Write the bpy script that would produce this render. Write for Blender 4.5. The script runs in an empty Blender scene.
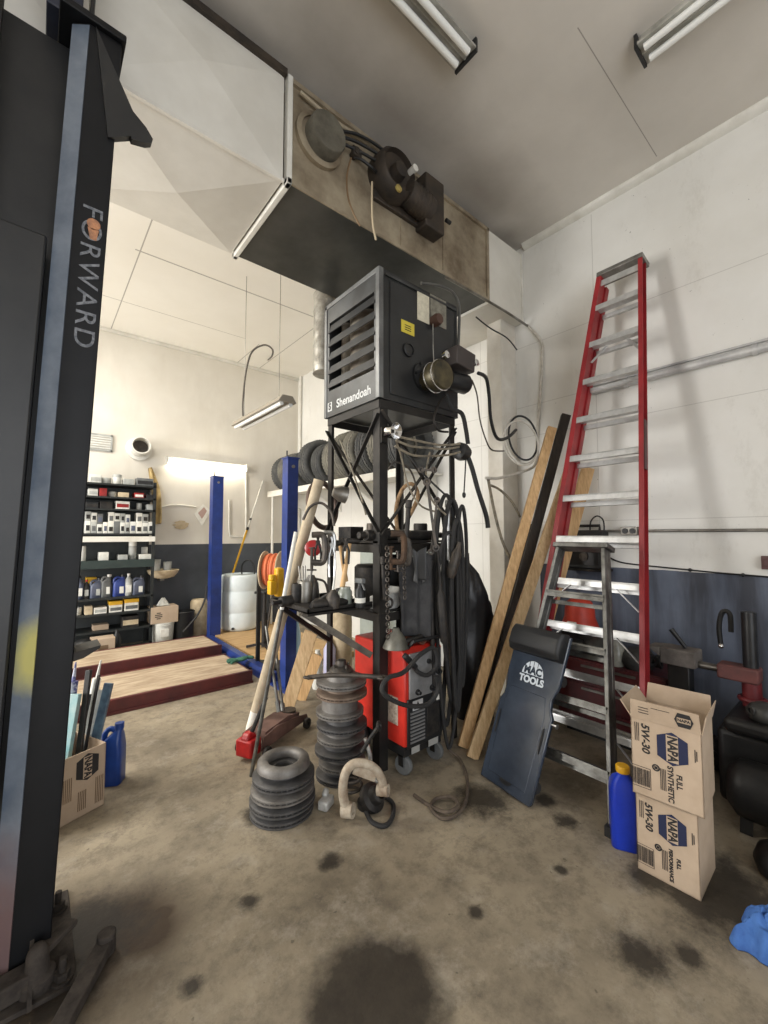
import bpy, bmesh, math, random
from mathutils import Vector, Matrix, Euler, noise
C = bpy.context.scene.collection
PI = math.pi
rnd = random.Random(7)
V = Vector

# ------------------------------------------------------------------ camera
CAM_H, YAW, PITCH, FPX = 1.5, math.radians(39.8), math.radians(3.13), 420.0
FW = V((math.sin(YAW), math.cos(YAW), 0)); RT = V((math.cos(YAW), -math.sin(YAW), 0))
F3 = (FW*math.cos(PITCH) + V((0, 0, math.sin(PITCH)))).normalized(); UP = RT.cross(F3)
EYE = V((0, 0, CAM_H))
cd = bpy.data.cameras.new('camera'); cam = bpy.data.objects.new('camera', cd); C.objects.link(cam)
cd.sensor_fit = 'AUTO'; cd.sensor_width = 36; cd.lens = 36*FPX/1024; cd.clip_start = 0.05; cd.clip_end = 100
cam.location = EYE; cam.rotation_euler = (PI/2 + PITCH, 0, -YAW)
bpy.context.scene.camera = cam

def ray(px, py): return F3*FPX + RT*(px-384) + UP*(512-py)
def at(px, py, d):                                  # point seen at a pixel, d metres ahead
    r = ray(px, py); return EYE + r*(d/r.dot(FW))
def fl(px, py, z=0.0): r = ray(px, py); return EYE + r*((z-CAM_H)/r.z)
def wx(px, py, x): r = ray(px, py); return EYE + r*(x/r.x)
def wy(px, py, y): r = ray(px, py); return EYE + r*(y/r.y)

W, L, H = 3.65, 6.84, 4.37                           # right wall, far wall, ceiling

# ------------------------------------------------------------------ materials
def ramp2(nt, a, b, lo=0.35, hi=0.65):
    r = nt.nodes.new('ShaderNodeValToRGB'); r.color_ramp.elements[0].position = lo; r.color_ramp.elements[1].position = hi
    r.color_ramp.elements[0].color = (*a, 1); r.color_ramp.elements[1].color = (*b, 1); return r
def srgb(r, g, b):
    f = lambda c: (c/255/12.92) if c/255 <= 0.04045 else ((c/255+0.055)/1.055)**2.4
    return (f(r), f(g), f(b))
MATS = {}
def mat(name, c, rough=0.6, metal=0.0, c2=None, scale=8.0, bump=0.0, lo=0.35, hi=0.65, bscale=None, stretch=None, emit=None, spec=None, detail=5, alpha=None):
    if name in MATS: return MATS[name]
    m = bpy.data.materials.new(name); m.use_nodes = True; nt = m.node_tree; b = nt.nodes['Principled BSDF']
    b.inputs['Base Color'].default_value = (*c, 1); b.inputs['Roughness'].default_value = rough; b.inputs['Metallic'].default_value = metal
    if spec is not None: b.inputs['Specular IOR Level'].default_value = spec
    tc = nt.nodes.new('ShaderNodeTexCoord'); src = tc.outputs['Object']
    if stretch:
        mp = nt.nodes.new('ShaderNodeMapping'); mp.inputs['Scale'].default_value = stretch; nt.links.new(src, mp.inputs[0]); src = mp.outputs[0]
    if c2:
        n = nt.nodes.new('ShaderNodeTexNoise'); n.inputs['Scale'].default_value = scale; n.inputs['Detail'].default_value = detail; n.inputs['Roughness'].default_value = 0.65
        nt.links.new(src, n.inputs['Vector'])
        r = ramp2(nt, c, c2, lo, hi); nt.links.new(n.outputs[0], r.inputs[0]); nt.links.new(r.outputs[0], b.inputs['Base Color'])
    if bump:
        n2 = nt.nodes.new('ShaderNodeTexNoise'); n2.inputs['Scale'].default_value = bscale or scale*4; n2.inputs['Detail'].default_value = 4
        nt.links.new(src, n2.inputs['Vector'])
        bp = nt.nodes.new('ShaderNodeBump'); bp.inputs['Strength'].default_value = bump; bp.inputs['Distance'].default_value = 0.01
        nt.links.new(n2.outputs[0], bp.inputs['Height']); nt.links.new(bp.outputs[0], b.inputs['Normal'])
    if emit:
        b.inputs['Emission Color'].default_value = (*emit[0], 1); b.inputs['Emission Strength'].default_value = emit[1]
    MATS[name] = m
    return m

# node helpers for the room's surfaces
class NT:
    def __init__(s, m): s.nt = m.node_tree; s.b = s.nt.nodes['Principled BSDF']; s.tc = s.nt.nodes.new('ShaderNodeTexCoord'); s.sep = s.nt.nodes.new('ShaderNodeSeparateXYZ'); s.nt.links.new(s.tc.outputs['Object'], s.sep.inputs[0])
    def lk(s, a, b): s.nt.links.new(a, b)
    def m(s, op, a, b=None, c=None):
        n = s.nt.nodes.new('ShaderNodeMath'); n.operation = op
        for i, v in enumerate((a, b, c)):
            if v is None: continue
            if isinstance(v, (int, float)): n.inputs[i].default_value = v
            else: s.lk(v, n.inputs[i])
        return n.outputs[0]
    def noise(s, scale, detail=5, vec=None, rough=0.6, stretch=None):
        n = s.nt.nodes.new('ShaderNodeTexNoise'); n.inputs['Scale'].default_value = scale; n.inputs['Detail'].default_value = detail; n.inputs['Roughness'].default_value = rough
        src = vec or s.tc.outputs['Object']
        if stretch:
            mp = s.nt.nodes.new('ShaderNodeMapping'); mp.inputs['Scale'].default_value = stretch; s.lk(src, mp.inputs[0]); src = mp.outputs[0]
        s.lk(src, n.inputs['Vector']); return n.outputs[0]
    def mr(s, v, a, b, c=0.0, d=1.0):
        n = s.nt.nodes.new('ShaderNodeMapRange'); n.inputs[1].default_value = a; n.inputs[2].default_value = b; n.inputs[3].default_value = c; n.inputs[4].default_value = d
        s.lk(v, n.inputs[0]); return n.outputs[0]
    def mix(s, f, a, b):
        n = s.nt.nodes.new('ShaderNodeMix'); n.data_type = 'RGBA'
        if isinstance(f, float): n.inputs[0].default_value = f
        else: s.lk(f, n.inputs[0])
        for i, v in ((6, a), (7, b)):
            if isinstance(v, tuple): n.inputs[i].default_value = (*v, 1)
            else: s.lk(v, n.inputs[i])
        return n.outputs[2]
    def rect(s, u, v, u0, u1, v0, v1):                # 1 inside the rectangle
        a = s.m('MULTIPLY', s.m('GREATER_THAN', u, u0), s.m('LESS_THAN', u, u1))
        b = s.m('MULTIPLY', s.m('GREATER_THAN', v, v0), s.m('LESS_THAN', v, v1))
        return s.m('MULTIPLY', a, b)
    def union(s, l):
        o = l[0]
        for x in l[1:]: o = s.m('MAXIMUM', o, x)
        return o
    def spot(s, u, v, cu, cv, ru, rv, wob, soft=0.35):
        du = s.m('DIVIDE', s.m('SUBTRACT', u, cu), ru); dv = s.m('DIVIDE', s.m('SUBTRACT', v, cv), rv)
        r = s.m('SQRT', s.m('ADD', s.m('MULTIPLY', du, du), s.m('MULTIPLY', dv, dv)))
        r = s.m('ADD', r, wob)
        return s.mr(r, 1.0+soft*0.5, 1.0-soft, 0.0, 1.0)
def newmat(name, rough=0.6):
    m = bpy.data.materials.new(name); m.use_nodes = True; MATS[name] = m
    m.node_tree.nodes['Principled BSDF'].inputs['Roughness'].default_value = rough
    return m, NT(m)

# ------------------------------------------------------------------ mesh builder
def frame(d, up=V((0, 0, 1))):
    d = V(d).normalized()
    if abs(d.dot(up)) > 0.98: up = V((0, 1, 0)) if abs(d.y) < 0.9 else V((1, 0, 0))
    a = up.cross(d).normalized(); b = d.cross(a).normalized(); return a, b
class MB:
    def __init__(s): s.v = []; s.f = []; s.mi = []; s.cur = 0
    def add(s, vs, fs):
        b = len(s.v); s.v.extend(V(x) for x in vs); s.f.extend([tuple(b+i for i in f) for f in fs]); s.mi.extend([s.cur]*len(fs)); return s
    def box(s, a, b):
        x0, x1 = sorted((a[0], b[0])); y0, y1 = sorted((a[1], b[1])); z0, z1 = sorted((a[2], b[2]))
        return s.add([(x0,y0,z0),(x1,y0,z0),(x1,y1,z0),(x0,y1,z0),(x0,y0,z1),(x1,y0,z1),(x1,y1,z1),(x0,y1,z1)],
                     [(0,3,2,1),(4,5,6,7),(0,1,5,4),(1,2,6,5),(2,3,7,6),(3,0,4,7)])
    def cbox(s, c, d, rot=None):                      # centre, dims, optional Euler
        M = Euler(rot).to_matrix() if rot else Matrix.Identity(3); n = MB().box((-d[0]/2,-d[1]/2,-d[2]/2),(d[0]/2,d[1]/2,d[2]/2))
        return s.add([M @ v + V(c) for v in n.v], n.f)
    def bar(s, p, q, w, t, up=V((0, 0, 1))):           # rectangular bar from p to q, w across, t along 'up'
        p, q = V(p), V(q); a, b = frame(q-p, up); vs = []
        for o in (p, q):
            for i, j in ((-1,-1),(1,-1),(1,1),(-1,1)): vs.append(o + a*(i*w/2) + b*(j*t/2))
        return s.add(vs, [(3,2,1,0),(4,5,6,7),(0,1,5,4),(1,2,6,5),(2,3,7,6),(3,0,4,7)])
    def cyl(s, p, q, r, r2=None, n=20, cap=True):
        p, q = V(p), V(q); r2 = r if r2 is None else r2; a, b = frame(q-p); vs = []
        for o, rr in ((p, r), (q, r2)):
            for k in range(n): t = 2*PI*k/n; vs.append(o + a*(rr*math.cos(t)) + b*(rr*math.sin(t)))
        fs = [(k, (k+1) % n, n+(k+1) % n, n+k) for k in range(n)]
        if cap: fs += [tuple(range(n-1, -1, -1)), tuple(range(n, 2*n))]
        return s.add(vs, fs)
    def lathe(s, prof, o=(0,0,0), ax=(0,0,1), n=28, closed=False):   # prof: (radius, along)
        o = V(o); ax = V(ax).normalized(); a, b = frame(ax); vs = []; fs = []
        for r, h in prof:
            for k in range(n): t = 2*PI*k/n; vs.append(o + ax*h + a*(r*math.cos(t)) + b*(r*math.sin(t)))
        m = len(prof)
        for i in range(m if closed else m-1):
            i2 = (i+1) % m
            for k in range(n): fs.append((i*n+k, i*n+(k+1) % n, i2*n+(k+1) % n, i2*n+k))
        if not closed:
            if prof[0][0] > 1e-6: fs.append(tuple(range(n-1, -1, -1)))
            if prof[-1][0] > 1e-6: fs.append(tuple((m-1)*n+k for k in range(n)))
        return s.add(vs, fs)
    def tube(s, pts, r, n=8, smooth=True, closed=False, rend=None):
        pts = [V(p) for p in pts]
        if smooth and len(pts) > 2: pts = spline(pts, closed=closed)
        N = len(pts); vs = []; fs = []; prev = None
        for i, p in enumerate(pts):
            d = (pts[(i+1) % N]-pts[i-1]) if closed else (pts[min(i+1, N-1)]-pts[max(i-1, 0)])
            if d.length < 1e-9: d = V((0,0,1))
            d.normalize()
            if prev is None: a, b = frame(d)
            else:
                a = prev - d*prev.dot(d)
                a = a.normalized() if a.length > 1e-6 else frame(d)[0]
                b = d.cross(a)
            prev = a; rr = r if rend is None else r + (rend-r)*i/(N-1)
            for k in range(n): t = 2*PI*k/n; vs.append(p + a*(rr*math.cos(t)) + b*(rr*math.sin(t)))
        for i in range(N if closed else N-1):
            j = (i+1) % N
            for k in range(n): fs.append((i*n+k, i*n+(k+1) % n, j*n+(k+1) % n, j*n+k))
        if not closed: fs += [tuple(range(n-1, -1, -1)), tuple((N-1)*n+k for k in range(n))]
        return s.add(vs, fs)
    def prism(s, poly, ext):                          # planar polygon (3-D points) pushed along ext
        poly = [V(p) for p in poly]; e = V(ext); n = len(poly)
        return s.add(poly + [p+e for p in poly], [tuple(range(n-1, -1, -1)), tuple(range(n, 2*n))] + [(k, (k+1) % n, n+(k+1) % n, n+k) for k in range(n)])
    def torus(s, c, ax, R, r, n=32, m=10, sq=1.0):
        return s.lathe([(R + r*math.cos(2*PI*k/m), sq*r*math.sin(2*PI*k/m)) for k in range(m)], c, ax, n, closed=True)
    def sphere(s, c, r, n=14, m=8):
        c = V(c); r = V((r,)*3) if isinstance(r, (int, float)) else V(r)
        t = MB().lathe([(math.sin(PI*k/m), -math.cos(PI*k/m)) for k in range(m+1)], n=n)
        return s.add([c + V((v.x*r.x, v.y*r.y, v.z*r.z)) for v in t.v], t.f)
    def grid(s, f, nu, nv, wrapu=False):
        vs = [f(i/(nu if wrapu else nu-1), j/(nv-1)) for j in range(nv) for i in range(nu)]
        fs = []
        for j in range(nv-1):
            for i in range(nu if wrapu else nu-1):
                fs.append((j*nu+i, j*nu+(i+1) % nu, (j+1)*nu+(i+1) % nu, (j+1)*nu+i))
        return s.add(vs, fs)
    def sheet(s, poly_pts, off):                      # quad grid given by rows of points, with thickness off
        rows = len(poly_pts); cols = len(poly_pts[0]); off = V(off); vs = [V(p) for r in poly_pts for p in r]; n = len(vs)
        vs += [v+off for v in vs]; fs = []
        for j in range(rows-1):
            for i in range(cols-1):
                q = (j*cols+i, j*cols+i+1, (j+1)*cols+i+1, (j+1)*cols+i); fs.append(q[::-1]); fs.append(tuple(n+k for k in q))
        ring = [i for i in range(cols)] + [j*cols+cols-1 for j in range(1, rows)] + [(rows-1)*cols+i for i in range(cols-2, -1, -1)] + [j*cols for j in range(rows-2, 0, -1)]
        for k in range(len(ring)): a, b = ring[k], ring[(k+1) % len(ring)]; fs.append((a, b, n+b, n+a))
        return s.add(vs, fs)
    def tr(s, M): s.v = [M @ v for v in s.v]; return s
    def build(s, name, m, parent=None, world=False, smooth=40, bevel=0, seg=2, sub=0, loc=None):
        me = bpy.data.meshes.new(name); vs = s.v
        if world and parent is not None:
            r = parent
            while r.parent is not None: r = r.parent
            I = Matrix.LocRotScale(r.location, r.rotation_euler, None).inverted(); vs = [I @ v for v in vs]
        if loc is not None: vs = [v-V(loc) for v in vs]
        me.from_pydata(vs, [], s.f); me.validate()
        bm = bmesh.new(); bm.from_mesh(me); bmesh.ops.recalc_face_normals(bm, faces=bm.faces); bm.to_mesh(me); bm.free()
        ms = m if isinstance(m, (list, tuple)) else [m]
        for x in ms: me.materials.append(x if not isinstance(x, str) else MATS[x])
        if len(ms) > 1 and len(me.polygons) == len(s.mi):
            for p, k in zip(me.polygons, s.mi): p.material_index = k
        if smooth:
            me.polygons.foreach_set('use_smooth', [True]*len(me.polygons)); me.set_sharp_from_angle(angle=math.radians(smooth))
        o = bpy.data.objects.new(name, me); C.objects.link(o)
        if loc is not None: o.location = loc
        if parent is not None: o.parent = parent
        if bevel:
            b = o.modifiers.new('bevel', 'BEVEL'); b.width = bevel; b.segments = seg; b.limit_method = 'ANGLE'; b.angle_limit = math.radians(50)
        if sub:
            b = o.modifiers.new('sub', 'SUBSURF'); b.levels = sub; b.render_levels = sub
        return o
def spline(P, k=8, closed=False):
    out = []; n = len(P)
    for i in range(n if closed else n-1):
        if closed: p0, p1, p2, p3 = P[i-1], P[i], P[(i+1) % n], P[(i+2) % n]
        else: p0, p1, p2, p3 = P[max(i-1, 0)], P[i], P[i+1], P[min(i+2, n-1)]
        for j in range(k):
            t = j/k; out.append(0.5*((2*p1) + (p2-p0)*t + (2*p0-5*p1+4*p2-p3)*t*t + (3*p1-p0-3*p2+p3)*t**3))
    if not closed: out.append(P[-1])
    return out

def tag(o, label, cat, group=None, kind=None):
    o['label'] = label; o['category'] = cat
    if group: o['group'] = group
    if kind: o['kind'] = kind
    return o
def thing(name, label, cat, loc=(0,0,0), rot=0, group=None):
    o = bpy.data.objects.new(name, None); C.objects.link(o); o.location = loc; o.empty_display_size = 0.1
    o.rotation_euler = (0, 0, rot) if isinstance(rot, (int, float)) else rot
    return tag(o, label, cat, group)
def struct(o): o['kind'] = 'structure'; return o
def copy_tree(o, parent=None):
    c = o.copy(); C.objects.link(c)
    if parent is not None: c.parent = parent
    for ch in list(o.children): copy_tree(ch, c)
    return c
def kids(o): return [x for x in bpy.data.objects if x.parent == o]
def dup(o, loc, rot=None, label=None, group=None):
    c = o.copy(); C.objects.link(c); c.location = loc
    if rot is not None: c.rotation_euler = (0, 0, rot) if isinstance(rot, (int, float)) else rot
    if label: c['label'] = label
    if group: c['group'] = group
    for ch in kids(o):
        d = ch.copy(); C.objects.link(d); d.parent = c
        for g in kids(ch):
            e = g.copy(); C.objects.link(e); e.parent = d
    return c
def text(s, size, M, m, name, parent, ext=0.0006, world=True, bold=0.0, sx=1.0, align='CENTER', space=1.0, shear=0.0):
    cu = bpy.data.curves.new('lettering', 'FONT'); cu.body = s; cu.size = size; cu.extrude = ext; cu.align_x = align; cu.align_y = 'CENTER'; cu.offset = bold; cu.space_character = space; cu.shear = shear
    o = bpy.data.objects.new('lettering', cu); C.objects.link(o)
    bpy.context.view_layer.update(); dg = bpy.context.evaluated_depsgraph_get()
    me = bpy.data.meshes.new_from_object(o.evaluated_get(dg)); bpy.data.objects.remove(o); bpy.data.curves.remove(cu)
    b = MB(); b.v = [M @ V((v.co.x*sx, v.co.y, v.co.z)) for v in me.vertices]; b.f = [tuple(p.vertices) for p in me.polygons]; b.mi = [0]*len(b.f)
    bpy.data.meshes.remove(me)
    return b if name is None else b.build(name, m, parent, world=world, smooth=0)
def plane(o, x, y):                                   # matrix: local x,y onto given directions at o
    x = V(x).normalized(); y = V(y); y = (y - x*x.dot(y)).normalized(); z = x.cross(y)
    return Matrix.Translation(V(o)) @ Matrix((x, y, z)).transposed().to_4x4()
# ------------------------------------------------------------------ shared materials
black = mat('black_paint', srgb(22,23,25), 0.45, 0.0, srgb(34,34,34), 6)
blackmetal = mat('black_steel', srgb(30,30,30), 0.5, 0.6, srgb(52,47,42), 10, 0.15)
rubber = mat('rubber', srgb(30,30,31), 0.75, 0, srgb(44,43,42), 14, 0.1)
castiron = mat('cast_iron', srgb(68,66,64), 0.55, 0.7, srgb(96,88,80), 16, 0.2)
castdark = mat('cast_iron_dark', srgb(40,40,41), 0.6, 0.6, srgb(64,60,56), 16, 0.2)
rust = mat('rusty_iron', srgb(92,70,52), 0.8, 0.3, srgb(60,48,40), 12, 0.3)
alu = mat('aluminium', srgb(200,200,198), 0.35, 0.9, srgb(150,150,148), 12, 0.05)
aludirty = mat('aluminium_dull', srgb(130,130,126), 0.45, 0.8, srgb(80,78,74), 9, 0.1)
chrome = mat('chrome', srgb(215,215,215), 0.15, 1.0)
galv = mat('galvanised', srgb(150,148,142), 0.42, 0.75, srgb(105,100,92), 5, 0.05)
whitemetal = mat('white_enamel', srgb(226,224,216), 0.4, 0, srgb(205,202,192), 4)
whiteplastic = mat('white_plastic', srgb(222,222,216), 0.45, 0, srgb(190,190,182), 6)
greyplastic = mat('grey_plastic', srgb(110,112,112), 0.5, 0, srgb(84,86,86), 6)
bluepaint = mat('blue_paint', srgb(34,58,128), 0.42, 0, srgb(26,44,100), 5)
redpaint = mat('red_paint', srgb(172,34,30), 0.42, 0, srgb(120,26,24), 6)
woodm = mat('pine', srgb(222,186,136), 0.65, 0, srgb(188,148,100), 6, 0.15, stretch=(9,9,1))
woodg = mat('pine_grey', srgb(216,188,146), 0.7, 0, srgb(182,150,108), 6, 0.15, stretch=(9,9,1))
darkwood = mat('dark_wood', srgb(58,50,42), 0.7, 0, srgb(38,34,30), 6, 0.15, stretch=(9,9,1))
card = mat('cardboard', srgb(184,164,142), 0.85, 0, srgb(170,150,128), 5, 0.05)
cardin = mat('cardboard_inside', srgb(200,178,146), 0.85, 0, srgb(186,164,134), 5)
ink = mat('printing_ink', srgb(38,36,36), 0.8)
inkblue = mat('printing_ink_navy', srgb(30,36,66), 0.8)
paper = mat('paper', srgb(232,230,222), 0.85, 0, srgb(215,212,202), 20)
yellowp = mat('yellow_plastic', srgb(226,176,34), 0.45, 0, srgb(196,148,26), 8)
orangep = mat('orange_rubber', srgb(206,110,70), 0.6)
concrete_grey = mat('dusty_grey', srgb(116,112,106), 0.9, 0, srgb(86,82,78), 12, 0.2)
tarp = mat('black_plastic_sheet', srgb(34,35,37), 0.38, 0, srgb(22,22,24), 6, 0.3, bscale=14)
leather = mat('grey_cloth', srgb(72,72,72), 0.85, 0, srgb(50,50,50), 14, 0.2)
glasswhite = mat('tube_glass_off', srgb(235,236,232), 0.25)

# ------------------------------------------------------------------ floor
m, n = newmat('concrete_floor', 0.55)
X, Y = n.sep.outputs[0], n.sep.outputs[1]
base = n.mix(n.mr(n.noise(1.1, 8, rough=0.62), 0.34, 0.66), srgb(112,103,89), srgb(164,152,131))
base = n.mix(n.m('MULTIPLY', n.mr(n.noise(8, 10, rough=0.8), 0.46, 0.68), 0.75), base, srgb(84,77,68))
base = n.mix(n.m('MULTIPLY', n.mr(n.noise(3.2, 9, rough=0.78), 0.52, 0.66), 0.5), base, srgb(166,158,144))
wob = n.m('MULTIPLY', n.m('SUBTRACT', n.noise(4, 8, rough=0.7), 0.5), 1.1)
wob2 = n.m('MULTIPLY', n.m('SUBTRACT', n.noise(7, 9, rough=0.75), 0.5), 2.6)
warm = []
for px, py, ru, rv in ((115,930,0.26,0.22), (60,960,0.36,0.34), (145,935,0.16,0.13), (160,915,0.08,0.07)):
    p = fl(px, py); warm.append(n.spot(X, Y, p.x, p.y, ru, rv, wob, 0.6))
base = n.mix(n.m('MULTIPLY', n.union(warm), 0.85), base, srgb(44,29,19))
sp = []
for px, py, rx_, ry_ in ( (192,987,14,10), (475,912,8,7), (650,880,22,14), (566,822,14,6), (700,895,44,30), (545,800,10,7),
        (100,925,60,18), (60,985,46,30), (640,960,34,14), (560,870,8,4), (690,955,20,8), (255,815,16,8), (420,705,30,14), (520,790,16,10), (740,900,60,34),
        (480,800,34,12), (330,860,16,6), (250,900,14,6)):
    p = fl(px, py); q = fl(px+rx_, py); t = fl(px, py-ry_)
    ru = max(0.03, 0.5*((q-p).length + (t-p).length)); sp.append(n.spot(X, Y, p.x, p.y, ru, ru, wob2, 0.45))
wob3 = n.m('MULTIPLY', n.m('SUBTRACT', n.noise(6, 8, rough=0.7), 0.5), 0.9)
p = fl(375, 1000); sp.append(n.spot(X, Y, p.x, p.y, 0.23, 0.23, wob3, 0.25))
base = n.mix(n.m('MULTIPLY', n.union(sp), 0.84), base, srgb(36,33,31))
small = n.mr(n.noise(26, 2), 0.71, 0.75)
base = n.mix(n.m('MULTIPLY', small, 0.5), base, srgb(60,54,48))
n.b.inputs['Specular IOR Level'].default_value = 0.2
n.lk(base, n.b.inputs['Base Color'])
n.lk(n.mr(n.union(sp), 0, 1, 0.62, 0.42), n.b.inputs['Roughness'])
bp = n.nt.nodes.new('ShaderNodeBump'); bp.inputs['Strength'].default_value = 0.25; bp.inputs['Distance'].default_value = 0.01
n.lk(n.noise(22, 6), bp.inputs['Height']); n.lk(bp.outputs[0], n.b.inputs['Normal'])
XL, YN = -4.6, -3.2                                   # left wall, near wall
struct(MB().box((XL-.2, YN-.2, -0.1), (W+0.2, L+0.2, 0)).build('floor', m, smooth=0))

# ------------------------------------------------------------------ ceiling
m, n = newmat('painted_ceiling', 0.8)
X, Y = n.sep.outputs[0], n.sep.outputs[1]
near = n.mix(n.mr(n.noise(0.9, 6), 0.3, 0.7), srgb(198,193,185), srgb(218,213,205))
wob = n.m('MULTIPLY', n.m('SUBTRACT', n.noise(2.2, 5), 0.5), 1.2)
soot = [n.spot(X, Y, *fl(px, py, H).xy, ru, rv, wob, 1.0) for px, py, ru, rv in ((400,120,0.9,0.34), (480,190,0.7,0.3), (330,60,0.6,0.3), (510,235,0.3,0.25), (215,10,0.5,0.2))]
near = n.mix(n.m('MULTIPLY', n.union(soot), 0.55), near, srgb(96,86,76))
far = n.mix(n.mr(n.noise(0.8, 5), 0.3, 0.7), srgb(226,222,212), srgb(236,233,225))
def seam(px0, py0, px1, py1, w=0.006):
    a, b = fl(px0, py0, H), fl(px1, py1, H)
    x0, x1 = sorted((a.x, b.x)); y0, y1 = sorted((a.y, b.y))
    if x1-x0 > y1-y0: c = (y0+y1)/2; return n.rect(X, Y, x0, x1, c-w, c+w)
    c = (x0+x1)/2; return n.rect(X, Y, c-w, c+w, y0, y1)
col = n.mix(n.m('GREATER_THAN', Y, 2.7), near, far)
seams = [seam(135,250,318,318,0.010), seam(145,212,115,335), seam(285,306,280,382), seam(102,296,246,338,0.005), seam(246,340,244,370), seam(575,30,659,155,0.003)]
col = n.mix(n.m('MULTIPLY', n.union(seams), 0.6), col, srgb(96,90,82))
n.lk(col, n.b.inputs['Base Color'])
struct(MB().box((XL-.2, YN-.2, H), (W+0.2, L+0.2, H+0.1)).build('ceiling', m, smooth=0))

# ------------------------------------------------------------------ right wall
m, n = newmat('painted_wall_right', 0.6)
Y, Z = n.sep.outputs[1], n.sep.outputs[2]
white = n.mix(n.mr(n.noise(1.3, 6), 0.3, 0.7), srgb(228,227,222), srgb(214,212,205))
white = n.mix(n.m('MULTIPLY', n.mr(n.noise(3.0, 8, rough=0.8, stretch=(1,1,0.5)), 0.56, 0.74), 0.35), white, srgb(168,162,150))
nz = n.noise(30, 3, stretch=(1,1,1))
specks = n.mr(nz, 0.715, 0.735)
white = n.mix(n.m('MULTIPLY', specks, n.mr(n.noise(1.6, 2), 0.48, 0.60, 0, 0.75)), white, srgb(72,66,60))
sm = []
for z0 in (1.62, 2.45, 2.75, 3.35): sm.append(n.rect(Y, Z, -3.4, 3.2, z0-0.003, z0+0.003))
for y0 in (0.35, 1.55, 2.75, 3.95, 5.15): sm.append(n.rect(Y, Z, y0-0.0035, y0+0.0035, 0, 4.3))
white = n.mix(n.m('MULTIPLY', n.union(sm), 0.30), white, srgb(120,114,106))
dark = n.mix(n.mr(n.noise(2.2, 6), 0.35, 0.65), srgb(84,92,108), srgb(104,112,128))
dark = n.mix(n.m('MULTIPLY', n.mr(n.noise(1.7, 5, stretch=(1,3,0.35)), 0.44, 0.64), 0.85), dark, srgb(44,46,54))
zb = 1.235
band = n.m('MULTIPLY', n.m('LESS_THAN', Z, n.m('ADD', zb, n.m('MULTIPLY', n.m('SUBTRACT', n.noise(6, 3), 0.5), 0.012))), n.m('LESS_THAN', Y, 2.1))
col = n.mix(band, white, dark)
n.lk(col, n.b.inputs['Base Color'])
struct(MB().box((W, YN-.2, 0), (W+0.15, L+0.15, H)).build('wall_right', m, smooth=0))

# ------------------------------------------------------------------ far wall of the next bay
m, n = newmat('painted_wall_back', 0.6)
X, Z = n.sep.outputs[0], n.sep.outputs[2]
white = n.mix(n.mr(n.noise(0.9, 6), 0.3, 0.7), srgb(226,222,212), srgb(208,202,190))
white = n.mix(n.m('MULTIPLY', n.mr(n.noise(1.4, 6, stretch=(1,1,0.3)), 0.5, 0.72), 0.35), white, srgb(178,168,152))
dark = n.mix(n.mr(n.noise(2.0, 5), 0.35, 0.65), srgb(58,62,68), srgb(74,78,84))
col = n.mix(n.m('LESS_THAN', Z, 1.36), white, dark)
n.lk(col, n.b.inputs['Base Color'])
struct(MB().box((XL-.2, L, 0), (W, L+0.15, H)).build('wall_back', m, smooth=0))
wl = mat('plain_wall', srgb(214,210,202), 0.7, 0, srgb(200,196,188), 1.5)
# left wall with a roll-up door opening to daylight, near wall opened for the added fill lamp
b = MB(); b.box((XL-.15, YN, 0), (XL, 3.0, H)); b.box((XL-.15, 5.2, 0), (XL, L, H)); b.box((XL-.15, 3.0, 3.3), (XL, 5.2, H))
struct(b.build('wall_left', wl, smooth=0))
b = MB(); b.box((XL, YN-.15, 0), (-3.4, YN, H)); b.box((1.6, YN-.15, 0), (W, YN, H)); b.box((-3.4, YN-.15, 3.5), (1.6, YN, H))
struct(b.build('wall_front', wl, smooth=0))

# trim: cove along the right wall, batten along the far wall, pilaster
struct(MB().prism([(W,-3,H),(W-0.055,-3,H),(W-0.05,-3,H-0.018),(W-0.02,-3,H-0.045),(W,-3,H-0.05)], (0,5.2,0)).build('trim_1', whitemetal))
struct(MB().box((XL, L-0.03, H-0.05), (W, L, H)).build('trim_2', whitemetal, bevel=0.006))
cream = mat('cream_panel', srgb(216,212,202), 0.55, 0, srgb(196,190,178), 3)
struct(MB().box((3.40, 2.316, 0), (W, 2.485, 3.6)).build('column', cream, bevel=0.006))
# ================================================================== near lift column
navy = mat('column_paint', srgb(13,14,16), 0.5, 0.0, srgb(20,21,24), 5, spec=0.25)
m, n = newmat('column_sheen', 0.36)
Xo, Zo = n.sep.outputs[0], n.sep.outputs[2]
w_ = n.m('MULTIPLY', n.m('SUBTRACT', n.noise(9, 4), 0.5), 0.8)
c_ = n.mix(n.mr(n.noise(7, 6), 0.35, 0.7), srgb(84,95,110), srgb(118,127,138))  # blue-grey puts the light reflected off the chamfer into the colour
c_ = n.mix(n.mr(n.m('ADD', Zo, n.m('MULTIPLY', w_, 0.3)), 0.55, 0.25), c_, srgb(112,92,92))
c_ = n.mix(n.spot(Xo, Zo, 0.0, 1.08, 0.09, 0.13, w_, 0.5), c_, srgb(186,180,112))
n.lk(c_, n.b.inputs['Base Color']); sheenm = m
lean = math.radians(1.9)
lc = thing('lift_post', 'tall black vehicle lift column with FORWARD lettering standing nearest at the left edge', 'lift column', (0.004, 1.917, 0), (0, lean, 0))
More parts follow.
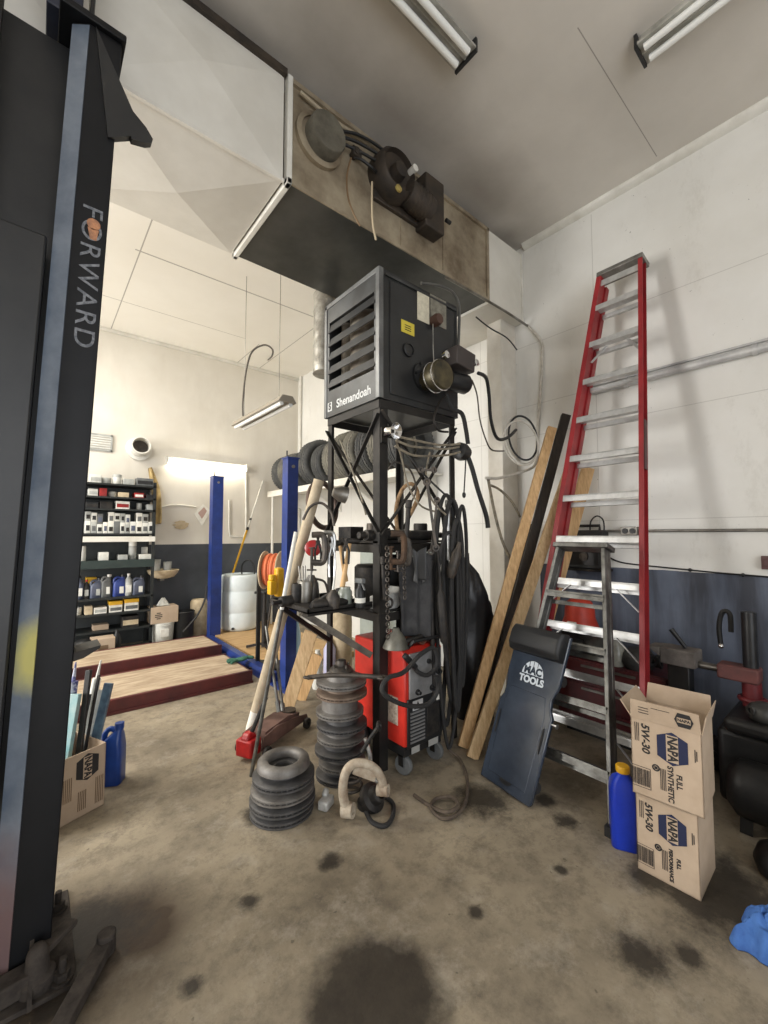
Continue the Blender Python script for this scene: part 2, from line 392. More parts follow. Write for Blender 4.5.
# local: x along the wall of the column, y away from the viewer
prof = [(0.088,0),(-0.022,0),(-0.072,0.04),(-0.072,0.10),(-0.055,0.10),(-0.055,0.3),(0.088,0.3)]
b = MB(); b.prism([(x,y,0.0) for x, y in prof], (0,0,3.50))
b.cur = 0
o = b.build('column', navy, lc, bevel=0.004)
b = MB(); b.prism([(-0.0215,-0.003,0.02),(-0.0735,0.0385,0.02),(-0.0715,0.041,0.02),(-0.0195,0.0005,0.02)], (0,0,3.47)); b.build('corner_sheen', sheenm, lc)
b = MB(); b.box((-0.42,0.16,0.0),(-0.056,0.30,3.50)); b.box((-0.42,0.03,0.0),(-0.36,0.16,3.50)); b.build('channel', black, lc, bevel=0.004)
b = MB(); b.box((-0.345,0.02,0.55),(-0.09,0.15,2.6)); b.box((-0.36,-0.03,0.55),(-0.18,0.03,0.95)); b.build('carriage', black, lc, bevel=0.008)
b = MB(); b.box((-0.3,0.06,2.6),(-0.27,0.09,4.2)); b.build('lifting_chain', blackmetal, lc)
# top plate with the hooked bracket, extension above, cables
b = MB(); b.box((-0.115,-0.02,3.50),(0.10,0.31,3.53)); b.build('top_plate', navy, lc, bevel=0.004)
pts = [(88,66),(97,30),(133,111),(146,127),(153,139),(152,142),(146,143),(132,139),(131,134),(128,134),(113,119),(113,128),(112,160),(100,150)]
b = MB(); b.prism([wy(x, y, 1.905) for x, y in ((96,26),(133,111),(146,127),(153,139),(152,142.5),(146,143),(132,139),(131,136),(114,137),(108,137))], (0,0.03,0))
b.build('hook_bracket', black, lc, world=True)
b = MB(); b.box((-0.155,0.05,3.53),(-0.045,0.22,4.3)); b.build('extension', mat('extension_paint', srgb(34,40,58), 0.5, 0, srgb(28,32,44), 6), lc, bevel=0.004)
for dx in (-0.215, -0.015):
    b = MB(); b.cyl((dx,0.06,3.53),(dx,0.06,4.3),0.008, n=8); b.build('cable', black, lc)
# blade bracket low on the right side
b = MB(); b.prism([wy(x, y, 1.93) for x, y in ((48,663),(70,654),(101,645),(100,648),(84,658),(66,664),(55,665))], (0,0.12,0)); b.build('lock_bracket', blackmetal, lc, world=True)
# lettering down the face
M = plane((0.037, -0.0012, 2.49), (0.01,0,-1), (1,0,0))
let = mat('faded_lettering', srgb(128,130,134), 0.6, 0, srgb(84,88,94), 60, lo=0.4, hi=0.6)
text('FORWARD', 0.092, M, let, 'lettering', lc, world=False, sx=1.16, space=1.12)
b = MB(); T = plane((0.043,-0.0022,2.70),(1,0,0),(0,0,1))
b.prism([(0.022*math.cos(2*PI*k/18),0.022*math.sin(2*PI*k/18),0) for k in range(18)], (0,0,0.001)); b.prism([(-0.018,-0.018,0),(0.018,-0.018,0),(0.012,-0.062,0),(-0.008,-0.062,0)], (0,0,0.001))
b.tr(T).build('emblem', mat('orange_emblem', srgb(190,132,92), 0.6, 0, srgb(140,100,76), 50), lc, smooth=0)
# base plate, anchor bolts
b = MB(); b.box((-0.42,-0.12,0),(0.16,0.36,0.016)); b.build('base_plate', mat('grimy_steel', srgb(72,66,61), 0.85, 0, srgb(44,40,37), 12, 0.25, spec=0.2), lc, bevel=0.003)
for x_, y_ in ((0.12,-0.08),(-0.16,-0.08),(0.12,0.26)):
    b = MB(); b.cyl((x_,y_,0.016),(x_,y_,0.024),0.032); b.cyl((x_,y_,0.024),(x_,y_,0.044),0.024,n=6); b.cyl((x_,y_,0.044),(x_,y_,0.085),0.011,n=10); b.build('anchor_bolt', 'grimy_steel', lc)
b = MB(); b.prism([(0.03,0.0,0.016),(0.03,-0.14,0.016),(0.03,-0.13,0.03),(0.03,0.0,0.13)], (0.012,0,0)); b.build('gusset', 'grimy_steel', lc)

# swing arm parts lying at the foot of the column
p = fl(28, 1000)
sa = thing('swing_arm', 'dusty grey lift swing arm end on the floor at the foot of the column', 'lift arm', p)
b = MB(); b.bar(p+V((-0.42,-0.02,0.05)), p+V((0.03,0.03,0.05)), 0.07, 0.06); b.build('arm', 'grimy_steel', sa, world=True, bevel=0.006)
b = MB(); b.lathe([(0.05,0),(0.05,0.05),(0.035,0.06),(0.03,0.12),(0.02,0.14),(0.012,0.145)], p+V((0.02,0.02,0.0))); b.build('pivot_pin', 'grimy_steel', sa, world=True)
b = MB(); b.bar(p+V((0.03,0.04,0.10)), p+V((0.12,0.13,0.09)), 0.045, 0.02); b.build('pin_handle', 'grimy_steel', sa, world=True, bevel=0.005)
p = fl(92, 985)
b = MB(); b.bar(p+V((-0.12,-0.16,0.02)), p+V((0.05,0.10,0.035)), 0.055, 0.04); b.cyl(p+V((0.05,0.10,0)), p+V((0.05,0.10,0.07)), 0.03)
tag(b.build('steel_bar', 'grimy_steel', None, bevel=0.004, loc=p), 'dusty steel bar lying on the stained floor beside the column foot', 'bar')

# ================================================================== big metal duct and its white continuations
DX0, DX1, DY0, DY1, DZ0, DZ1 = 1.118, 3.085, 2.23, 3.08, 3.615, 4.285
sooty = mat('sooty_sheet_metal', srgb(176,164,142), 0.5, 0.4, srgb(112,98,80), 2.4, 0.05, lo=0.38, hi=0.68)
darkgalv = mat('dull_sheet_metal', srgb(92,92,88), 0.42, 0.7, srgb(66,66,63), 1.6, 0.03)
du = thing('sheet_metal_duct', 'large sooty sheet-metal heating duct hung under the ceiling above the unit heater', 'duct', (2.09, 2.65, DZ0))
b = MB(); b.cur = 0; b.box((DX0,DY0,DZ0),(DX1,DY1,DZ1))
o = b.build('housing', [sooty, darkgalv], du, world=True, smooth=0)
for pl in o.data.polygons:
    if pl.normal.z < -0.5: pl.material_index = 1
b = MB()                                             # standing seams and lip of the face
b.box((DX0+0.9,DY0-0.006,DZ0),(DX0+0.91,DY0,DZ1)); b.box((DX0+1.36,DY0-0.006,DZ0),(DX0+1.37,DY0,DZ1)); b.box((DX0,DY0-0.012,DZ0),(DX1,DY0,DZ0+0.02)); b.box((DX0,DY0-0.02,DZ1-0.03),(DX1,DY0,DZ1))
b.build('seam', sooty, du, world=True, smooth=0)
b = MB(); T=0.035
b.box((DX0-T,DY0-0.03,DZ0-0.02),(DX0,DY0+0.02,DZ1)); b.box((DX0-T,DY0-0.03,DZ0-0.02),(DX0,DY1+0.02,DZ0+0.02)); b.box((DX0-T,DY1-0.02,DZ0-0.02),(DX0,DY1+0.02,DZ1))
b.build('flange', whitemetal, du, world=True, bevel=0.006)
b = MB(); b.box((DX1-0.03,DY0-0.02,DZ0-0.01),(DX1,DY0+0.02,DZ1)); b.build('end_flange', sooty, du, world=True, bevel=0.006)
c = wy(318, 143, DY0)
b = MB(); b.lathe([(0.165,0),(0.165,0.03),(0.135,0.035),(0.135,0.02)], c, (0,-1,0), 36); b.build('collar', sooty, du, world=True)
b = MB(); b.lathe([(0.125,0.0),(0.125,0.10),(0.118,0.11),(0.0001,0.112)], c+V((0.02,0,0.012)), (0,-1,0), 36); b.build('cap', mat('cap_grey', srgb(120,116,104), 0.55, 0.3, srgb(90,86,76), 8), du, world=True)
# blower motor assembly on the duct face
sooted = mat('sooty_black', srgb(42,38,35), 0.6, 0.2, srgb(70,60,50), 7, 0.2)
bl = thing('blower_motor', 'soot-black blower motor assembly bolted on the front face of the ceiling duct', 'motor', wy(400, 205, DY0-0.12))
c = wy(386, 184, DY0)
b = MB(); b.lathe([(0.17,0.0),(0.175,0.05),(0.165,0.13),(0.14,0.16),(0.135,0.12),(0.06,0.11),(0.05,0.17),(0.0001,0.18)], c, (0,-1,0), 30); b.build('blower_drum', sooted, bl, world=True)
b = MB(); q = wy(418, 202, DY0-0.10); b.lathe([(0.03,-0.14),(0.088,-0.12),(0.095,-0.06),(0.095,0.07),(0.085,0.12),(0.03,0.14)], q, (1,0,-0.1), 22)
for k in range(5): b.torus(q+V((-0.06+0.03*k,0,0.006-0.003*k)), (1,0,-0.1), 0.095, 0.004, 22, 6)
b.build('motor', sooted, bl, world=True)
b = MB(); p0, p1 = wy(424, 172, DY0-0.1), wy(441, 236, DY0-0.1); b.box((p0.x,DY0-0.12,p1.z),(p1.x+0.02,DY0,p0.z)); b.build('control_box', sooted, bl, world=True, bevel=0.01)
b = MB(); b.box((c.x-0.13,DY0-0.03,c.z-0.19),(p1.x,DY0,c.z-0.12)); b.box((c.x+0.05,DY0-0.06,c.z-0.05),(p0.x,DY0,c.z+0.06)); b.build('mount_plate', sooted, bl, world=True, bevel=0.006)
b = MB(); q = wy(398, 189, DY0-0.15); b.lathe([(0.026,0),(0.026,0.012),(0.0001,0.014)], q, (0,-1,0.1), 18); b.build('label_plate', mat('faded_yellow_label', srgb(176,160,92), 0.6, 0, srgb(140,116,60), 40), bl, world=True)
b = MB(); q = wy(410, 173, DY0-0.12); b.cyl(q, q+V((0,-0.06,0.0)), 0.025); b.build('capacitor', whitemetal, bl, world=True)
b = MB(); q = wy(446, 220, DY0-0.06); b.cyl(q, q+V((0.05,0,0)), 0.016, n=12); b.build('knob', black, bl, world=True)
q = wy(352, 157, DY0)
b = MB(); b.cyl(q, q+V((0,-0.07,0)), 0.024, n=12); b.box((q.x-0.03,DY0-0.06,q.z-0.03),(q.x+0.04,DY0-0.03,q.z+0.03)); b.build('gland', sooted, bl, world=True, bevel=0.004)
for pts in (((337,136),(352,140),(368,148),(384,158)), ((337,141),(350,147),(364,154),(380,163)), ((340,131),(356,134),(372,142),(390,155)), ((354,157),(362,160),(372,168),(376,172))):
    b = MB(); b.tube([wy(x, y, DY0-0.03-0.02*i) for i, (x, y) in enumerate(pts)], 0.010, 8); b.build('cable', black, bl, world=True)
b = MB(); b.tube([wy(x, y, DY0-0.05) for x, y in ((351,158),(347,176),(348,196),(353,212),(360,226))], 0.006, 6); b.build('hanging_wire', mat('tan_wire', srgb(120,96,68), 0.7), bl, world=True)
b = MB(); b.tube([wy(x, y, DY0-0.16) for x, y in ((372,182),(372,205),(373,225),(376,240))], 0.007, 6); b.build('hanging_wire', mat('pale_wire', srgb(170,156,130), 0.7), bl, world=True)
b = MB(); b.tube([wy(x, y, DY0-0.03) for x, y in ((300,92),(330,118),(360,138),(384,156))], 0.013, 8); b.build('conduit', sooty, bl, world=True)

# white duct to the left: cross-broken panels
whited = mat('white_duct_paint', srgb(222,219,210), 0.55, 0, srgb(206,202,192), 1.5)
def crossed(b, o, u, v, nrm, depth):
    o, u, v = V(o), V(u), V(v); cp = o+u/2+v/2+V(nrm)*depth
    b.add([o, o+u, o+u+v, o+v, cp], [(0,1,4),(1,2,4),(2,3,4),(3,0,4)])
wd = thing('white_duct', 'wide white sheet-metal duct with creased panels running left from the sooty duct', 'duct', (0.0, 2.65, DZ0))
b = MB(); x1 = DX0-0.043
for k in range(3):
    x0 = x1-0.96
    crossed(b, (x0,DY0,DZ0), (0.955,0,0), (0,0,DZ1-DZ0), (0,-1,0), 0.07)
    crossed(b, (x0,DY0,DZ0), (0.955,0,0), (0,DY1-DY0,0), (0,0,-1), 0.06)
    crossed(b, (x0,DY1,DZ0), (0.955,0,0), (0,0,DZ1-DZ0), (0,1,0), 0.02)
    x1 = x0
b.add([(x1,DY0,DZ1),(DX0-.043,DY0,DZ1),(DX0-.043,DY1,DZ1),(x1,DY1,DZ1)], [(0,1,2,3)])
b.build('panel', whited, wd, world=True, smooth=0)
b = MB(); b.box((x1,DY0-0.012,DZ0-0.012),(DX0-.043,DY0+0.006,DZ0+0.006)); b.build('corner_seam', whited, wd, world=True, smooth=0)
b = MB(); b.box((x1,DY0-0.03,DZ1-0.02),(DX0-0.04,DY0+0.01,DZ1+0.02)); b.build('hanger_rail', sooted, wd, world=True)
we = thing('end_duct', 'short white sheet-metal duct section between the sooty duct and the right wall', 'duct', (3.34, 2.6, 3.59))
b = MB(); x0, x1 = DX1, W-0.004
crossed(b, (x0,DY0+0.004,3.59), (x1-x0,0,0), (0,0,0.70), (0,-1,0), 0.012); crossed(b, (x0,DY0,3.59), (x1-x0,0,0), (0,DY1-DY0,0), (0,0,-1), 0.01)
b.add([(x0,DY1,3.59),(x1,DY1,3.59),(x1,DY1,4.29),(x0,DY1,4.29),(x0,DY0,3.59),(x1,DY0,3.59),(x1,DY0,4.29),(x0,DY0,4.29)], [(0,1,2,3),(3,2,6,7),(0,3,7,4),(1,5,6,2)])
b.build('panel', whited, we, world=True, smooth=0)
b = MB(); b.box((x1-0.02,DY0-0.012,3.58),(x1,DY0+0.01,4.29)); b.build('edge_trim', whitemetal, we, world=True)
# rust-coloured hanger pipes under the end duct
b = MB(); b.tube([V((2.5,2.22,3.595)), V((2.9,2.205,3.585)), V((3.3,2.19,3.57)), V((W-0.03,2.165,3.53))], 0.011, 8)
tag(b.build('conduit_pipe', galv, None, loc=(2.5,2.3,3.57)), 'thin metal conduit running under the white end duct to the right wall', 'conduit')

# ================================================================== ceiling lights
def fixture(name, a, b2, wdt, label, lit=False):
    # a, b2: ends at the ceiling; wdt: width
    a, b2 = V(a), V(b2); d = (b2-a).normalized(); s = V((-d.y, d.x, 0)); z0 = a.z
    t = thing(name, label, 'ceiling light', (a+b2)/2, 0, None); dn = V((0,0,-1))
    hb = MB(); hb.prism([a+s*k+dn*h for k, h in ((-wdt*0.30,0),(wdt*0.30,0),(wdt*0.30,0.045),(wdt*0.5,0.055),(wdt*0.5,0.07),(wdt*0.12,0.06),(0,0.075),(-wdt*0.12,0.06),(-wdt*0.5,0.07),(-wdt*0.5,0.055),(-wdt*0.30,0.045))], b2-a)
    hb.build('housing', mat('light_housing', srgb(190,188,180), 0.4, 0.2, srgb(150,148,140), 6), t, world=True, smooth=20)
    for k in (-0.27, 0.27):
        tb = MB(); q = s*(k*wdt)+dn*0.082; tb.cyl(a+q+d*0.03, b2+q-d*0.03, 0.019, n=14); tb.build('tube', glasswhite, t, world=True)
    for e, sg in ((a, 1), (b2, -1)):
        eb = MB(); eb.prism([e+s*k+dn*h-d*sg*0.012 for k, h in ((-wdt*0.5,0.0),(wdt*0.5,0.0),(wdt*0.5,0.085),(-wdt*0.5,0.085))], d*sg*0.016); eb.build('end_cap', black, t, world=True)
    return t
p = fl(468, 46, H); fixture('fluorescent_light', (p.x-2.44, p.y+0.02, H), (p.x-0.0, p.y+0.02, H), 0.16, 'unlit twin-tube fluorescent fixture on the near ceiling, closer to the sooty duct')
p = fl(641, 44, H); fixture('fluorescent_light', (p.x, p.y, H), (p.x, p.y-2.44, H), 0.16, 'unlit twin-tube fluorescent fixture on the near ceiling, closer to the right wall')

# ================================================================== unit heater
HX0, HX1, HY0, HY1, HZ0, HZ1 = 1.705, 2.49, 2.095, 2.765, 2.40, 3.286
hg = mat('heater_enamel', srgb(74,76,77), 0.42, 0.35, srgb(56,56,56), 4)
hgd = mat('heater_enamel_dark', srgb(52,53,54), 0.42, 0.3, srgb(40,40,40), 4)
ht = thing('unit_heater', 'dark grey box-shaped Shenandoah oil heater with louvred grille on top of the steel stand', 'heater', ((HX0+HX1)/2, (HY0+HY1)/2, HZ0))
b = MB(); t_ = 0.02
# -X face as a frame around the louvre opening
oy0, oy1, oz0, oz1 = HY0+0.055, HY1-0.06, HZ0+0.20, HZ1-0.15
b.box((HX0,HY0,HZ0),(HX0+t_,HY1,oz0)); b.box((HX0,HY0,oz1),(HX0+t_,HY1,HZ1)); b.box((HX0,HY0,oz0),(HX0+t_,oy0,oz1)); b.box((HX0,oy1,oz0),(HX0+t_,HY1,oz1))
b.box((HX0+t_,HY0,HZ0),(HX1,HY0+t_,HZ1)); b.box((HX0+t_,HY1-t_,HZ0),(HX1,HY1,HZ1)); b.box((HX1-t_,HY0+t_,HZ0),(HX1,HY1-t_,HZ1)); b.box((HX0+t_,HY0+t_,HZ0),(HX1-t_,HY1-t_,HZ0+t_)); b.box((HX0+t_,HY0+t_,HZ1-t_),(HX1-t_,HY1-t_,HZ1))
cab = b.build('cabinet', [hg, hgd], ht, world=True, smooth=0)
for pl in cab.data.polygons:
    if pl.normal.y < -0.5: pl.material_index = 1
b = MB(); b.box((HX0+0.32,HY0+0.1,HZ0+0.1),(HX0+0.34,HY1-0.1,HZ1-0.08))
b.cyl((HX0+0.2,HY0+0.36,oz0+0.02),(HX0+0.2,HY0+0.36,oz1),0.15); b.cyl((HX0+0.13,HY1-0.12,oz0-0.1),(HX0+0.13,HY1-0.12,oz1),0.05)
b.build('heat_exchanger', mat('exchanger', srgb(150,144,132), 0.6, 0.4, srgb(96,84,72), 5), ht, world=True)
for k in range(5):
    z = oz0 + 0.055 + k*(oz1-oz0-0.05)/4.5
    b = MB(); b.bar((HX0+0.004,oy0-0.01,z),(HX0+0.004,oy1+0.01,z),0.006,0.066, up=V((0.25,0,0.97))); b.build('louvre', hg, ht, world=True)
# rim, raised door, corner post
b = MB(); b.box((HX0-0.008,HY0-0.008,HZ0),(HX0+0.03,HY0+0.03,HZ1)); b.box((HX0-0.006,HY1-0.03,HZ0),(HX0+0.02,HY1+0.004,HZ1)); b.box((HX0-0.006,HY0,HZ1-0.03),(HX0+0.02,HY1,HZ1+0.004)); b.build('edge_trim', mat('trim_grey', srgb(120,122,122), 0.4, 0.4, srgb(92,92,92), 5), ht, world=True, bevel=0.003)
b = MB(); b.box((HX0+0.09,HY0-0.008,HZ0+0.04),(HX1-0.05,HY0,HZ1-0.06)); b.build('front_door', hgd, ht, world=True, bevel=0.004)
b = MB(); b.box((HX0+0.05,HY0-0.014,HZ1-0.045),(HX1-0.02,HY0,HZ1-0.03)); b.build('door_rim', hg, ht, world=True)
M = plane((HX0-0.0012, (HY0+HY1)/2-0.04, HZ0+0.075), (0,-1,0), (0,0,1))
wl_ = mat('silver_lettering', srgb(196,198,198), 0.5)
text('Shenandoah', 0.088, M, wl_, 'lettering', ht, bold=0.0015, sx=0.98)
M = plane((HX0-0.0012, HY1-0.075, HZ0+0.075), (0,-1,0), (0,0,1))
b = MB(); b.box((-0.028,-0.034,0),(0.028,0.034,0.001)); b.tr(M).build('logo_badge', wl_, ht, world=True, smooth=0)
text('S', 0.07, M @ Matrix.Translation((0,0,0.0012)), hgd, 'logo_letter', ht, bold=0.004)
def onface(x, y, dd=0.0): return wy(x, y, HY0-0.008-dd)
def plate(nm, x0, y0, x1, y1, m_, th=0.004):
    p0, p1 = onface(x0, y0), onface(x1, y1); z1 = (onface(x0,y0).z+onface(x1,y0).z)/2; z0 = (onface(x0,y1).z+onface(x1,y1).z)/2
    b = MB(); b.box((p0.x,HY0-0.008-th,z0),(p1.x,HY0-0.008,z1)); return b.build(nm, m_, ht, world=True, smooth=0)
plate('instruction_label', 417, 293, 429, 322, mat('label_white', srgb(214,208,186), 0.6, 0, srgb(190,184,164), 25))
plate('rating_plate', 430, 298, 446, 326, mat('label_silver', srgb(150,148,136), 0.4, 0.4, srgb(110,106,96), 18))
q = plate('warning_label', 401, 322, 414, 334, mat('label_yellow', srgb(206,188,66), 0.6))
M = plane(onface(407.5, 328)+V((0,-0.0052,0)), (1,0,0), (0,0,1))
b = MB()
for k in range(3): b.box((-0.03,-0.022+0.016*k,0),(0.03,-0.016+0.016*k,0.0005))
b.tr(M).build('label_print', ink, ht, world=True, smooth=0)
c = onface(433, 322); b = MB(); b.lathe([(0.04,0),(0.044,0.05),(0.036,0.07),(0.0001,0.072)], c, (0,-1,0), 20); b.build('draft_cap', mat('brown_cap', srgb(78,54,44), 0.6), ht, world=True)
c = onface(408, 350); b = MB(); b.lathe([(0.05,0),(0.05,0.014),(0.036,0.02),(0.034,0.012),(0.0001,0.012)], c, (0,-1,0), 24); b.build('sight_cover', black, ht, world=True)
# oil burner
c = onface(423, 377)
b = MB(); b.lathe([(0.105,0),(0.105,0.02),(0.078,0.024),(0.07,0.03)], c, (0,-1,0), 28)
for k in range(6):
    t = 2*PI*k/6; q = c+V((0.09*math.cos(t),-0.02,0.09*math.sin(t))); b.cyl(q, q+V((0,-0.012,0)), 0.012, n=6)
b.build('burner_flange', black, ht, world=True)
c2 = wy(436, 377, HY0-0.13)
b = MB(); b.lathe([(0.068,-0.13),(0.07,-0.04),(0.10,-0.03),(0.105,0.06),(0.095,0.075),(0.05,0.08)], c2, (0,-1,0), 26); b.build('burner_housing', mat('burner_bronze', srgb(96,88,64), 0.4, 0.6, srgb(54,50,42), 8), ht, world=True)
b = MB(); b.torus(c2+V((0,-0.05,0)), (0,-1,0), 0.104, 0.006, 30, 8); b.torus(c2+V((0,0.02,0)), (0,-1,0), 0.104, 0.005, 30, 8); b.build('chrome_ring', chrome, ht, world=True)
q = wy(458, 362, HY0-0.13); b = MB(); b.cbox(q, (0.20,0.16,0.14), (0,0.12,0)); b.build('ignition_box', mat('grey_brown', srgb(70,64,62), 0.5, 0.3), ht, world=True, bevel=0.008)
q2 = wy(459, 383, HY0-0.13); b = MB(); b.lathe([(0.03,-0.1),(0.068,-0.085),(0.07,0.06),(0.05,0.085),(0.0001,0.09)], q2, (1,-0.3,-0.1), 22); b.build('burner_motor', black, ht, world=True)
for (x, y) in ((444,356),(474,364)):
    q = wy(x, y, HY0-0.2); b = MB(); b.lathe([(0.024,0),(0.026,0.03),(0.0001,0.034)], q, (0,-1,0.1), 16); b.build('chrome_cap', chrome, ht, world=True)
b = MB(); b.tube([onface(433,324,0.03), onface(433,345,0.05), onface(434,365,0.06)], 0.004, 6); b.build('draft_chain', alu, ht, world=True)
b = MB(); b.tube([onface(x,y,0.015) for x, y in ((421,283),(440,286),(453,293),(459,306),(459,330),(458,352))], 0.011, 8); b.build('conduit', mat('conduit_grey', srgb(96,96,94), 0.45, 0.5), ht, world=True)
b = MB(); b.tube([wy(x,y,HY0-0.12) for x, y in ((447,394),(440,402),(434,418),(438,430),(448,432))], 0.008, 6); b.build('fuel_line', blackmetal, ht, world=True)
b = MB(); b.tube([wy(x,y,HY0-0.12) for x, y in ((446,394),(452,408),(462,414),(466,430),(468,444))], 0.016, 8); b.build('fuel_hose', rubber, ht, world=True)
# black power hose from the burner, sweeping down to the coil on the wall
b = MB(); b.tube([at(478,373,2.85), at(486,378,2.9), at(489,395,3.0), at(491,420,3.1), at(497,438,3.2), at(507,438,3.35), at(516,430,3.5)], 0.013, 8)
tag(b.build('power_cable', black, None, loc=at(478,373,2.85)), 'thick black cable curving from the heater burner across to the white column', 'cable')

# flue pipe behind the heater
c = at(326, 375, 3.75); top = DZ0
b = MB(); r = 0.115
prof = [(r,0),(r+0.006,0.005),(r,0.012)]; z = 0
for k in range(5):
    prof += [(r,0.012+0.16*k),(r+0.005,0.10+0.16*k),(r,0.11+0.16*k)]
prof += [(r, top-c.z+0.0)]
b.lathe(prof, c, n=30)
tag(b.build('flue_vent', mat('crinkled_galvanised', srgb(176,174,166), 0.45, 0.6, srgb(128,124,116), 9, 0.3, bscale=18), None, loc=c), 'short crinkled galvanised flue pipe hanging from the duct behind the unit heater', 'pipe')
# ================================================================== steel stand
SX0, SX1, SY0, SY1, SZ = HX0+0.02, HX1-0.02, HY0+0.02, HY1-0.02, HZ0-0.001
steel = mat('stand_steel', srgb(52,49,46), 0.55, 0.5, srgb(34,33,32), 5, 0.1)
st = thing('steel_stand', 'tall welded dark steel stand with crossed braces carrying the unit heater', 'stand', ((SX0+SX1)/2, (SY0+SY1)/2, 0))
def angle_iron(x, y, dx, dy, w=0.055, t=0.008):
    b = MB(); b.box((x,y,0),(x+dx*w,y+dy*t,SZ)); b.box((x,y+dy*t,0),(x+dx*t,y+dy*w,SZ)); return b
for x, y, dx, dy, w_ in ((SX0,SY0,1,1,0.07),(SX0,SY1,1,-1,0.05),(SX1,SY0,-1,1,0.05),(SX1,SY1,-1,-1,0.05)):
    angle_iron(x, y, dx, dy, w_).build('leg', steel, st, world=True)
zr = (1.41, 0.965, 0.22, SZ-0.03)
for z in zr:
    for (p, q) in (((SX0,SY0),(SX1,SY0)),((SX0,SY1),(SX1,SY1)),((SX0,SY0),(SX0,SY1)),((SX1,SY0),(SX1,SY1))):
        if z < 0.5 and p == (SX0,SY0) and q == (SX1,SY0): continue
        if z < 0.5: continue
        b = MB(); b.bar((*p,z),(*q,z),0.012,0.055); b.build('rail', steel, st, world=True)
def brace(p, q, w=0.03): b = MB(); b.bar(p, q, w, 0.008); b.build('brace', steel, st, world=True)
e = 0.012
brace((SX0-e,SY0,2.30),(SX0-e,SY1,1.52)); brace((SX0-e,SY1,2.30),(SX0-e,SY0,1.52))
brace((SX0,SY0-e,1.50),(SX1,SY0-e,2.32)); brace((SX0,SY0-e-0.01,2.32),(SX1,SY0-e-0.01,1.50))
brace((SX1+e,SY0,2.30),(SX1+e,SY1,1.52)); brace((SX0,SY1+e,2.3),(SX1,SY1+e,1.5))
# mid shelf sheet and lower shelf sheet
b = MB(); b.box((SX0,SY0+0.02,1.445),(SX1,SY1-0.02,1.46)); b.build('shelf', steel, st, world=True)
b = MB(); b.box((SX0,SY0+0.02,0.99),(SX1,SY1-0.02,1.0)); b.build('shelf', steel, st, world=True)
# side tray with its bracket
TZ = 1.06
b = MB(); b.box((1.24,2.18,TZ-0.02),(SX0-0.006,2.70,TZ-0.012)); b.box((1.24,2.18,TZ-0.02),(1.25,2.70,TZ+0.012)); b.box((1.24,2.18,TZ-0.035),(SX0-0.006,2.188,TZ+0.006)); b.box((1.24,2.692,TZ-0.02),(SX0-0.006,2.70,TZ+0.012)); b.build('side_tray', steel, st, world=True)
b = MB(); b.bar((1.27,2.30,TZ-0.03),(SX0-0.01,2.20,0.72),0.045,0.04); b.build('tray_bracket', mat('bracket_steel', srgb(120,114,104), 0.5, 0.5, srgb(78,72,66), 9), st, world=True)
b = MB(); b.bar((1.27,2.62,TZ-0.03),(SX0-0.01,2.70,0.72),0.03,0.03); b.build('tray_bracket', steel, st, world=True)
TZ -= 0.012
# big roller bar lying on the mid shelf
p, q = V((1.62,2.20,1.498)), V((2.40,2.20,1.498))
b = MB(); b.lathe([(0.022,0),(0.022,0.05),(0.036,0.055),(0.036,0.70),(0.022,0.705),(0.022,0.78)], p, (1,0,0), 20)
tag(b.build('steel_roller', castdark, None, loc=p), 'long dark steel roller bar lying across the middle shelf of the stand', 'bar')
# clamp lamp on the front leg
p = at(393, 431, 2.62)
lp = thing('clamp_lamp', 'small clamp lamp with bright reflector fixed high on the front leg of the stand', 'lamp', p)
ax = V((0.1,-0.9,-0.15))
b = MB(); b.lathe([(0.018,-0.06),(0.03,-0.05),(0.034,-0.01),(0.052,0.03),(0.05,0.03),(0.03,-0.005),(0.0001,-0.01)], p, ax, 20); b.build('reflector', chrome, lp, world=True)
b = MB(); b.bar(V((SX0+0.03,SY0-0.005,p.z-0.05)), V((SX0+0.03,SY0-0.005,p.z+0.05)), 0.05, 0.02); b.bar(V((SX0+0.03,SY0-0.005,p.z)), p, 0.02, 0.02); b.build('clamp', blackmetal, lp, world=True)

# cables strung along the top of the stand
tanw = mat('dusty_cable', srgb(148,138,118), 0.7, 0, srgb(96,90,80), 20)
for i, pts in enumerate((((396,440),(410,446),(428,448),(445,449),(459,447)), ((395,446),(412,455),(430,456),(448,455),(460,452)), ((400,437),(418,441),(440,445),(460,444)))):
    b = MB(); b.tube([at(x, y, 2.66-0.01*i+0.004*(x-395)) for x, y in pts], 0.008, 6)
    tag(b.build('wire', tanw, None, loc=at(*pts[0], 2.6)), ('upper dusty wire strung from the clamp lamp to the right leg of the stand','lowest sagging dusty wire strung across the top of the stand','middle dusty wire strung across the top of the stand')[(1 if i == 1 else 0 if i == 2 else 2)], 'wire')
# coil of grey cable knotted on the right leg with the black ball
p = at(462, 452, 2.98)
b = MB(); b.lathe([(0.03,-0.06),(0.06,-0.045),(0.065,0.0),(0.05,0.05),(0.02,0.06)], p, (1,0.1,-0.1), 18)
tag(b.build('strain_relief', black, None, loc=p), 'round black cable plug tied on the right leg of the stand', 'plug')
b = MB(); b.tube([at(466,452,2.98), at(472,468,3.0), at(478,490,3.02), at(486,515,3.05), at(488,528,3.05)], 0.017, 8)
tag(b.build('black_hose', rubber, None, loc=at(466,452,2.98)), 'black hose hanging from the round plug beside the stand', 'hose')

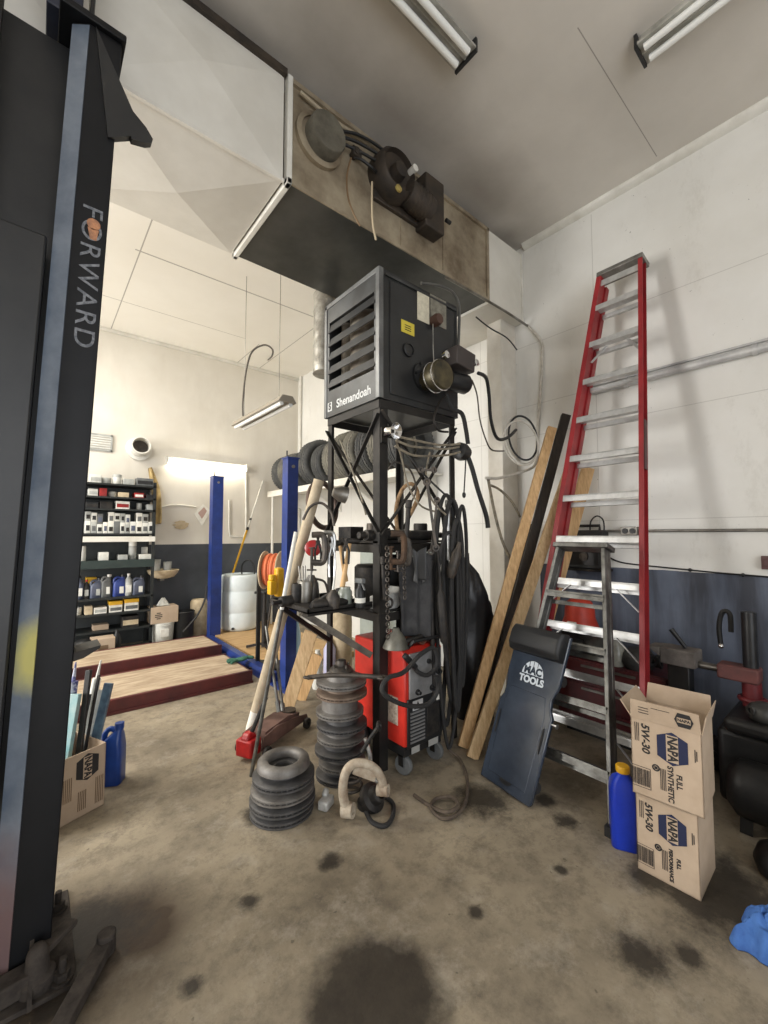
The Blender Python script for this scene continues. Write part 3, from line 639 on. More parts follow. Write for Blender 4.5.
# ================================================================== hanging hoses and belts on the right leg
def loop(cx, cy, d, wpx, hpx, r, m_, dd=0.03):
    pts = []
    for k in range(16):
        t = 2*PI*k/16; s = math.sin(t); c = math.cos(t)
        pts.append(at(cx + wpx*0.5*c*(0.75+0.25*math.sin(t)), cy - hpx*0.5*s, d+dd*c))
    b = MB(); b.tube(pts, r, 8, closed=True); return b
for i, (cx, cy, d, wp, hp, r) in enumerate(((452,600,2.92,22,200,0.016),(446,610,2.95,26,230,0.014),(457,615,2.90,14,190,0.018),(440,620,2.96,18,220,0.015),(462,596,2.93,12,180,0.013),(449,640,2.88,30,215,0.012))):
    o = loop(cx, cy, d, wp, hp, r, rubber).build('hanging_hose', rubber, None, loc=at(cx, cy-hp/2, d))
    tag(o, 'loop of black rubber hose hung over the right leg of the stand', 'hose', 'black hose loops on the stand')
# grease gun style tools leaning in front of the hoses
p, q = at(437,545,2.80), at(446,660,2.78)
b = MB(); b.lathe([(0.012,0),(0.014,0.10),(0.028,0.12),(0.028,0.42),(0.012,0.45),(0.012,0.72)], q, p-q, 14)
tag(b.build('grease_gun', castdark, None, loc=q), 'dark slim grease gun hanging upright in front of the hose loops', 'tool')
p, q = at(459,545,2.84), at(450,578,2.84)
b = MB(); b.lathe([(0.02,0),(0.034,0.03),(0.034,0.17),(0.02,0.20),(0.012,0.25)], q, p-q, 14)
tag(b.build('grey_cylinder', castiron, None, loc=q), 'grey metal cylinder tool tilted among the hose loops', 'tool')
# dark work clothes hanging from the shelf
def cloth(pts_top, drop, d, m_, folds, amp, nu=26, nv=14, taper=0.0):
    (x0, y0), (x1, y1) = pts_top
    rows = []
    for j in range(nv):
        v = j/(nv-1); row = []
        for i in range(nu):
            u = i/(nu-1); w = 1-taper*v; uu = 0.5+(u-0.5)*w
            p = at(x0+(x1-x0)*uu, y0+(y1-y0)*uu+drop*v+3*math.sin(5*u+2*v), d)
            p += V((0.5,-0.8,0))*(amp*(0.3+0.7*v)*math.sin(folds*u*2*PI+1.3*v))
            row.append(p)
        rows.append(row)
    b = MB(); b.sheet(rows, (0.006,0.010,0)); return b
tag(cloth(((398,553),(432,556)), 84, 2.80, leather, 2.5, 0.035).build('work_jacket', mat('jacket_cloth', srgb(62,62,63), 0.9, 0, srgb(44,44,46), 10, 0.3), None, loc=at(415,553,2.8), sub=1), 'dark grey work jacket hanging from the middle shelf of the stand', 'jacket')
tag(cloth(((412,548),(427,550)), 34, 2.74, leather, 1.5, 0.03, taper=0.2).build('cloth_hat', black, None, loc=at(418,548,2.74), sub=1), 'black cloth hat hung above the grey work jacket', 'hat')

# wrenches and C-clamps on the stand
def wrench(p, q, r, name, label, m_=castiron):
    p, q = V(p), V(q); d = (q-p).normalized(); n_ = d.cross(V((0.6,0.7,0))).normalized(); n2 = d.cross(n_).normalized()
    b = MB(); b.bar(p, q, r*1.6, r*0.8, up=n2)
    for c, s in ((p, -1), (q, 1)):
        b.torus(c, n2, r*1.7, r*0.75, 18, 6)
    return tag(b.build(name, m_, None, loc=p), label, 'wrench')
wrench(at(427,482,2.72), at(436,548,2.70), 0.011, 'wrench', 'longest steel wrench hanging in front of the right brace of the stand')
wrench(at(437,500,2.76), at(431,552,2.72), 0.009, 'wrench', 'shorter steel wrench hanging beside the longest wrench on the stand')
wrench(at(421,470,2.74), at(434,470,2.76), 0.009, 'wrench', 'steel wrench lying level above the two hanging wrenches')
def cclamp(px, py, d, hpx, m_, label):
    s = hpx*d/420; p = at(px, py, d)
    pts = [p+RT*x*s+V((0,0,z*s)) for x, z in ((0.0,0.0),(0.30,0.0),(0.38,-0.2),(0.38,-0.6),(0.30,-0.8),(0.0,-0.8))]
    t = thing('c_clamp', label, 'clamp', p); b = MB(); b.tube(pts, 0.09*s, 8); b.build('frame', m_, t, world=True)
    b = MB(); b.cyl(p+V((0,0,-0.4*s)), p+V((0,0,-1.05*s)), 0.045*s, n=10); b.cyl(p+V((0,0,-0.4*s)), p+V((0,0,-0.36*s)), 0.09*s, n=12); b.cyl(p+V((0,0,-1.02*s))-RT*0.14*s, p+V((0,0,-1.02*s))+RT*0.14*s, 0.025*s, n=8); b.build('screw', m_, t, world=True); return t
cclamp(391,534,2.62,34,rust,'large rusty C-clamp hanging from the front rail of the stand')
cclamp(398,540,2.68,30,castiron,'smaller grey C-clamp hanging just right of the rusty C-clamp')
cclamp(312,535,2.72,34,castiron,'grey C-clamp hanging at the left end of the stand rail, nearest the cardboard tube')
cclamp(324,533,2.76,26,alu,'bright metal C-clamp second from the cardboard tube')
for i, (x, y, h, lab) in enumerate(((318,536,30,'black slip-joint pliers hanging between two C-clamps'),(332,537,40,'long-handled bright pliers hanging third along the rail'),(346,538,26,'short dark pliers hanging near the front leg of the stand'))):
    d = 2.74; b = MB(); p = at(x, y, d)
    for s in (-1, 1):
        b.tube([at(x-s*1, y, d), at(x+s*1.2, y+h*0.3, d), at(x+s*3, y+h*0.55, d), at(x+s*2.4, y+h, d)], 0.007, 8)
    b.cyl(at(x, y+h*0.2, d)-FW*0.01, at(x, y+h*0.2, d)+FW*0.01, 0.014, n=12)
    tag(b.build('pliers', (castdark, alu, castdark)[i], None, loc=p), lab, 'pliers')
b = MB(); p = at(323, 505, 3.38); b.torus(p, (0.35,-0.85,0.1), 0.185, 0.022, 40, 10)
tag(b.build('steel_ring', mat('brown_steel_ring', srgb(92,74,64), 0.55, 0.4, srgb(66,54,48), 8), None, loc=p), 'big brown steel ring hanging on the back of the stand beside the cardboard tube', 'ring')
b = MB(); p = at(333, 492, 2.95); b.lathe([(0.03,0),(0.055,0.05),(0.06,0.10),(0.055,0.1),(0.045,0.05),(0.0001,0.02)], p, (0.9,-0.3,-0.2), 20)
tag(b.build('metal_cup', galv, None, loc=p), 'dull metal cup lying on its side above the tool rail', 'cup')
b = MB(); p = at(403, 505, 2.9); b.tube([at(398,536,2.95), at(396,510,2.95), at(402,490,2.95), at(412,484,2.95), at(418,496,2.95), at(410,515,2.95)], 0.014, 8)
tag(b.build('rope', mat('tan_rope', srgb(170,140,104), 0.85, 0, srgb(120,92,64), 30), None, loc=p), 'tan rope hung in a bend behind the front brace of the stand', 'rope')
# red warning triangle / lantern behind the tools
b = MB(); p = at(314, 548, 3.1); b.lathe([(0.05,0),(0.06,0.01),(0.06,0.05),(0.04,0.06)], p, -FW, 18)
tag(b.build('red_lamp', mat('red_lens', srgb(150,28,30), 0.3), None, loc=p), 'round red lamp lens hanging behind the pliers', 'lamp')

# ---- things on the side tray
def on_tray(px, d, z=None):                           # point on the tray under a pixel column
    p = at(px, 600, d); return V((p.x, p.y, TZ if z is None else z))
p = on_tray(297, 2.86); b = MB(); b.lathe([(0.036,0),(0.038,0.01),(0.038,0.115),(0.034,0.125),(0.03,0.125),(0.03,0.02)], p, n=22)
tag(b.build('metal_canister', castdark, None, loc=p), 'dark round metal canister at the outer end of the side tray', 'canister')
p = on_tray(311, 2.92); t = thing('oil_jug', 'grey metal oil jug with a hooped handle on the side tray', 'jug', p)
b = MB(); b.lathe([(0.058,0),(0.06,0.02),(0.05,0.12),(0.03,0.16),(0.022,0.175),(0.0001,0.178)], p, n=24); b.build('body', mat('pewter', srgb(110,108,106), 0.4, 0.6, srgb(76,74,72), 7), t, world=True)
b = MB(); b.tube([p+RT*0.03+V((0,0,0.15)), p+RT*0.09+V((0,0,0.13)), p+RT*0.115+V((0,0,0.06)), p+RT*0.11+V((0,0,0.01))], 0.008, 8); b.build('handle', castiron, t, world=True)
p = on_tray(333, 2.62); t = thing('pump_oiler', 'grey pump oil can with a tall pale spout on the side tray', 'oil can', p)
b = MB(); b.lathe([(0.04,0),(0.042,0.01),(0.042,0.075),(0.018,0.105),(0.012,0.115)], p, n=22); b.build('body', castiron, t, world=True)
b = MB(); b.cyl(p+V((0,0,0.11)), p+V((0.02,0,0.26)), 0.008, 0.004, 10); b.build('spout', whiteplastic, t, world=True)
b = MB(); b.tube([p+V((0,0,0.10)), p-RT*0.05+V((0,0,0.075)), p-RT*0.085+V((0,0,0.05))], 0.008, 8); b.build('lever', castiron, t, world=True)
p = on_tray(345, 2.72); b = MB(); b.lathe([(0.042,0),(0.045,0.01),(0.045,0.09),(0.034,0.105),(0.034,0.12),(0.0001,0.121)], p, n=22)
tag(b.build('glass_jar', mat('greenish_glass', srgb(150,156,146), 0.2, 0, srgb(120,124,116), 10), None, loc=p), 'greenish grey jar beside the pump oil can on the tray', 'jar')
p = on_tray(360, 2.66); t = thing('spray_bottle', 'black spray bottle with white label on the tray close to the front leg', 'bottle', p)
b = MB(); b.lathe([(0.032,0),(0.034,0.01),(0.034,0.10),(0.014,0.13),(0.014,0.15)], p, n=18); b.build('body', black, t, world=True)
b = MB(); b.lathe([(0.0345,0.03),(0.0345,0.06)], p, n=18); b.build('label', paper, t, world=True)
b = MB(); b.cbox(p+V((0,0,0.165)), (0.03,0.075,0.03)); b.bar(p+V((0,-0.02,0.15)), p+V((0,-0.05,0.11)), 0.012, 0.01); b.build('trigger', greyplastic, t, world=True, bevel=0.004)
p = V((1.30, 2.24, TZ+0.03)); t = thing('air_hammer', 'dark air hammer lying along the front edge of the side tray', 'tool', p)
b = MB(); b.lathe([(0.018,0),(0.032,0.02),(0.032,0.16),(0.026,0.17),(0.026,0.24),(0.014,0.26),(0.012,0.36)], p, (1,-0.05,0), 18); b.build('barrel', castdark, t, world=True)
b = MB(); b.bar(p+V((0.03,0,0.0)), p+V((0.02,0.03,-0.025)), 0.04, 0.03); b.build('grip', black, t, world=True)
p = V((1.38, 2.34, TZ+0.026)); t = thing('air_ratchet', 'slim grey air ratchet lying behind the air hammer on the tray', 'tool', p)
b = MB(); b.lathe([(0.02,0),(0.026,0.02),(0.026,0.18),(0.018,0.2),(0.018,0.26)], p, (1,0.1,0), 16); b.build('barrel', castiron, t, world=True)
b = MB(); b.cbox(p+V((0.28,0.028,0)), (0.05,0.04,0.026)); b.build('head', chrome, t, world=True, bevel=0.006)
p = V((1.21, 2.42, TZ+0.02))
b = MB(); b.lathe([(0.028,-0.03),(0.034,-0.02),(0.034,0.05),(0.02,0.06)], p+V((0,0,0.02)), (1,0.2,0), 16); b.cyl(p+V((-0.09,-0.02,0.02)), p+V((0.0,0,0.02)), 0.014, n=10)
tag(b.build('socket', castdark, None, loc=p), 'black steel socket hanging over the outer corner of the side tray', 'socket')
# ---- on the lower shelf
p = V((1.86, 2.16, 1.001)); t = thing('engine_casting', 'pale aluminium engine casting with cut lugs on the lower shelf of the stand', 'engine part', p)
pale = mat('cast_aluminium', srgb(206,206,202), 0.5, 0.3, srgb(160,160,156), 10, 0.15)
b = MB(); b.prism([p+V((x,0,z)) for x, z in ((-0.09,0),(0.06,0),(0.10,0.03),(0.085,0.055),(0.12,0.06),(0.13,0.09),(0.10,0.10),(0.115,0.13),(0.09,0.145),(0.06,0.11),(0.0,0.10),(-0.09,0.085))], (0,0.12,0)); b.build('casting', pale, t, world=True, bevel=0.008)
b = MB(); b.torus(p+V((-0.02,-0.004,0.045)), (0,1,0), 0.03, 0.008, 20, 8); b.build('bore_rim', castiron, t, world=True)
p = V((2.06, 2.18, 1.001)); b = MB(); b.lathe([(0.07,0),(0.07,0.06),(0.05,0.075),(0.045,0.13),(0.02,0.14)], p, (0.2,0,1), 22)
tag(b.build('gear_housing', castdark, None, loc=p), 'dark round gear housing on the lower shelf next to the pale casting', 'engine part')
p = V((2.22, 2.3, 1.001)); b = MB(); b.lathe([(0.06,0),(0.09,0.03),(0.09,0.12),(0.05,0.18),(0.03,0.2)], p, n=22)
tag(b.build('alternator', castiron, None, loc=p), 'grey round alternator-like part at the right end of the lower shelf', 'engine part')
p = V((1.95,2.5,1.001)); b = MB(); b.lathe([(0.10,0),(0.12,0.05),(0.12,0.26),(0.1,0.28)], p, n=26)
tag(b.build('drum_can', castdark, None, loc=p), 'dark round can at the back of the lower shelf', 'can')
p = V((2.25,2.6,1.001)); b = MB(); b.lathe([(0.11,0),(0.12,0.05),(0.10,0.32),(0.05,0.34)], p, n=26)
tag(b.build('dark_canister', black, None, loc=p), 'black canister at the back right of the lower shelf', 'canister')
p = V((1.84,2.60,1.461)); b = MB(); b.cbox(p+V((0,0,0.05)), (0.12,0.16,0.10)); 
tag(b.build('parts_box', castdark, None, loc=p, bevel=0.004), 'small dark parts box at the back of the middle shelf', 'box')
p = V((2.2,2.55,1.461)); b = MB(); b.cbox(p+V((0,0,0.04)), (0.3,0.12,0.08))
tag(b.build('tool_tray', galv, None, loc=p, bevel=0.004), 'flat metal tray at the back of the middle shelf', 'tray')

# ================================================================== welder
WX0, WX1, WY0, WY1 = 1.806, 2.15, 1.97, 2.50
wz0, wz1 = 0.12, 0.78
wd_ = thing('welder', 'red and grey wheeled wire welder standing under the steel stand', 'welder', (1.98, 2.2, 0))
wred = mat('welder_red', srgb(206,48,34), 0.42, 0, srgb(170,38,28), 3)
b = MB(); b.prism([(WX0,y,z) for y, z in ((WY0,wz0+0.06),(WY0,wz1-0.03),(WY0+0.03,wz1),(WY1,wz1),(WY1,wz0+0.06))], (WX1-WX0,0,0)); b.build('cabinet', wred, wd_, world=True, bevel=0.012)
b = MB(); b.box((WX0+0.005,WY0+0.01,wz0),(WX1-0.005,WY1,wz0+0.06)); b.build('base', black, wd_, world=True)
fy = WY0-0.002
b = MB(); b.box((WX0+0.035,fy-0.012,0.47),(WX1-0.02,fy+0.004,wz1-0.03)); b.build('control_panel', mat('panel_grey', srgb(146,146,146), 0.45, 0.2, srgb(112,112,112), 6), wd_, world=True, bevel=0.004)
b = MB(); b.box((WX0+0.02,fy-0.008,wz0+0.05),(WX1-0.015,fy+0.004,0.47)); b.build('lower_panel', black, wd_, world=True, bevel=0.004)
b = MB()
for k in range(9): b.box((WX0+0.04,fy-0.014,0.20+0.022*k),(WX0+0.165,fy-0.006,0.212+0.022*k))
b.build('vent_grille', mat('vent_grey', srgb(108,108,108), 0.5), wd_, world=True)
b = MB(); b.box((WX0+0.19,fy-0.012,0.20),(WX1-0.04,fy-0.006,0.40)); b.build('drive_door', castdark, wd_, world=True, bevel=0.003)
for i, (x, z, r) in enumerate(((0.27,0.70,0.022),(0.29,0.60,0.022),(0.23,0.505,0.020),(0.10,0.505,0.018),(0.20,0.68,0.016))):
    b = MB(); b.lathe([(r,0),(r,0.01),(r*0.7,0.012),(r*0.6,0.03),(0.0001,0.031)], (WX0+x,fy-0.012,z), (0,-1,0), 16); b.build('knob', black, wd_, world=True)
M = plane((WX0+0.105,fy-0.0095,0.425),(1,0,0),(0,0,1))
b = MB(); b.prism([(-0.045,-0.03,0),(0.045,-0.03,0),(0.045,0.03,0),(-0.045,0.03,0)], (0,0,0.001)); b.cur=0
b.tr(M).build('logo_badge', mat('badge_silver', srgb(178,178,178), 0.45), wd_, world=True, smooth=0)
b = MB(); b.prism([(0,0.024,0),(-0.016,-0.006,0),(-0.004,-0.002,0),(0,0.01,0)], (0,0,0.001)); b.prism([(0,0.024,0),(0.016,-0.006,0),(0.004,-0.002,0),(0,0.01,0)], (0,0,0.001)); b.box((-0.032,-0.022,0),(0.032,-0.014,0.001))
b.tr(M @ Matrix.Translation((0,0,0.0012))).build('logo_mark', ink, wd_, world=True, smooth=0)
b = MB(); b.box((WX0+0.24,fy-0.0095,0.41),(WX1-0.035,fy-0.008,0.45)); b.build('spec_label', paper, wd_, world=True, smooth=0)
b = MB(); b.box((WX0+0.05,fy-0.0095,0.135),(WX0+0.12,fy-0.008,0.175)); b.box((WX0+0.2,fy-0.0095,0.135),(WX0+0.29,fy-0.008,0.175)); b.build('socket_label', mat('label_grey', srgb(150,150,146), 0.6), wd_, world=True, smooth=0)
b = MB(); b.box((WX0-0.002,WY0+0.06,0.30),(WX0,WY0+0.20,0.47)); b.build('side_label', mat('side_label', srgb(204,188,170), 0.7, 0, srgb(150,132,118), 40), wd_, world=True, smooth=0)
for x in (WX0+0.03, WX1-0.03):
    w = MB(); w.lathe([(0.02,-0.018),(0.055,-0.018),(0.06,-0.01),(0.06,0.01),(0.055,0.018),(0.02,0.018)], (x,WY0+0.04,0.062), (1,0.25,0), 24, closed=True); w.cyl((x-0.02,WY0+0.035,0.062),(x+0.02,WY0+0.045,0.062),0.022); wo = w.build('caster', greyplastic, wd_, world=True)
    f = MB(); f.box((x-0.028,WY0+0.02,0.06),(x-0.024,WY0+0.06,0.125)); f.box((x+0.024,WY0+0.02,0.06),(x+0.028,WY0+0.06,0.125)); f.box((x-0.028,WY0+0.02,0.118),(x+0.028,WY0+0.07,0.125)); f.build('caster_fork', steel, wo, world=True)
for x in (WX0-0.02, WX1+0.02):
    w = MB(); w.lathe([(0.02,-0.02),(0.1,-0.02),(0.11,-0.01),(0.11,0.01),(0.1,0.02),(0.02,0.02)], (x,WY1-0.08,0.11), (1,0,0), 28, closed=True); w.build('rear_wheel', rubber, wd_, world=True)
b = MB(); b.tube([(WX0+0.05,WY0+0.02,wz1),(WX0+0.05,WY0-0.03,wz1+0.05),(WX1-0.05,WY0-0.03,wz1+0.05),(WX1-0.05,WY0+0.02,wz1)], 0.011, 8, smooth=False); b.build('handle', black, wd_, world=True)
b = MB(); b.tube([wy(x, y, WY0-0.06-0.01*k) for k, (x, y) in enumerate(((412,663),(418,672),(428,675),(437,664),(434,648),(420,655),(404,672),(388,678),(382,690),(392,700),(410,706),(428,704),(438,690),(436,676)))], 0.0135, 8); b.build('gun_cable', rubber, wd_, world=True)
b = MB(); b.bar(wy(404,655,WY0-0.07), wy(416,668,WY0-0.08), 0.03, 0.035); b.build('torch_handle', black, wd_, world=True, bevel=0.008)
# on top of the welder
p = wy(396, 652, 2.05); p.z = wz1
b = MB(); b.lathe([(0.085,0),(0.085,0.008),(0.055,0.07),(0.028,0.105),(0.02,0.125),(0.0001,0.126)], p, n=26)
tag(b.build('metal_funnel', mat('pewter_dark', srgb(118,116,106), 0.5, 0.4, srgb(80,78,70), 8), None, loc=p), 'upturned grey metal funnel on top of the red welder', 'funnel')
p = V((2.04,2.04,wz1)); rows = []
for j in range(10):
    rows.append([p+V((-0.12+0.26*i/15, -0.06+0.2*j/9, 0.012+0.012*math.sin(i*1.1+j)+0.008*math.cos(j*1.7-i))) for i in range(16)])
b = MB(); b.sheet(rows, (0,0,0.012)); tag(b.build('shop_rag', mat('brown_rag', srgb(120,72,56), 0.95, 0, srgb(84,54,44), 14, 0.3), None, loc=p, sub=1), 'brown shop rag spread on top of the red welder', 'rag')
b = MB(); b.tube([V((1.83,2.02,wz1+0.03)), V((1.95,2.0,wz1+0.05)), V((2.1,2.02,wz1+0.06)), V((2.22,2.08,wz1+0.04))], 0.018, 8); b.lathe([(0.02,0),(0.04,0.02),(0.04,0.07),(0.02,0.09)], (2.2,2.07,wz1+0.05), (1,0.3,-0.3), 16)
tag(b.build('pry_tool', castdark, None, loc=(1.83,2.02,wz1)), 'dark bar tool lying across the top of the welder behind the funnel', 'tool')

# ================================================================== brake rotor stacks
def rotor(R, t, hat_r, hat_h, up=True):
    b = MB(); g = t*0.3
    b.lathe([(hat_r,0),(R-0.004,0),(R,0.003),(R,t*0.35),(R-0.003,t*0.38),(R-0.014,t*0.4),(R-0.014,t*0.6),(R-0.003,t*0.62),(R,t*0.65),(R,t-0.003),(R-0.004,t),(hat_r+0.012,t),(hat_r,t+0.004),(hat_r-0.004,t+hat_h-0.006),(hat_r-0.012,t+hat_h),(hat_r*0.5,t+hat_h),(hat_r*0.46,t+hat_h-0.012),(hat_r*0.46,0.01)], n=40)
    for k in range(36):
        a = 2*PI*k/36; r0, r1 = hat_r+0.02, R-0.008; c, s = math.cos(a), math.sin(a)
        b.add([(r0*c-0.003*s, r0*s+0.003*c, t*0.38),(R*c*0.975-0.003*s,R*s*0.975+0.003*c,t*0.38),(R*c*0.975+0.003*s,R*s*0.975-0.003*c,t*0.38),(r0*c+0.003*s,r0*s-0.003*c,t*0.38),
               (r0*c-0.003*s, r0*s+0.003*c, t*0.62),(R*c*0.975-0.003*s,R*s*0.975+0.003*c,t*0.62),(R*c*0.975+0.003*s,R*s*0.975-0.003*c,t*0.62),(r0*c+0.003*s,r0*s-0.003*c,t*0.62)],
              [(0,1,2,3),(7,6,5,4),(0,4,5,1),(1,5,6,2),(2,6,7,3),(3,7,4,0)])
    return b
rot_a = mat('rotor_grey', srgb(124,121,117), 0.55, 0.35, srgb(84,79,74), 7, 0.15)
rot_b = mat('rotor_dark', srgb(88,87,87), 0.55, 0.35, srgb(58,56,55), 7, 0.15)
rot_c = mat('rotor_rust', srgb(128,112,98), 0.65, 0.3, srgb(92,76,64), 7, 0.2)
R1 = fl(286, 800); R1 = V((1.096, 2.18, 0))
front = [(0.170,0.034,0.10,0.022,rot_b,'bottom brake rotor of the short stack in front'),(0.176,0.034,0.10,0.024,rot_b,'second brake rotor up in the short stack'),(0.170,0.032,0.10,0.028,rot_a,'third brake rotor up in the short stack'),(0.166,0.034,0.10,0.028,rot_b,'fourth brake rotor up in the short stack')]
z = 0.0
for i, (R, t, hr, hh, m_, lab) in enumerate(front):
    tag(rotor(R, t, hr, hh).build('brake_rotor', m_, None), lab, 'brake rotor', 'brake rotors in the short stack').location = R1+V((0.006*math.sin(3*i),0.006*math.cos(5*i),z)); z += t+hh+0.0005
o = MB(); o.lathe([(0.085,0.0),(0.135,0),(0.142,0.004),(0.142,0.014),(0.138,0.034),(0.13,0.042),(0.10,0.046),(0.088,0.042),(0.082,0.034),(0.082,0.004)], n=40, closed=True)
oo = tag(o.build('brake_drum', rot_a, None), 'open ring-shaped brake drum on top of the short rotor stack', 'brake drum', 'brake rotors in the short stack'); oo.location = R1+V((0.0,-0.005,z+0.0005))
R2 = V((1.53, 2.26, 0)); z = 0.0
words = ['bottom','second','third','fourth','fifth','sixth','seventh','eighth']
for i in range(8):
    R = (0.150,0.146,0.156,0.150,0.158,0.150,0.160,0.158)[i]; t = 0.030; hh = (0.045,0.050,0.040,0.050,0.045,0.080,0.042,0.040)[i]; hr = (0.10,0.095,0.10,0.10,0.10,0.115,0.10,0.095)[i]
    lab = ('bottom brake rotor of the tall stack beside the welder' if i == 0 else 'topmost brake rotor of the tall stack beside the welder' if i == 7 else words[i]+' brake rotor up in the tall stack beside the welder')
    o = tag(rotor(R, t, hr, hh).build('brake_rotor', (rot_b,rot_a,rot_b,rot_a,rot_b,rot_a,rot_c,rot_a)[i], None), lab, 'brake rotor', 'brake rotors in the tall stack'); o.location = R2+V((0.008*math.sin(2.3*i),0.008*math.cos(4*i),z)); z += t+hh+0.0005
Z2 = z
p = R2+V((0,0,Z2))
b = MB(); b.lathe([(0.07,0),(0.075,0.01),(0.06,0.03),(0.035,0.04),(0.03,0.07),(0.02,0.075)], p, n=24)
for k in range(4): a = 2*PI*k/4; b.cyl(p+V((0.055*math.cos(a),0.055*math.sin(a),0.02)), p+V((0.055*math.cos(a),0.055*math.sin(a),0.05)), 0.008, n=8)
tag(b.build('wheel_hub', castiron, None, loc=p), 'grey wheel hub with studs sitting on the tall rotor stack', 'wheel hub')
b = MB(); a_, c_ = at(308,652,2.45), at(382,652,2.45); zz = Z2+0.05
a_.z = c_.z = zz
b.tube([a_, a_.lerp(c_,0.3)+V((0,0,0.012)), a_.lerp(c_,0.7)+V((0,0,0.01)), c_], 0.014, 8); b.torus(c_, (0,0,1), 0.024, 0.009, 18, 8); b.torus(a_, (0.2,0.1,1), 0.02, 0.008, 18, 8)
tag(b.build('steering_rod', castiron, None, loc=a_), 'grey steering rod lying across the top of the tall rotor stack', 'rod')
# ================================================================== red step ladder
ral = mat('ladder_aluminium', srgb(214,214,212), 0.36, 0.55, srgb(186,186,184), 10)
rfg = mat('red_fibreglass', srgb(160,44,48), 0.42, 0, srgb(128,34,38), 4)
LB = V((2.727, 1.315, 0)); U = V((0.19,0,1)); Ul = U.length; N_ = V((1,0,-0.19)).normalized()
rl = thing('step_ladder', 'tall red fibreglass step ladder folded and leaning against the white right wall', 'ladder', LB)
def lad(y, z, off=0.0): return V((LB.x+0.19*z, y, z)) + N_*off
def yl(z): return 1.747 + (1.380-1.747)*z/3.59
def yr(z): return 0.978 + (1.116-0.978)*z/3.55
def rail(yf, sgn, off, dep, fl_, z0, z1, m_, name):
    b = MB(); t = 0.006
    def q(z, dy, o): return lad(yf(z)+sgn*dy, z, off+o)
    for (dy0, dy1, o0, o1) in ((0,t,0,dep),(t,fl_,0,t),(t,fl_,dep-t,dep)):
        b.add([q(z, dy, o) for z in (z0, z1) for dy, o in ((dy0,o0),(dy1,o0),(dy1,o1),(dy0,o1))], [(3,2,1,0),(4,5,6,7),(0,1,5,4),(1,2,6,5),(2,3,7,6),(3,0,4,7)])
    return b.build(name, m_, rl, world=True)
# sgn>0 left rail: channel web on the inside, flanges outwards
rail(lambda z: yl(z)-0.0, 1, 0.0, 0.085, 0.036, 0.0, 3.585, rfg, 'front_rail'); rail(lambda z: yr(z), -1, 0.0, 0.080, 0.030, 0.0, 3.585, rfg, 'front_rail')
rail(lambda z: yl(z)-0.012, 1, 0.09, 0.05, 0.026, 0.03, 3.52, rfg, 'rear_rail'); rail(lambda z: yr(z)+0.012, -1, 0.085, 0.038, 0.020, 0.03, 3.52, rfg, 'rear_rail')
for k in range(11):
    z = 0.27+0.303*k
    b = MB(); p, q = lad(yl(z), z, 0.04), lad(yr(z), z, 0.04); b.bar(p, q, 0.085, 0.012, up=V((0.35,0,1)))
    p, q = lad(yl(z), z-0.016, 0.002), lad(yr(z), z-0.016, 0.002); b.bar(p, q, 0.008, 0.034, up=U)
    b.build('step', ral, rl, world=True)
    b = MB(); z2 = z-0.035 if z > 0.4 else z; p, q = lad(yl(z2)-0.014, z2, 0.115), lad(yr(z2)+0.014, z2, 0.115); b.bar(p, q, 0.02, 0.035, up=U); b.build('rear_brace', ral, rl, world=True)
    if k < 4:
        for s, yf in ((-1, yl), (1, yr)):
            b = MB(); b.bar(lad(yf(z)+s*0.17, z-0.01, 0.03), lad(yf(z)+s*0.005, z-0.16, 0.03), 0.022, 0.004, up=U); b.build('step_brace', ral, rl, world=True)
for yf, s in ((yl,-1),(yr,1)):
    b = MB(); b.bar(lad(yf(2.9)+s*0.01,2.86,0.05), lad(yf(3.05)+s*0.13,3.03,0.09), 0.018, 0.004, up=N_); b.build('spreader', ral, rl, world=True)
    b = MB(); b.box((lad(yf(0),0).x-0.01,yf(0)-0.03,0),(lad(yf(0),0).x+0.09,yf(0)+0.03,0.03)); b.build('foot', rubber, rl, world=True)
b = MB(); z = 3.585
b.prism([lad(yl(z)+0.035,z-0.02,-0.012), lad(yr(z)-0.035,z-0.02,-0.012), lad(yr(z)-0.035,z-0.02,0.135), lad(yl(z)+0.035,z-0.02,0.135)], U*0.035); b.build('top_cap', mat('cap_metal', srgb(150,148,142), 0.45, 0.6, srgb(110,108,102), 8), rl, world=True, bevel=0.004)
b = MB()
for dz in (-0.06,): b.bar(lad(yl(3.5)-0.0,3.51,0.02), lad(yr(3.5),3.51,0.02), 0.006, 0.05, up=U)
b.build('cap_plate', ral, rl, world=True)
# little sticker plates on the right rail
b = MB(); p = lad(yr(2.3)-0.029, 2.30, 0.045); q = lad(yr(1.95)-0.029, 1.95, 0.045); b.bar(p, q, 0.002, 0.05, up=V((1,0,0))); b.build('warning_sticker', mat('dark_sticker', srgb(70,26,28), 0.5), rl, world=True)

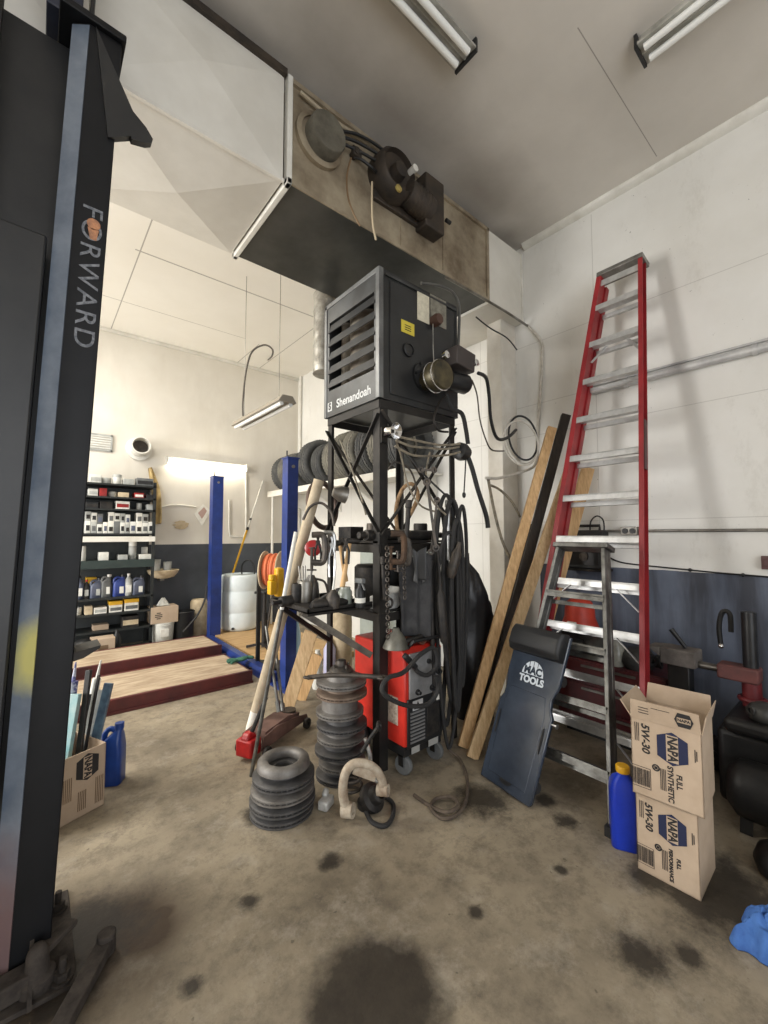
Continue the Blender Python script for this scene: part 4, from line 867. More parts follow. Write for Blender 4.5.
# ================================================================== small aluminium step ladder
SB = V((2.257, 1.29, 0)); SU = 0.335
sl = thing('aluminium_ladder', 'small worn aluminium step ladder leaning in front of the red ladder', 'ladder', SB)
SN = V((1,0,-SU)).normalized()
def sd(y, z, off=0): return V((SB.x+SU*z, y, z)) + SN*off
ys0, ys1 = (lambda z: 1.60 + (1.44-1.60)*z/1.44), (lambda z: 0.95 + (1.15-0.95)*z/1.44)
for yf, s in ((ys0,1),(ys1,-1)):
    for off, w_, nm in ((0,0.055,'front_rail'),(0.06,0.03,'rear_rail')):
        b = MB(); b.bar(sd(yf(0),0.0,off+w_/2), sd(yf(1.42),1.42,off+w_/2), 0.024, w_, up=SN); b.build(nm, aludirty, sl, world=True, bevel=0.003)
for k in range(4):
    z = 0.26+0.29*k
    b = MB(); b.bar(sd(ys0(z),z,0.025), sd(ys1(z),z,0.025), 0.075, 0.012, up=V((0.4,0,1))); b.bar(sd(ys0(z),z-0.015,0.0), sd(ys1(z),z-0.015,0.0), 0.008, 0.03, up=V((SU,0,1))); b.build('step', aludirty, sl, world=True)
    b = MB(); b.bar(sd(ys0(z),z-0.05,0.08), sd(ys1(z),z-0.05,0.08), 0.012, 0.025, up=V((SU,0,1))); b.build('rear_brace', aludirty, sl, world=True)
b = MB(); b.prism([sd(ys0(1.42)+0.03,1.42,-0.012), sd(ys1(1.42)-0.03,1.42,-0.012), sd(ys1(1.42)-0.03,1.42,0.11), sd(ys0(1.42)+0.03,1.42,0.11)], V((SU,0,1))*0.03); b.build('top_cap', aludirty, sl, world=True, bevel=0.004)
for yf in (ys0, ys1):
    b = MB(); p = sd(yf(0),0); b.box((p.x-0.015,p.y-0.022,0),(p.x+0.075,p.y+0.022,0.05)); b.build('foot', rubber, sl, world=True)

# ================================================================== creeper
A0, A1 = fl(483, 775), fl(533, 809)                   # bottom left and right
B0, B1 = V((2.50, 1.60, 0.90)), V((2.50, 1.205, 0.90))
o_ = (A0+A1)/2; xd = (A1-A0).normalized(); upd = ((B0+B1)/2-o_); LEN = upd.length; upd.normalize(); nd = xd.cross(upd).normalized()
if nd.x > 0: nd = -nd
wd2 = (A1-A0).length/2
cr = thing('creeper', 'black plastic mechanic creeper with MAC TOOLS print leaning against the small ladder', 'creeper', o_)
crp = mat('creeper_plastic', srgb(40,48,60), 0.2, 0, srgb(54,64,78), 5, 0.04, spec=1.0)
def cp(u, v, w=0.0): return o_ + xd*(u*wd2) + upd*(v*LEN) + nd*w
out = [(-1.0,0.0),(0.96,0.0),(1.0,0.03),(1.04,0.36),(0.97,0.46),(0.80,0.50),(0.78,0.56),(0.98,0.64),(1.0,0.90),(0.9,0.97),(-0.9,0.97),(-1.0,0.92),(-0.98,0.66),(-0.86,0.56),(-0.88,0.50),(-1.02,0.46),(-1.06,0.36)]
out = [(-1.0,0.0),(0.94,0.0),(1.0,0.02),(1.02,0.50),(0.90,0.54),(0.86,0.60),(1.0,0.68),(1.0,0.99),(-1.0,0.99),(-1.0,0.68),(-0.9,0.60),(-0.92,0.54),(-1.02,0.50)]
b = MB(); b.prism([cp(u, v) for u, v in out], nd*0.03); b.build('deck', crp, cr, world=True, bevel=0.01, seg=3)
b = MB(); b.prism([cp(u, v, 0.03) for u, v in ((-0.74,0.06),(0.74,0.06),(0.78,0.5),(0.66,0.6),(-0.66,0.6),(-0.78,0.5))], nd*0.004); b.build('raised_panel', crp, cr, world=True, bevel=0.003)
b = MB()
pr = [(0,0.82),(0.06,0.83),(0.085,0.87),(0.085,0.95),(0.06,0.995),(0,1.0)]
ring = []
b.add([cp(u, v, w+0.025) for u in (-0.97,-0.9,0.9,0.97) for w, v in [(w*(0.8 if abs(u) > 0.95 else 1), v) for w, v in pr]], [(i*6+j, i*6+(j+1) % 6, (i+1)*6+(j+1) % 6, (i+1)*6+j) for i in range(3) for j in range(6)] + [(5,4,3,2,1,0),(18,19,20,21,22,23)])
b.build('headrest', mat('headrest_vinyl', srgb(22,23,25), 0.5, 0, srgb(30,31,33), 6), cr, world=True, bevel=0.008)
for u in (-0.84, 0.86):
    b = MB(); pts = [cp(u+0.035*math.cos(t), 0.36+0.075*math.sin(t), 0.031) for t in [2*PI*k/20 for k in range(20)]]; b.prism(pts, nd*0.0025); b.build('hand_slot', mat('slot_black', srgb(6,6,7), 0.7), cr, world=True)
b = MB(); b.prism([cp(0.22*math.cos(2*PI*k/24), 0.055+0.022*math.sin(2*PI*k/24), 0.031) for k in range(24)], nd*0.0025); b.build('hand_slot', 'slot_black', cr, world=True)
prt = mat('white_print', srgb(206,214,222), 0.5)
Mx = plane(cp(0.02,0.70,0.0345), xd, upd)
text('TOOLS', 0.056, Mx @ Matrix.Translation((0,-0.030,0)), prt, 'lettering', cr, bold=0.0025)
b = MB(); b.prism([(0.078*math.cos(PI*k/20), 0.078*math.sin(PI*k/20)*1.05, 0) for k in range(21)], (0,0,0.0005)); b.tr(Mx @ Matrix.Translation((0,0.002,0))).build('logo_dome', prt, cr, world=True, smooth=0)
text('MAC', 0.060, Mx @ Matrix.Translation((0,0.026,0.001)), crp, 'logo_lettering', cr, bold=0.003)
b = MB()
for k in (-0.03, 0.0, 0.03): b.box((k-0.002,0.05,0),(k+0.002,0.082,0.0005))
b.tr(Mx @ Matrix.Translation((0,0,0.001))).build('logo_stripe', crp, cr, world=True, smooth=0)
for u, v in ((-0.85,0.10),(0.85,0.10),(-0.85,0.72),(0.88,0.72)):
    p = cp(u, v, -0.03); b = MB(); b.lathe([(0.01,-0.011),(0.026,-0.011),(0.03,-0.006),(0.03,0.006),(0.026,0.011),(0.01,0.011)], p, xd, 18, closed=True); b.cyl(p-xd*0.012, p+xd*0.012, 0.011); b.bar(p, p+nd*0.03, 0.02, 0.02); b.build('caster', rubber, cr, world=True)
b = MB(); p = cp(1.0,0.47,0.012); b.cyl(p, p+xd*0.03, 0.008, n=10); b.cyl(p+xd*0.03, p+xd*0.036, 0.014, n=10); b.build('bolt', alu, cr, world=True)

# ================================================================== oil boxes
def oilbox(name, label, org, xdir, wid, hgt, dep, flaps, size2):
    # org: bottom corner at the left of the printed face, xdir: along the face, depth away from it
    xd = V(xdir).normalized(); zd = V((0,0,1)); dd = zd.cross(xd).normalized()
    if dd.dot(V(org)-EYE) < 0: dd = -dd
    org = V(org); t = thing(name, label, 'cardboard box', org + xd*wid/2 + dd*dep/2)
    P = lambda u, v, w=0.0: org + xd*(u*wid) + zd*(v*hgt) + dd*w
    b = MB(); th = 0.004
    for a, e1, e2, e3 in ((P(0,0,0),xd*wid,zd*hgt,dd*th),(P(0,0,dep-th),xd*wid,zd*hgt,dd*th),(P(0,0,0),xd*th,zd*hgt,dd*dep),(P(1,0,0)-xd*th,xd*th,zd*hgt,dd*dep),(P(0,0,0),xd*wid,zd*th,dd*dep)):
        b.add([a,a+e1,a+e1+e2,a+e2,a+e3,a+e1+e3,a+e1+e2+e3,a+e2+e3], [(0,3,2,1),(4,5,6,7),(0,1,5,4),(1,2,6,5),(2,3,7,6),(3,0,4,7)])
    b.build('carton', card, t, world=True, smooth=0)
    def flap(p0, p1, out_, h, nm='flap'):
        b = MB(); e = V(out_).normalized()*h; n_ = (p1-p0).cross(e).normalized()*0.004; s_ = (p1-p0)*0.02
        b.add([p0,p1,p1+e-s_,p0+e+s_,p0+n_,p1+n_,p1+e-s_+n_,p0+e+s_+n_], [(0,3,2,1),(4,5,6,7),(0,1,5,4),(1,2,6,5),(2,3,7,6),(3,0,4,7)]); return b.build(nm, card, t, world=True, smooth=0)
    if flaps:
        f0 = flap(P(0,1,0), P(1,1,0), zd*1.0-dd*0.15, 0.085, 'front_flap'); flap(P(0,1,dep), P(1,1,dep), zd*1.0+dd*0.25, 0.085, 'back_flap')
        flap(P(0,1,0), P(0,1,dep), zd*1.0-xd*0.75, 0.075, 'side_flap'); flap(P(1,1,0), P(1,1,dep), zd*0.75+xd*0.15, 0.075, 'side_flap')
        e = (zd*1.0-dd*0.15).normalized(); Mf = plane(P(0.78,1,0)+e*0.042-dd*0.0055, xd, e)
        b = MB(); hexa(b, 0.034, 0.03, 0.0); b.tr(Mf).build('logo', ink, f0, world=True, smooth=0)
        b = MB(); b.box((-0.024,-0.011,0.0006),(0.024,0.011,0.0012)); b.tr(Mf).build('logo_panel', card, f0, world=True, smooth=0)
        text('NAPA', 0.017, Mf @ Matrix.Translation((0,0,0.0016)), ink, 'lettering', f0, bold=0.0006)
        b = MB()
        for k in range(3): b.box((-0.17,0.012-0.012*k,0),(-0.17+0.04,0.015-0.012*k,0.0005))
        b.box((-0.12,0.02,0),(-0.05,0.022,0.0005)); b.tr(Mf).build('fine_print', ink, f0, world=True, smooth=0)
    else:
        for w0, w1 in ((0.0,0.5),(0.5,1.0)):
            b = MB(); b.add([P(0,1,dep*w0),P(1,1,dep*w0),P(1,1,dep*w1-0.002),P(0,1,dep*w1-0.002)]+[x+zd*0.003 for x in (P(0,1,dep*w0),P(1,1,dep*w0),P(1,1,dep*w1-0.002),P(0,1,dep*w1-0.002))], [(0,3,2,1),(4,5,6,7),(0,1,5,4),(1,2,6,5),(2,3,7,6),(3,0,4,7)]); b.build('top_flap', card, t, world=True, smooth=0)
    # print, turned a quarter so that its lines run down the box: local x = down, y = towards the right... letters read top to bottom
    def pm(u, v): return plane(P(u, v, 0)-dd*0.0010, -zd, xd)
    return t, pm, P
def hexa(b, rx, ry, z):
    pts = [(-rx,0,z),(-rx*0.62,-ry,z),(rx*0.62,-ry,z),(rx,0,z),(rx*0.62,ry,z),(-rx*0.62,ry,z)]; b.prism(pts, (0,0,0.0005))
def prints(t, pm, s=1.0, second='FULL', third='SYNTHETIC', lo=0.0, ts=0.029):
    Mh = pm(0.60, 0.72+lo); b = MB(); hexa(b, 0.070*s, 0.056*s, 0); b.tr(Mh).build('logo', inkblue, t, world=True, smooth=0)
    b = MB(); b.box((-0.056*s,-0.022*s,0.0006),(0.056*s,0.022*s,0.0011)); b.tr(Mh).build('logo_panel', card, t, world=True, smooth=0)
    b = MB(); hexa(b, 0.058*s, 0.048*s, 0.0004)
    text('NAPA', 0.050*s, Mh @ Matrix.Translation((0,0,0.0016)), ink, 'logo_lettering', t, bold=0.0018*s, sx=0.80)
    text('5W-30', 0.042*s, pm(0.215, 0.76+lo), ink, 'grade_lettering', t, bold=0.0012, sx=1.05, shear=0.18)
    text(second, ts*s, pm(0.68, 0.33+lo) , ink, 'lettering', t, bold=0.0008)
    text(third, ts*s, pm(0.56, 0.27+lo), ink, 'lettering', t, bold=0.0008)
    b = MB()
    for k in range(4): b.box((-0.045*s,0.006*k,0),(0.045*s,0.006*k+0.0025,0.0005))
    b.tr(pm(0.42,0.30+lo)).build('fine_print', ink, t, world=True, smooth=0)
    b = MB()
    for k in range(3): b.box((-0.04*s,0.007*k,0),(0.04*s,0.007*k+0.0025,0.0005))
    b.tr(pm(0.06,0.82+lo)).build('fine_print', ink, t, world=True, smooth=0)
    b = MB(); b.box((-0.026*s,0.0,0),(0.026*s,0.003,0.0005)); b.box((-0.02*s,0.006,0),(0.02*s,0.009,0.0005)); b.tr(pm(0.90,0.72+lo)).build('fine_print', ink, t, world=True, smooth=0)
    b = MB(); R = 0.012*s; b.torus((0,0,0), (0,0,1), R, 0.003, 20, 4, 0.15); b.box((-R*0.5,-R*0.5,0),(R*0.5,R*0.5,0.0005)); b.tr(pm(0.36,0.42+lo)).build('round_mark', ink, t, world=True, smooth=0)
    # barcode block
    Mb = pm(0.14, 0.24+lo); b = MB(); g = random.Random(3); y = -0.034*s
    b.box((-0.045*s,-0.037*s,0),(0.045*s,-0.035*s,0.0005)); b.box((-0.045*s,0.035*s,0),(0.045*s,0.037*s,0.0005)); b.box((-0.045*s,-0.037*s,0),(-0.043*s,0.037*s,0.0005)); b.box((0.043*s,-0.037*s,0),(0.045*s,0.037*s,0.0005))
    while y < 0.032*s: w_ = g.uniform(0.0012,0.0032); b.box((-0.036*s,y,0),(0.036*s,y+w_,0.0005)); y += w_+g.uniform(0.0014,0.0032)
    b.tr(Mb).build('barcode', ink, t, world=True, smooth=0)
q0, q1 = fl(638,868), fl(700,901)
t, pm, P = oilbox('oil_carton', 'lower closed cardboard oil carton on the floor under the open carton', q0, q1-q0, 0.232, 0.335, 0.26, False, None)
prints(t, pm, 0.92, 'FULL', 'PERFORMANCE', -0.02, 0.021)
r0 = q0 + V((-0.02,0.004,0.339)); xd_ = (q1-q0).normalized()
t, pm, P = oilbox('oil_carton', 'open-topped cardboard oil carton stacked on the closed one beside the red ladder', r0, xd_ + V((0.06,0,0)), 0.262, 0.335, 0.27, True, None)
prints(t, pm, 1.0)

# ================================================================== blue jug
p = fl(624, 842)
jb = mat('jug_blue', srgb(28,60,190), 0.32, 0, srgb(22,48,160), 4)
jg = thing('oil_jug', 'bright blue plastic oil jug with a yellow cap on the floor beside the cartons', 'jug', p)
def rrect(hx, hy, r, n=5):
    pts = []
    for cx, cy, a0 in ((hx-r,hy-r,0),(-hx+r,hy-r,PI/2),(-hx+r,-hy+r,PI),(hx-r,-hy+r,1.5*PI)):
        for k in range(n): a = a0+PI/2*k/(n-1); pts.append((cx+r*math.cos(a), cy+r*math.sin(a)))
    return pts
def loft(secs, o=(0,0,0), M=None):                    # secs: (z, hx, hy, r, dx, dy)
    b = MB(); n = None; vs = []
    for z, hx, hy, r, dx, dy in secs:
        pts = rrect(hx, hy, min(r, hx*0.99, hy*0.99)); n = len(pts)
        for x, y in pts: vs.append(V((x+dx, y+dy, z)))
    fs = [(i*n+k, i*n+(k+1) % n, (i+1)*n+(k+1) % n, (i+1)*n+k) for i in range(len(secs)-1) for k in range(n)] + [tuple(range(n-1,-1,-1)), tuple((len(secs)-1)*n+k for k in range(n))]
    if M is not None: vs = [M @ v for v in vs]
    b.add([v+V(o) for v in vs], fs); return b
def jug(p, h, hx, hy, yaw, name=None):
    M = Matrix.Rotation(yaw, 3, 'Z'); s = h
    b = loft([(0,hx*0.94,hy*0.94,0.02,0,0),(0.012*s,hx,hy,0.025,0,0),(0.60*s,hx,hy,0.025,0,0),(0.72*s,hx*0.92,hy*0.95,0.025,0,0),(0.82*s,hx*0.62,hy*0.8,0.022,-hx*0.25,0),(0.90*s,hx*0.32,hy*0.5,0.02,-hx*0.5,0),(0.93*s,0.024,0.024,0.023,-hx*0.52,0),(0.95*s,0.024,0.024,0.023,-hx*0.52,0)], p, M)
    hb = MB(); hb.tube([V(p)+M @ V((-hx*0.2,0,0.90*s)), V(p)+M @ V((hx*0.35,0,0.93*s)), V(p)+M @ V((hx*0.8,0,0.84*s)), V(p)+M @ V((hx*0.85,0,0.66*s))], 0.016, 10)
    return b, hb, V(p)+M @ V((-hx*0.52,0,0.94*s))
b, hb, cpos = jug(p, 0.375, 0.072, 0.058, -2.2+PI*0.85)
b.build('body', jb, jg, world=True); hb.build('handle', jb, jg, world=True)
b = MB(); b.lathe([(0.03,0),(0.031,0.004),(0.031,0.026),(0.027,0.031),(0.0001,0.031)], cpos, n=20); b.build('cap', yellowp, jg, world=True)
for k in range(3):
    pass
# ================================================================== blue rag at the lower right
p = fl(776, 950); rows = []
for j in range(26):
    row = []
    for i in range(26):
        u, v = i/25-0.5, j/25-0.5; q = V((u*5,v*5,0.3)); h = 0.03+0.065*max(0,1-2.6*(u*u+v*v)) + 0.06*abs(noise.noise(q*1.6)) + 0.045*abs(noise.noise(q*3.1))
        edge = max(abs(u),abs(v))*2; h = h*(1-edge**5)+0.003
        row.append(p+V((0.20*u+0.03*noise.noise(q+V((3,1,2))), 0.20*v+0.03*noise.noise(q+V((7,5,1))), h)))
    rows.append(row)
b = MB(); b.sheet(rows, (0,0,-0.003))
o = b.build('blue_rag', mat('blue_cloth', srgb(62,104,168), 0.85, 0, srgb(44,80,140), 12, 0.2), None, loc=p, sub=1); tag(o, 'crumpled light blue shop rag on the floor at the right edge', 'rag')

# ================================================================== lumber leaning in the corner
def plank(name, label, p, q, w_, t_, m_, up=V((1,0.2,0))):
    p, q = V(p), V(q); o = thing(name, label, 'lumber', p) if False else None
    b = MB(); b.bar(p, q, w_, t_, up=up); 
    return tag(b.build(name, m_, None, loc=p, bevel=0.003), label, 'plank', 'boards leaning in the corner')
plank('wooden_plank', 'pale pine board with a brown upper end, leftmost of the boards leaning in the corner', fl(463,747), wx(552,428,3.40), 0.075, 0.045, woodm, V((0.72,0.69,0)))
plank('wooden_plank', 'pale pine board lying closest behind the creeper', fl(472,758), wx(572,462,3.40), 0.078, 0.04, woodg, V((0.72,0.69,0)))
plank('wooden_plank', 'yellowish pine board whose top shows between the red ladder rails', (2.98,1.93,0), wx(588,468,3.58), 0.10, 0.04, woodm, V((0.72,0.69,0)))
plank('dark_plank', 'long dark brown board rising above the pale boards beside the red ladder', fl(482,729), wx(566,415,3.50), 0.075, 0.045, darkwood, V((0.72,0.69,0)))
plank('dark_plank', 'short dark board behind the pale boards at half height', fl(472,722), wx(530,524,3.50), 0.10, 0.03, mat('grey_wood', srgb(92,84,74), 0.7, 0, srgb(64,58,50), 6, 0.1, stretch=(9,9,1)), V((0.72,0.69,0)))
# dark tarpaulin bundle behind the stand
p = at(471, 700, 3.62); p.z = 0
def blob(p, rx, ry, h, seed, m_, name, label, cat, amp=0.16, power=0.55, nu=40, nv=22, yaw=0.0):
    def f(u, v):
        a = 2*PI*u; z = v; prof = max(0.0, 1-max(0, (z-0.12)/0.88)**7.0)**power*(0.86+0.14*min(1, z*6)); prof = prof if z < 0.999 else 0.02
        d = V((math.cos(a), math.sin(a), 0)); q = V((d.x*1.5, d.y*1.5, z*2.4+seed)); k = 1+amp*2*(noise.noise(q)) + amp*abs(noise.noise(q*2.3))
        return p + Matrix.Rotation(yaw,3,'Z') @ V((d.x*rx*prof*k, d.y*ry*prof*k, h*z*(1-0.05*noise.noise(q*1.7)-0.12*z*d.x)))
    b = MB(); b.grid(f, nu, nv, wrapu=True); n = len(b.v); b.f.append(tuple(range(nu-1,-1,-1))); b.mi.append(0); b.f.append(tuple(n-nu+k for k in range(nu))); b.mi.append(0)
    return tag(b.build(name, m_, None, loc=p, smooth=60), label, cat)
blob(p, 0.19, 0.18, 1.20, 3.1, tarp, 'tarpaulin_bundle', 'lumpy bundle under a black plastic sheet between the hoses and the pine boards', 'bundle', 0.14)
# ================================================================== lift of the next bay: blue posts, runways
def bluepost(p, h, label, wx_=0.24, dy=0.12):
    t = thing('lift_post', label, 'lift post', p); x, y = p[0], p[1]
    h2 = wx_/2; l_ = wx_*0.28
    b = MB(); b.prism([(x-h2,y-dy,0.012),(x+h2,y-dy,0.012),(x+h2,y+dy,0.012),(x+h2-l_,y+dy,0.012),(x+h2-l_,y+dy-0.012,0.012),(x+h2-0.012,y+dy-0.012,0.012),(x+h2-0.012,y-dy+0.012,0.012),(x-h2+0.012,y-dy+0.012,0.012),(x-h2+0.012,y+dy-0.012,0.012),(x-h2+l_,y+dy-0.012,0.012),(x-h2+l_,y+dy,0.012),(x-h2,y+dy,0.012)], (0,0,h)); b.build('column', bluepaint, t, world=True)
    b = MB(); b.box((x-wx_/2-0.01,y-dy-0.01,h+0.012),(x+wx_/2+0.01,y+dy+0.01,h+0.024)); b.build('top_plate', bluepaint, t, world=True)
    b = MB(); b.box((x-wx_/2-0.06,y-0.2,0),(x+wx_/2+0.06,y+0.2,0.012)); b.build('base_plate', bluepaint, t, world=True)
    b = MB(); b.cyl((x,y-dy-0.001,h-0.07),(x,y-dy-0.01,h-0.07),0.018,n=12); b.build('bolt', galv, t, world=True)
    b = MB(); b.cyl((x-0.03,y+0.02,h+0.024),(x-0.03,y+0.02,h+0.10),0.008,n=8); b.build('cable_stud', black, t, world=True)
    return t
P2 = (1.99, 3.88, 0); P1 = (2.06, 6.34, 0)
bluepost(P2, 2.26, 'blue lift post standing nearer, behind the cardboard tube', 0.115, 0.06)
bluepost(P1, 2.34, 'blue lift post standing farther back in front of the glowing tube light', 0.15, 0.07)
maroon = mat('maroon_paint', srgb(96,38,36), 0.55, 0, srgb(66,30,30), 4)
dusty = mat('dusty_plank_top', srgb(190,172,147), 0.75, 0, srgb(146,126,103), 3.5, 0.15, stretch=(1,5,5))
def runway(x0, x1, y0, y1, h, z0, label):
    t = thing('lift_runway', label, 'lift runway', ((x0+x1)/2, y0, 0))
    b = MB(); b.box((x0,y0,z0),(x1,y0+0.04,h)); b.box((x0,y1-0.04,z0),(x1,y1,h)); b.box((x1-0.03,y0+0.04,z0),(x1,y1-0.04,h-0.01)); b.build('side_rail', maroon, t, world=True, bevel=0.006)
    b = MB(); b.box((x0,y0+0.04,h-0.035),(x1-0.03,y1-0.04,h-0.004)); b.build('deck', dusty, t, world=True)
    b = MB(); b.box((x0,y0-0.02,z0),(x1,y0,z0+0.02)); b.build('lip', maroon, t, world=True)
    return t
runway(-2.6, 1.77, 4.22, 5.02, 0.12, 0.0, 'wooden-topped maroon lift runway on the floor, the nearer of two')
runway(-2.6, 1.80, 5.22, 5.88, 0.175, 0.0, 'wooden-topped maroon lift runway farther back, in front of the black rack')
b = MB(); b.box((1.86,4.06,0.0),(2.0,6.14,0.07)); b.prism([(1.86,4.06,0.07),(2.0,4.06,0.07),(1.97,4.06,0.10),(1.89,4.06,0.10)], (0,2.08,0))
tag(b.build('floor_crossbar', bluepaint, None, loc=(1.93,5.1,0), bevel=0.005), 'blue metal floor bar joining the two blue lift posts', 'crossbar')
b = MB(); b.box((2.06,4.3,0),(3.1,6.78,0.06))
tag(b.build('plywood_sheet', mat('plywood', srgb(198,166,120), 0.7, 0, srgb(170,136,92), 3, 0.1, stretch=(1,6,6)), None, loc=(2.6,5.5,0)), 'tan plywood sheet on the floor under the white barrel', 'plywood')
# green glove on the near runway
p = fl(241,661,0.121); 
b = MB(); b.sphere(p+V((0,0,0.02)), (0.07,0.05,0.022), 16, 8)
for k in range(4): a = 2.6+0.35*k; b.tube([p+V((0.05*math.cos(a),0.04*math.sin(a),0.02)), p+V((0.11*math.cos(a),0.09*math.sin(a),0.024)), p+V((0.15*math.cos(a),0.125*math.sin(a),0.014))], 0.014, 8)
b.tube([p+V((0.03,0.03,0.02)), p+V((0.09,0.02,0.02)), p+V((0.13,-0.02,0.02))], 0.018, 8)
tag(b.build('work_glove', mat('green_cloth', srgb(62,112,92), 0.85, 0, srgb(44,86,70), 14, 0.2), None, loc=p), 'green work glove dropped on the end of the nearer lift runway', 'glove')

# ================================================================== white barrel with pole, behind
p = at(240, 600, 6.6); p.z = 0.06
t = thing('plastic_barrel', 'white plastic barrel on the plywood between the blue posts', 'barrel', p)
b = MB(); b.lathe([(0.24,0),(0.27,0.02),(0.285,0.06),(0.29,0.24),(0.283,0.26),(0.283,0.28),(0.295,0.30),(0.295,0.56),(0.283,0.58),(0.283,0.60),(0.29,0.62),(0.285,0.80),(0.265,0.83),(0.25,0.835),(0.245,0.815),(0.0001,0.815)], p, n=36); b.build('body', mat('barrel_plastic', srgb(214,222,224), 0.45, 0, srgb(196,206,208), 3), t, world=True)
b = MB(); q = p-FW*0.27; b.cyl(q+V((0,0,0.05)), q-FW*0.03+V((0,0,0.05)), 0.02, n=12); b.build('bung', black, t, world=True)
b = MB(); b.tube([p+RT*0.02+V((0,0,0.83)), p+RT*0.03+V((0,0,0.98)), p+RT*0.12+V((0,0,1.05)), p+RT*0.2+V((0,0,0.98)), p+RT*0.22+V((0,0,0.83))], 0.012, 8); b.build('handle', black, t, world=True)
a, c = at(233,573,6.55), wy(263,481,6.81); e_ = a
t = thing('extension_pole', 'long white and yellow extension pole leaning from the barrel up to the wall', 'pole', e_)
b = MB(); b.cyl(e_, a.lerp(c,0.45), 0.016, n=12); b.build('grip_section', yellowp, t, world=True)
b = MB(); b.cyl(a.lerp(c,0.45), c, 0.012, n=12); b.build('upper_section', whitemetal, t, world=True)
b = MB(); b.cyl(a.lerp(c,0.44), a.lerp(c,0.47), 0.022, n=12); b.cyl(a.lerp(c,0.55), a.lerp(c,0.57), 0.018, n=12); b.build('collar', black, t, world=True)

# ================================================================== black parts rack
RX0, RX1, RY0, RY1 = 0.05, 1.27, 6.38, 6.80
rk = thing('parts_rack', 'tall black shelving rack crowded with parts and bottles against the far wall', 'shelving', ((RX0+RX1)/2, (RY0+RY1)/2, 0))
rkm = mat('rack_paint', srgb(38,42,42), 0.55, 0.1, srgb(28,31,31), 6); rkg = mat('rack_green', srgb(42,56,54), 0.55, 0, srgb(34,46,44), 5)
def ry(y): return 1.5+(535-y)*5.466/420
shz = {1: ry(484), 2: ry(497), 3: ry(509), 4: ry(533.5), 5: ry(560), 6: ry(596.5), 7: ry(611.5), 8: ry(628)}
for k, z in shz.items():
    b = MB(); b.box((RX0,RY0,z-0.022),(RX1,RY1,z)); b.build('shelf', rkm if k != 5 else rkg, rk, world=True)
b = MB(); b.box((RX0,RY0-0.01,ry(541)-0.03+0.02),(RX1,RY1,ry(536.5))); b.build('counter_shelf', whitemetal, rk, world=True)
b = MB(); b.box((RX0,RY0-0.004,shz[5]-0.10),(RX1,RY0+0.016,shz[5])); b.build('drawer_front', rkg, rk, world=True)
for x in (RX0, RX1-0.035):
    for y in (RY0, RY1-0.035):
        b = MB(); b.box((x,y,0),(x+0.035,y+0.035,shz[1]+0.05)); b.build('upright', rkm, rk, world=True)
b = MB(); b.box((RX0,RY1-0.012,0.02),(RX1,RY1,shz[1]+0.03)); b.build('back_panel', mat('rack_back', srgb(58,62,62), 0.6, 0, srgb(42,46,46), 3), rk, world=True)
b = MB(); b.box((RX0,RY0,0.0),(RX1,RY0+0.02,0.08)); b.build('kick_plate', rkm, rk, world=True)
def rxp(px, y=RY0+0.12): return wy(px, 535, y).x
U1 = 5.52/420
bk = {'w': whiteplastic, 'g': greyplastic, 'k': black, 'r': redpaint, 'c': card, 'p': paper, 'd': castdark, 'y': yellowp, 'b': mat('bottle_blue', srgb(56,74,140), 0.4, 0, srgb(44,58,116), 8), 's': mat('bottle_slate', srgb(92,98,116), 0.4, 0, srgb(72,78,94), 8), 't': mat('tan_cloth', srgb(206,190,160), 0.85, 0, srgb(180,162,132), 12), 'e': mat('pale_grey', srgb(176,178,174), 0.6, 0, srgb(146,148,144), 10)}
def carton(x0, x1, h, sh, m_, label, name='parts_carton', cat='box', group=None, y=0.05, dep=0.16, band=None, lid=None, dz=0.0):
    X0, X1 = rxp(x0), rxp(x1); z = shz[sh] if not isinstance(sh, float) else sh; z += dz; hh = h*U1; Yf = RY0+y
    t = thing(name, label, cat, ((X0+X1)/2, Yf+dep/2, z), 0, group)
    b = MB(); b.box((X0+0.002,Yf,z),(X1-0.002,Yf+dep,z+hh)); b.build('body', bk[m_], t, world=True, bevel=0.004)
    if band:
        b = MB(); b.box((X0+0.012,Yf-0.0015,z+hh*0.22),(X1-0.012,Yf-0.0002,z+hh*0.66)); b.build('label', bk[band], t, world=True, smooth=0)
    if lid:
        b = MB(); b.box((X0-0.002,Yf-0.004,z+hh),(X1+0.002,Yf+dep+0.002,z+hh+0.05)); b.build('lid', bk[lid], t, world=True, bevel=0.005)
    return t
def rcan(x, wpx, h, sh, m_, label, name='can', cat='can', y=0.14, lidm=None, dz=0):
    z = shz[sh]+dz; r = wpx*U1/2; hh = h*U1; p = V((rxp(x, RY0+y),RY0+y,z)); t = thing(name, label, cat, p)
    b = MB(); b.lathe([(r*0.96,0),(r,0.004),(r,hh*0.94),(r*0.94,hh),(r*0.88,hh),(r*0.86,hh-0.004),(0.0001,hh-0.004)], p, n=20); b.build('body', bk[m_], t, world=True)
    if lidm: b = MB(); b.lathe([(r*1.02,hh*0.72),(r*1.02,hh*1.0),(r*0.8,hh*1.04),(0.0001,hh*1.05)], p, n=20); b.build('lid', bk[lidm], t, world=True)
    return t
# top shelf
carton(87,99,8,1,'w','white carton at the column end of the top rack shelf',band='e'); rcan(104,9,6,1,'e','low pale grey tin on the top rack shelf'); rcan(115,8,10,1,'w','white tin can standing on the top rack shelf',lidm='e'); carton(121,132,6,1,'e','flat pale box right of the white tin on the top rack shelf'); carton(134,151,8,1,'g','dark grey tool case at the wall end of the top rack shelf','tool_case','case',band='k')
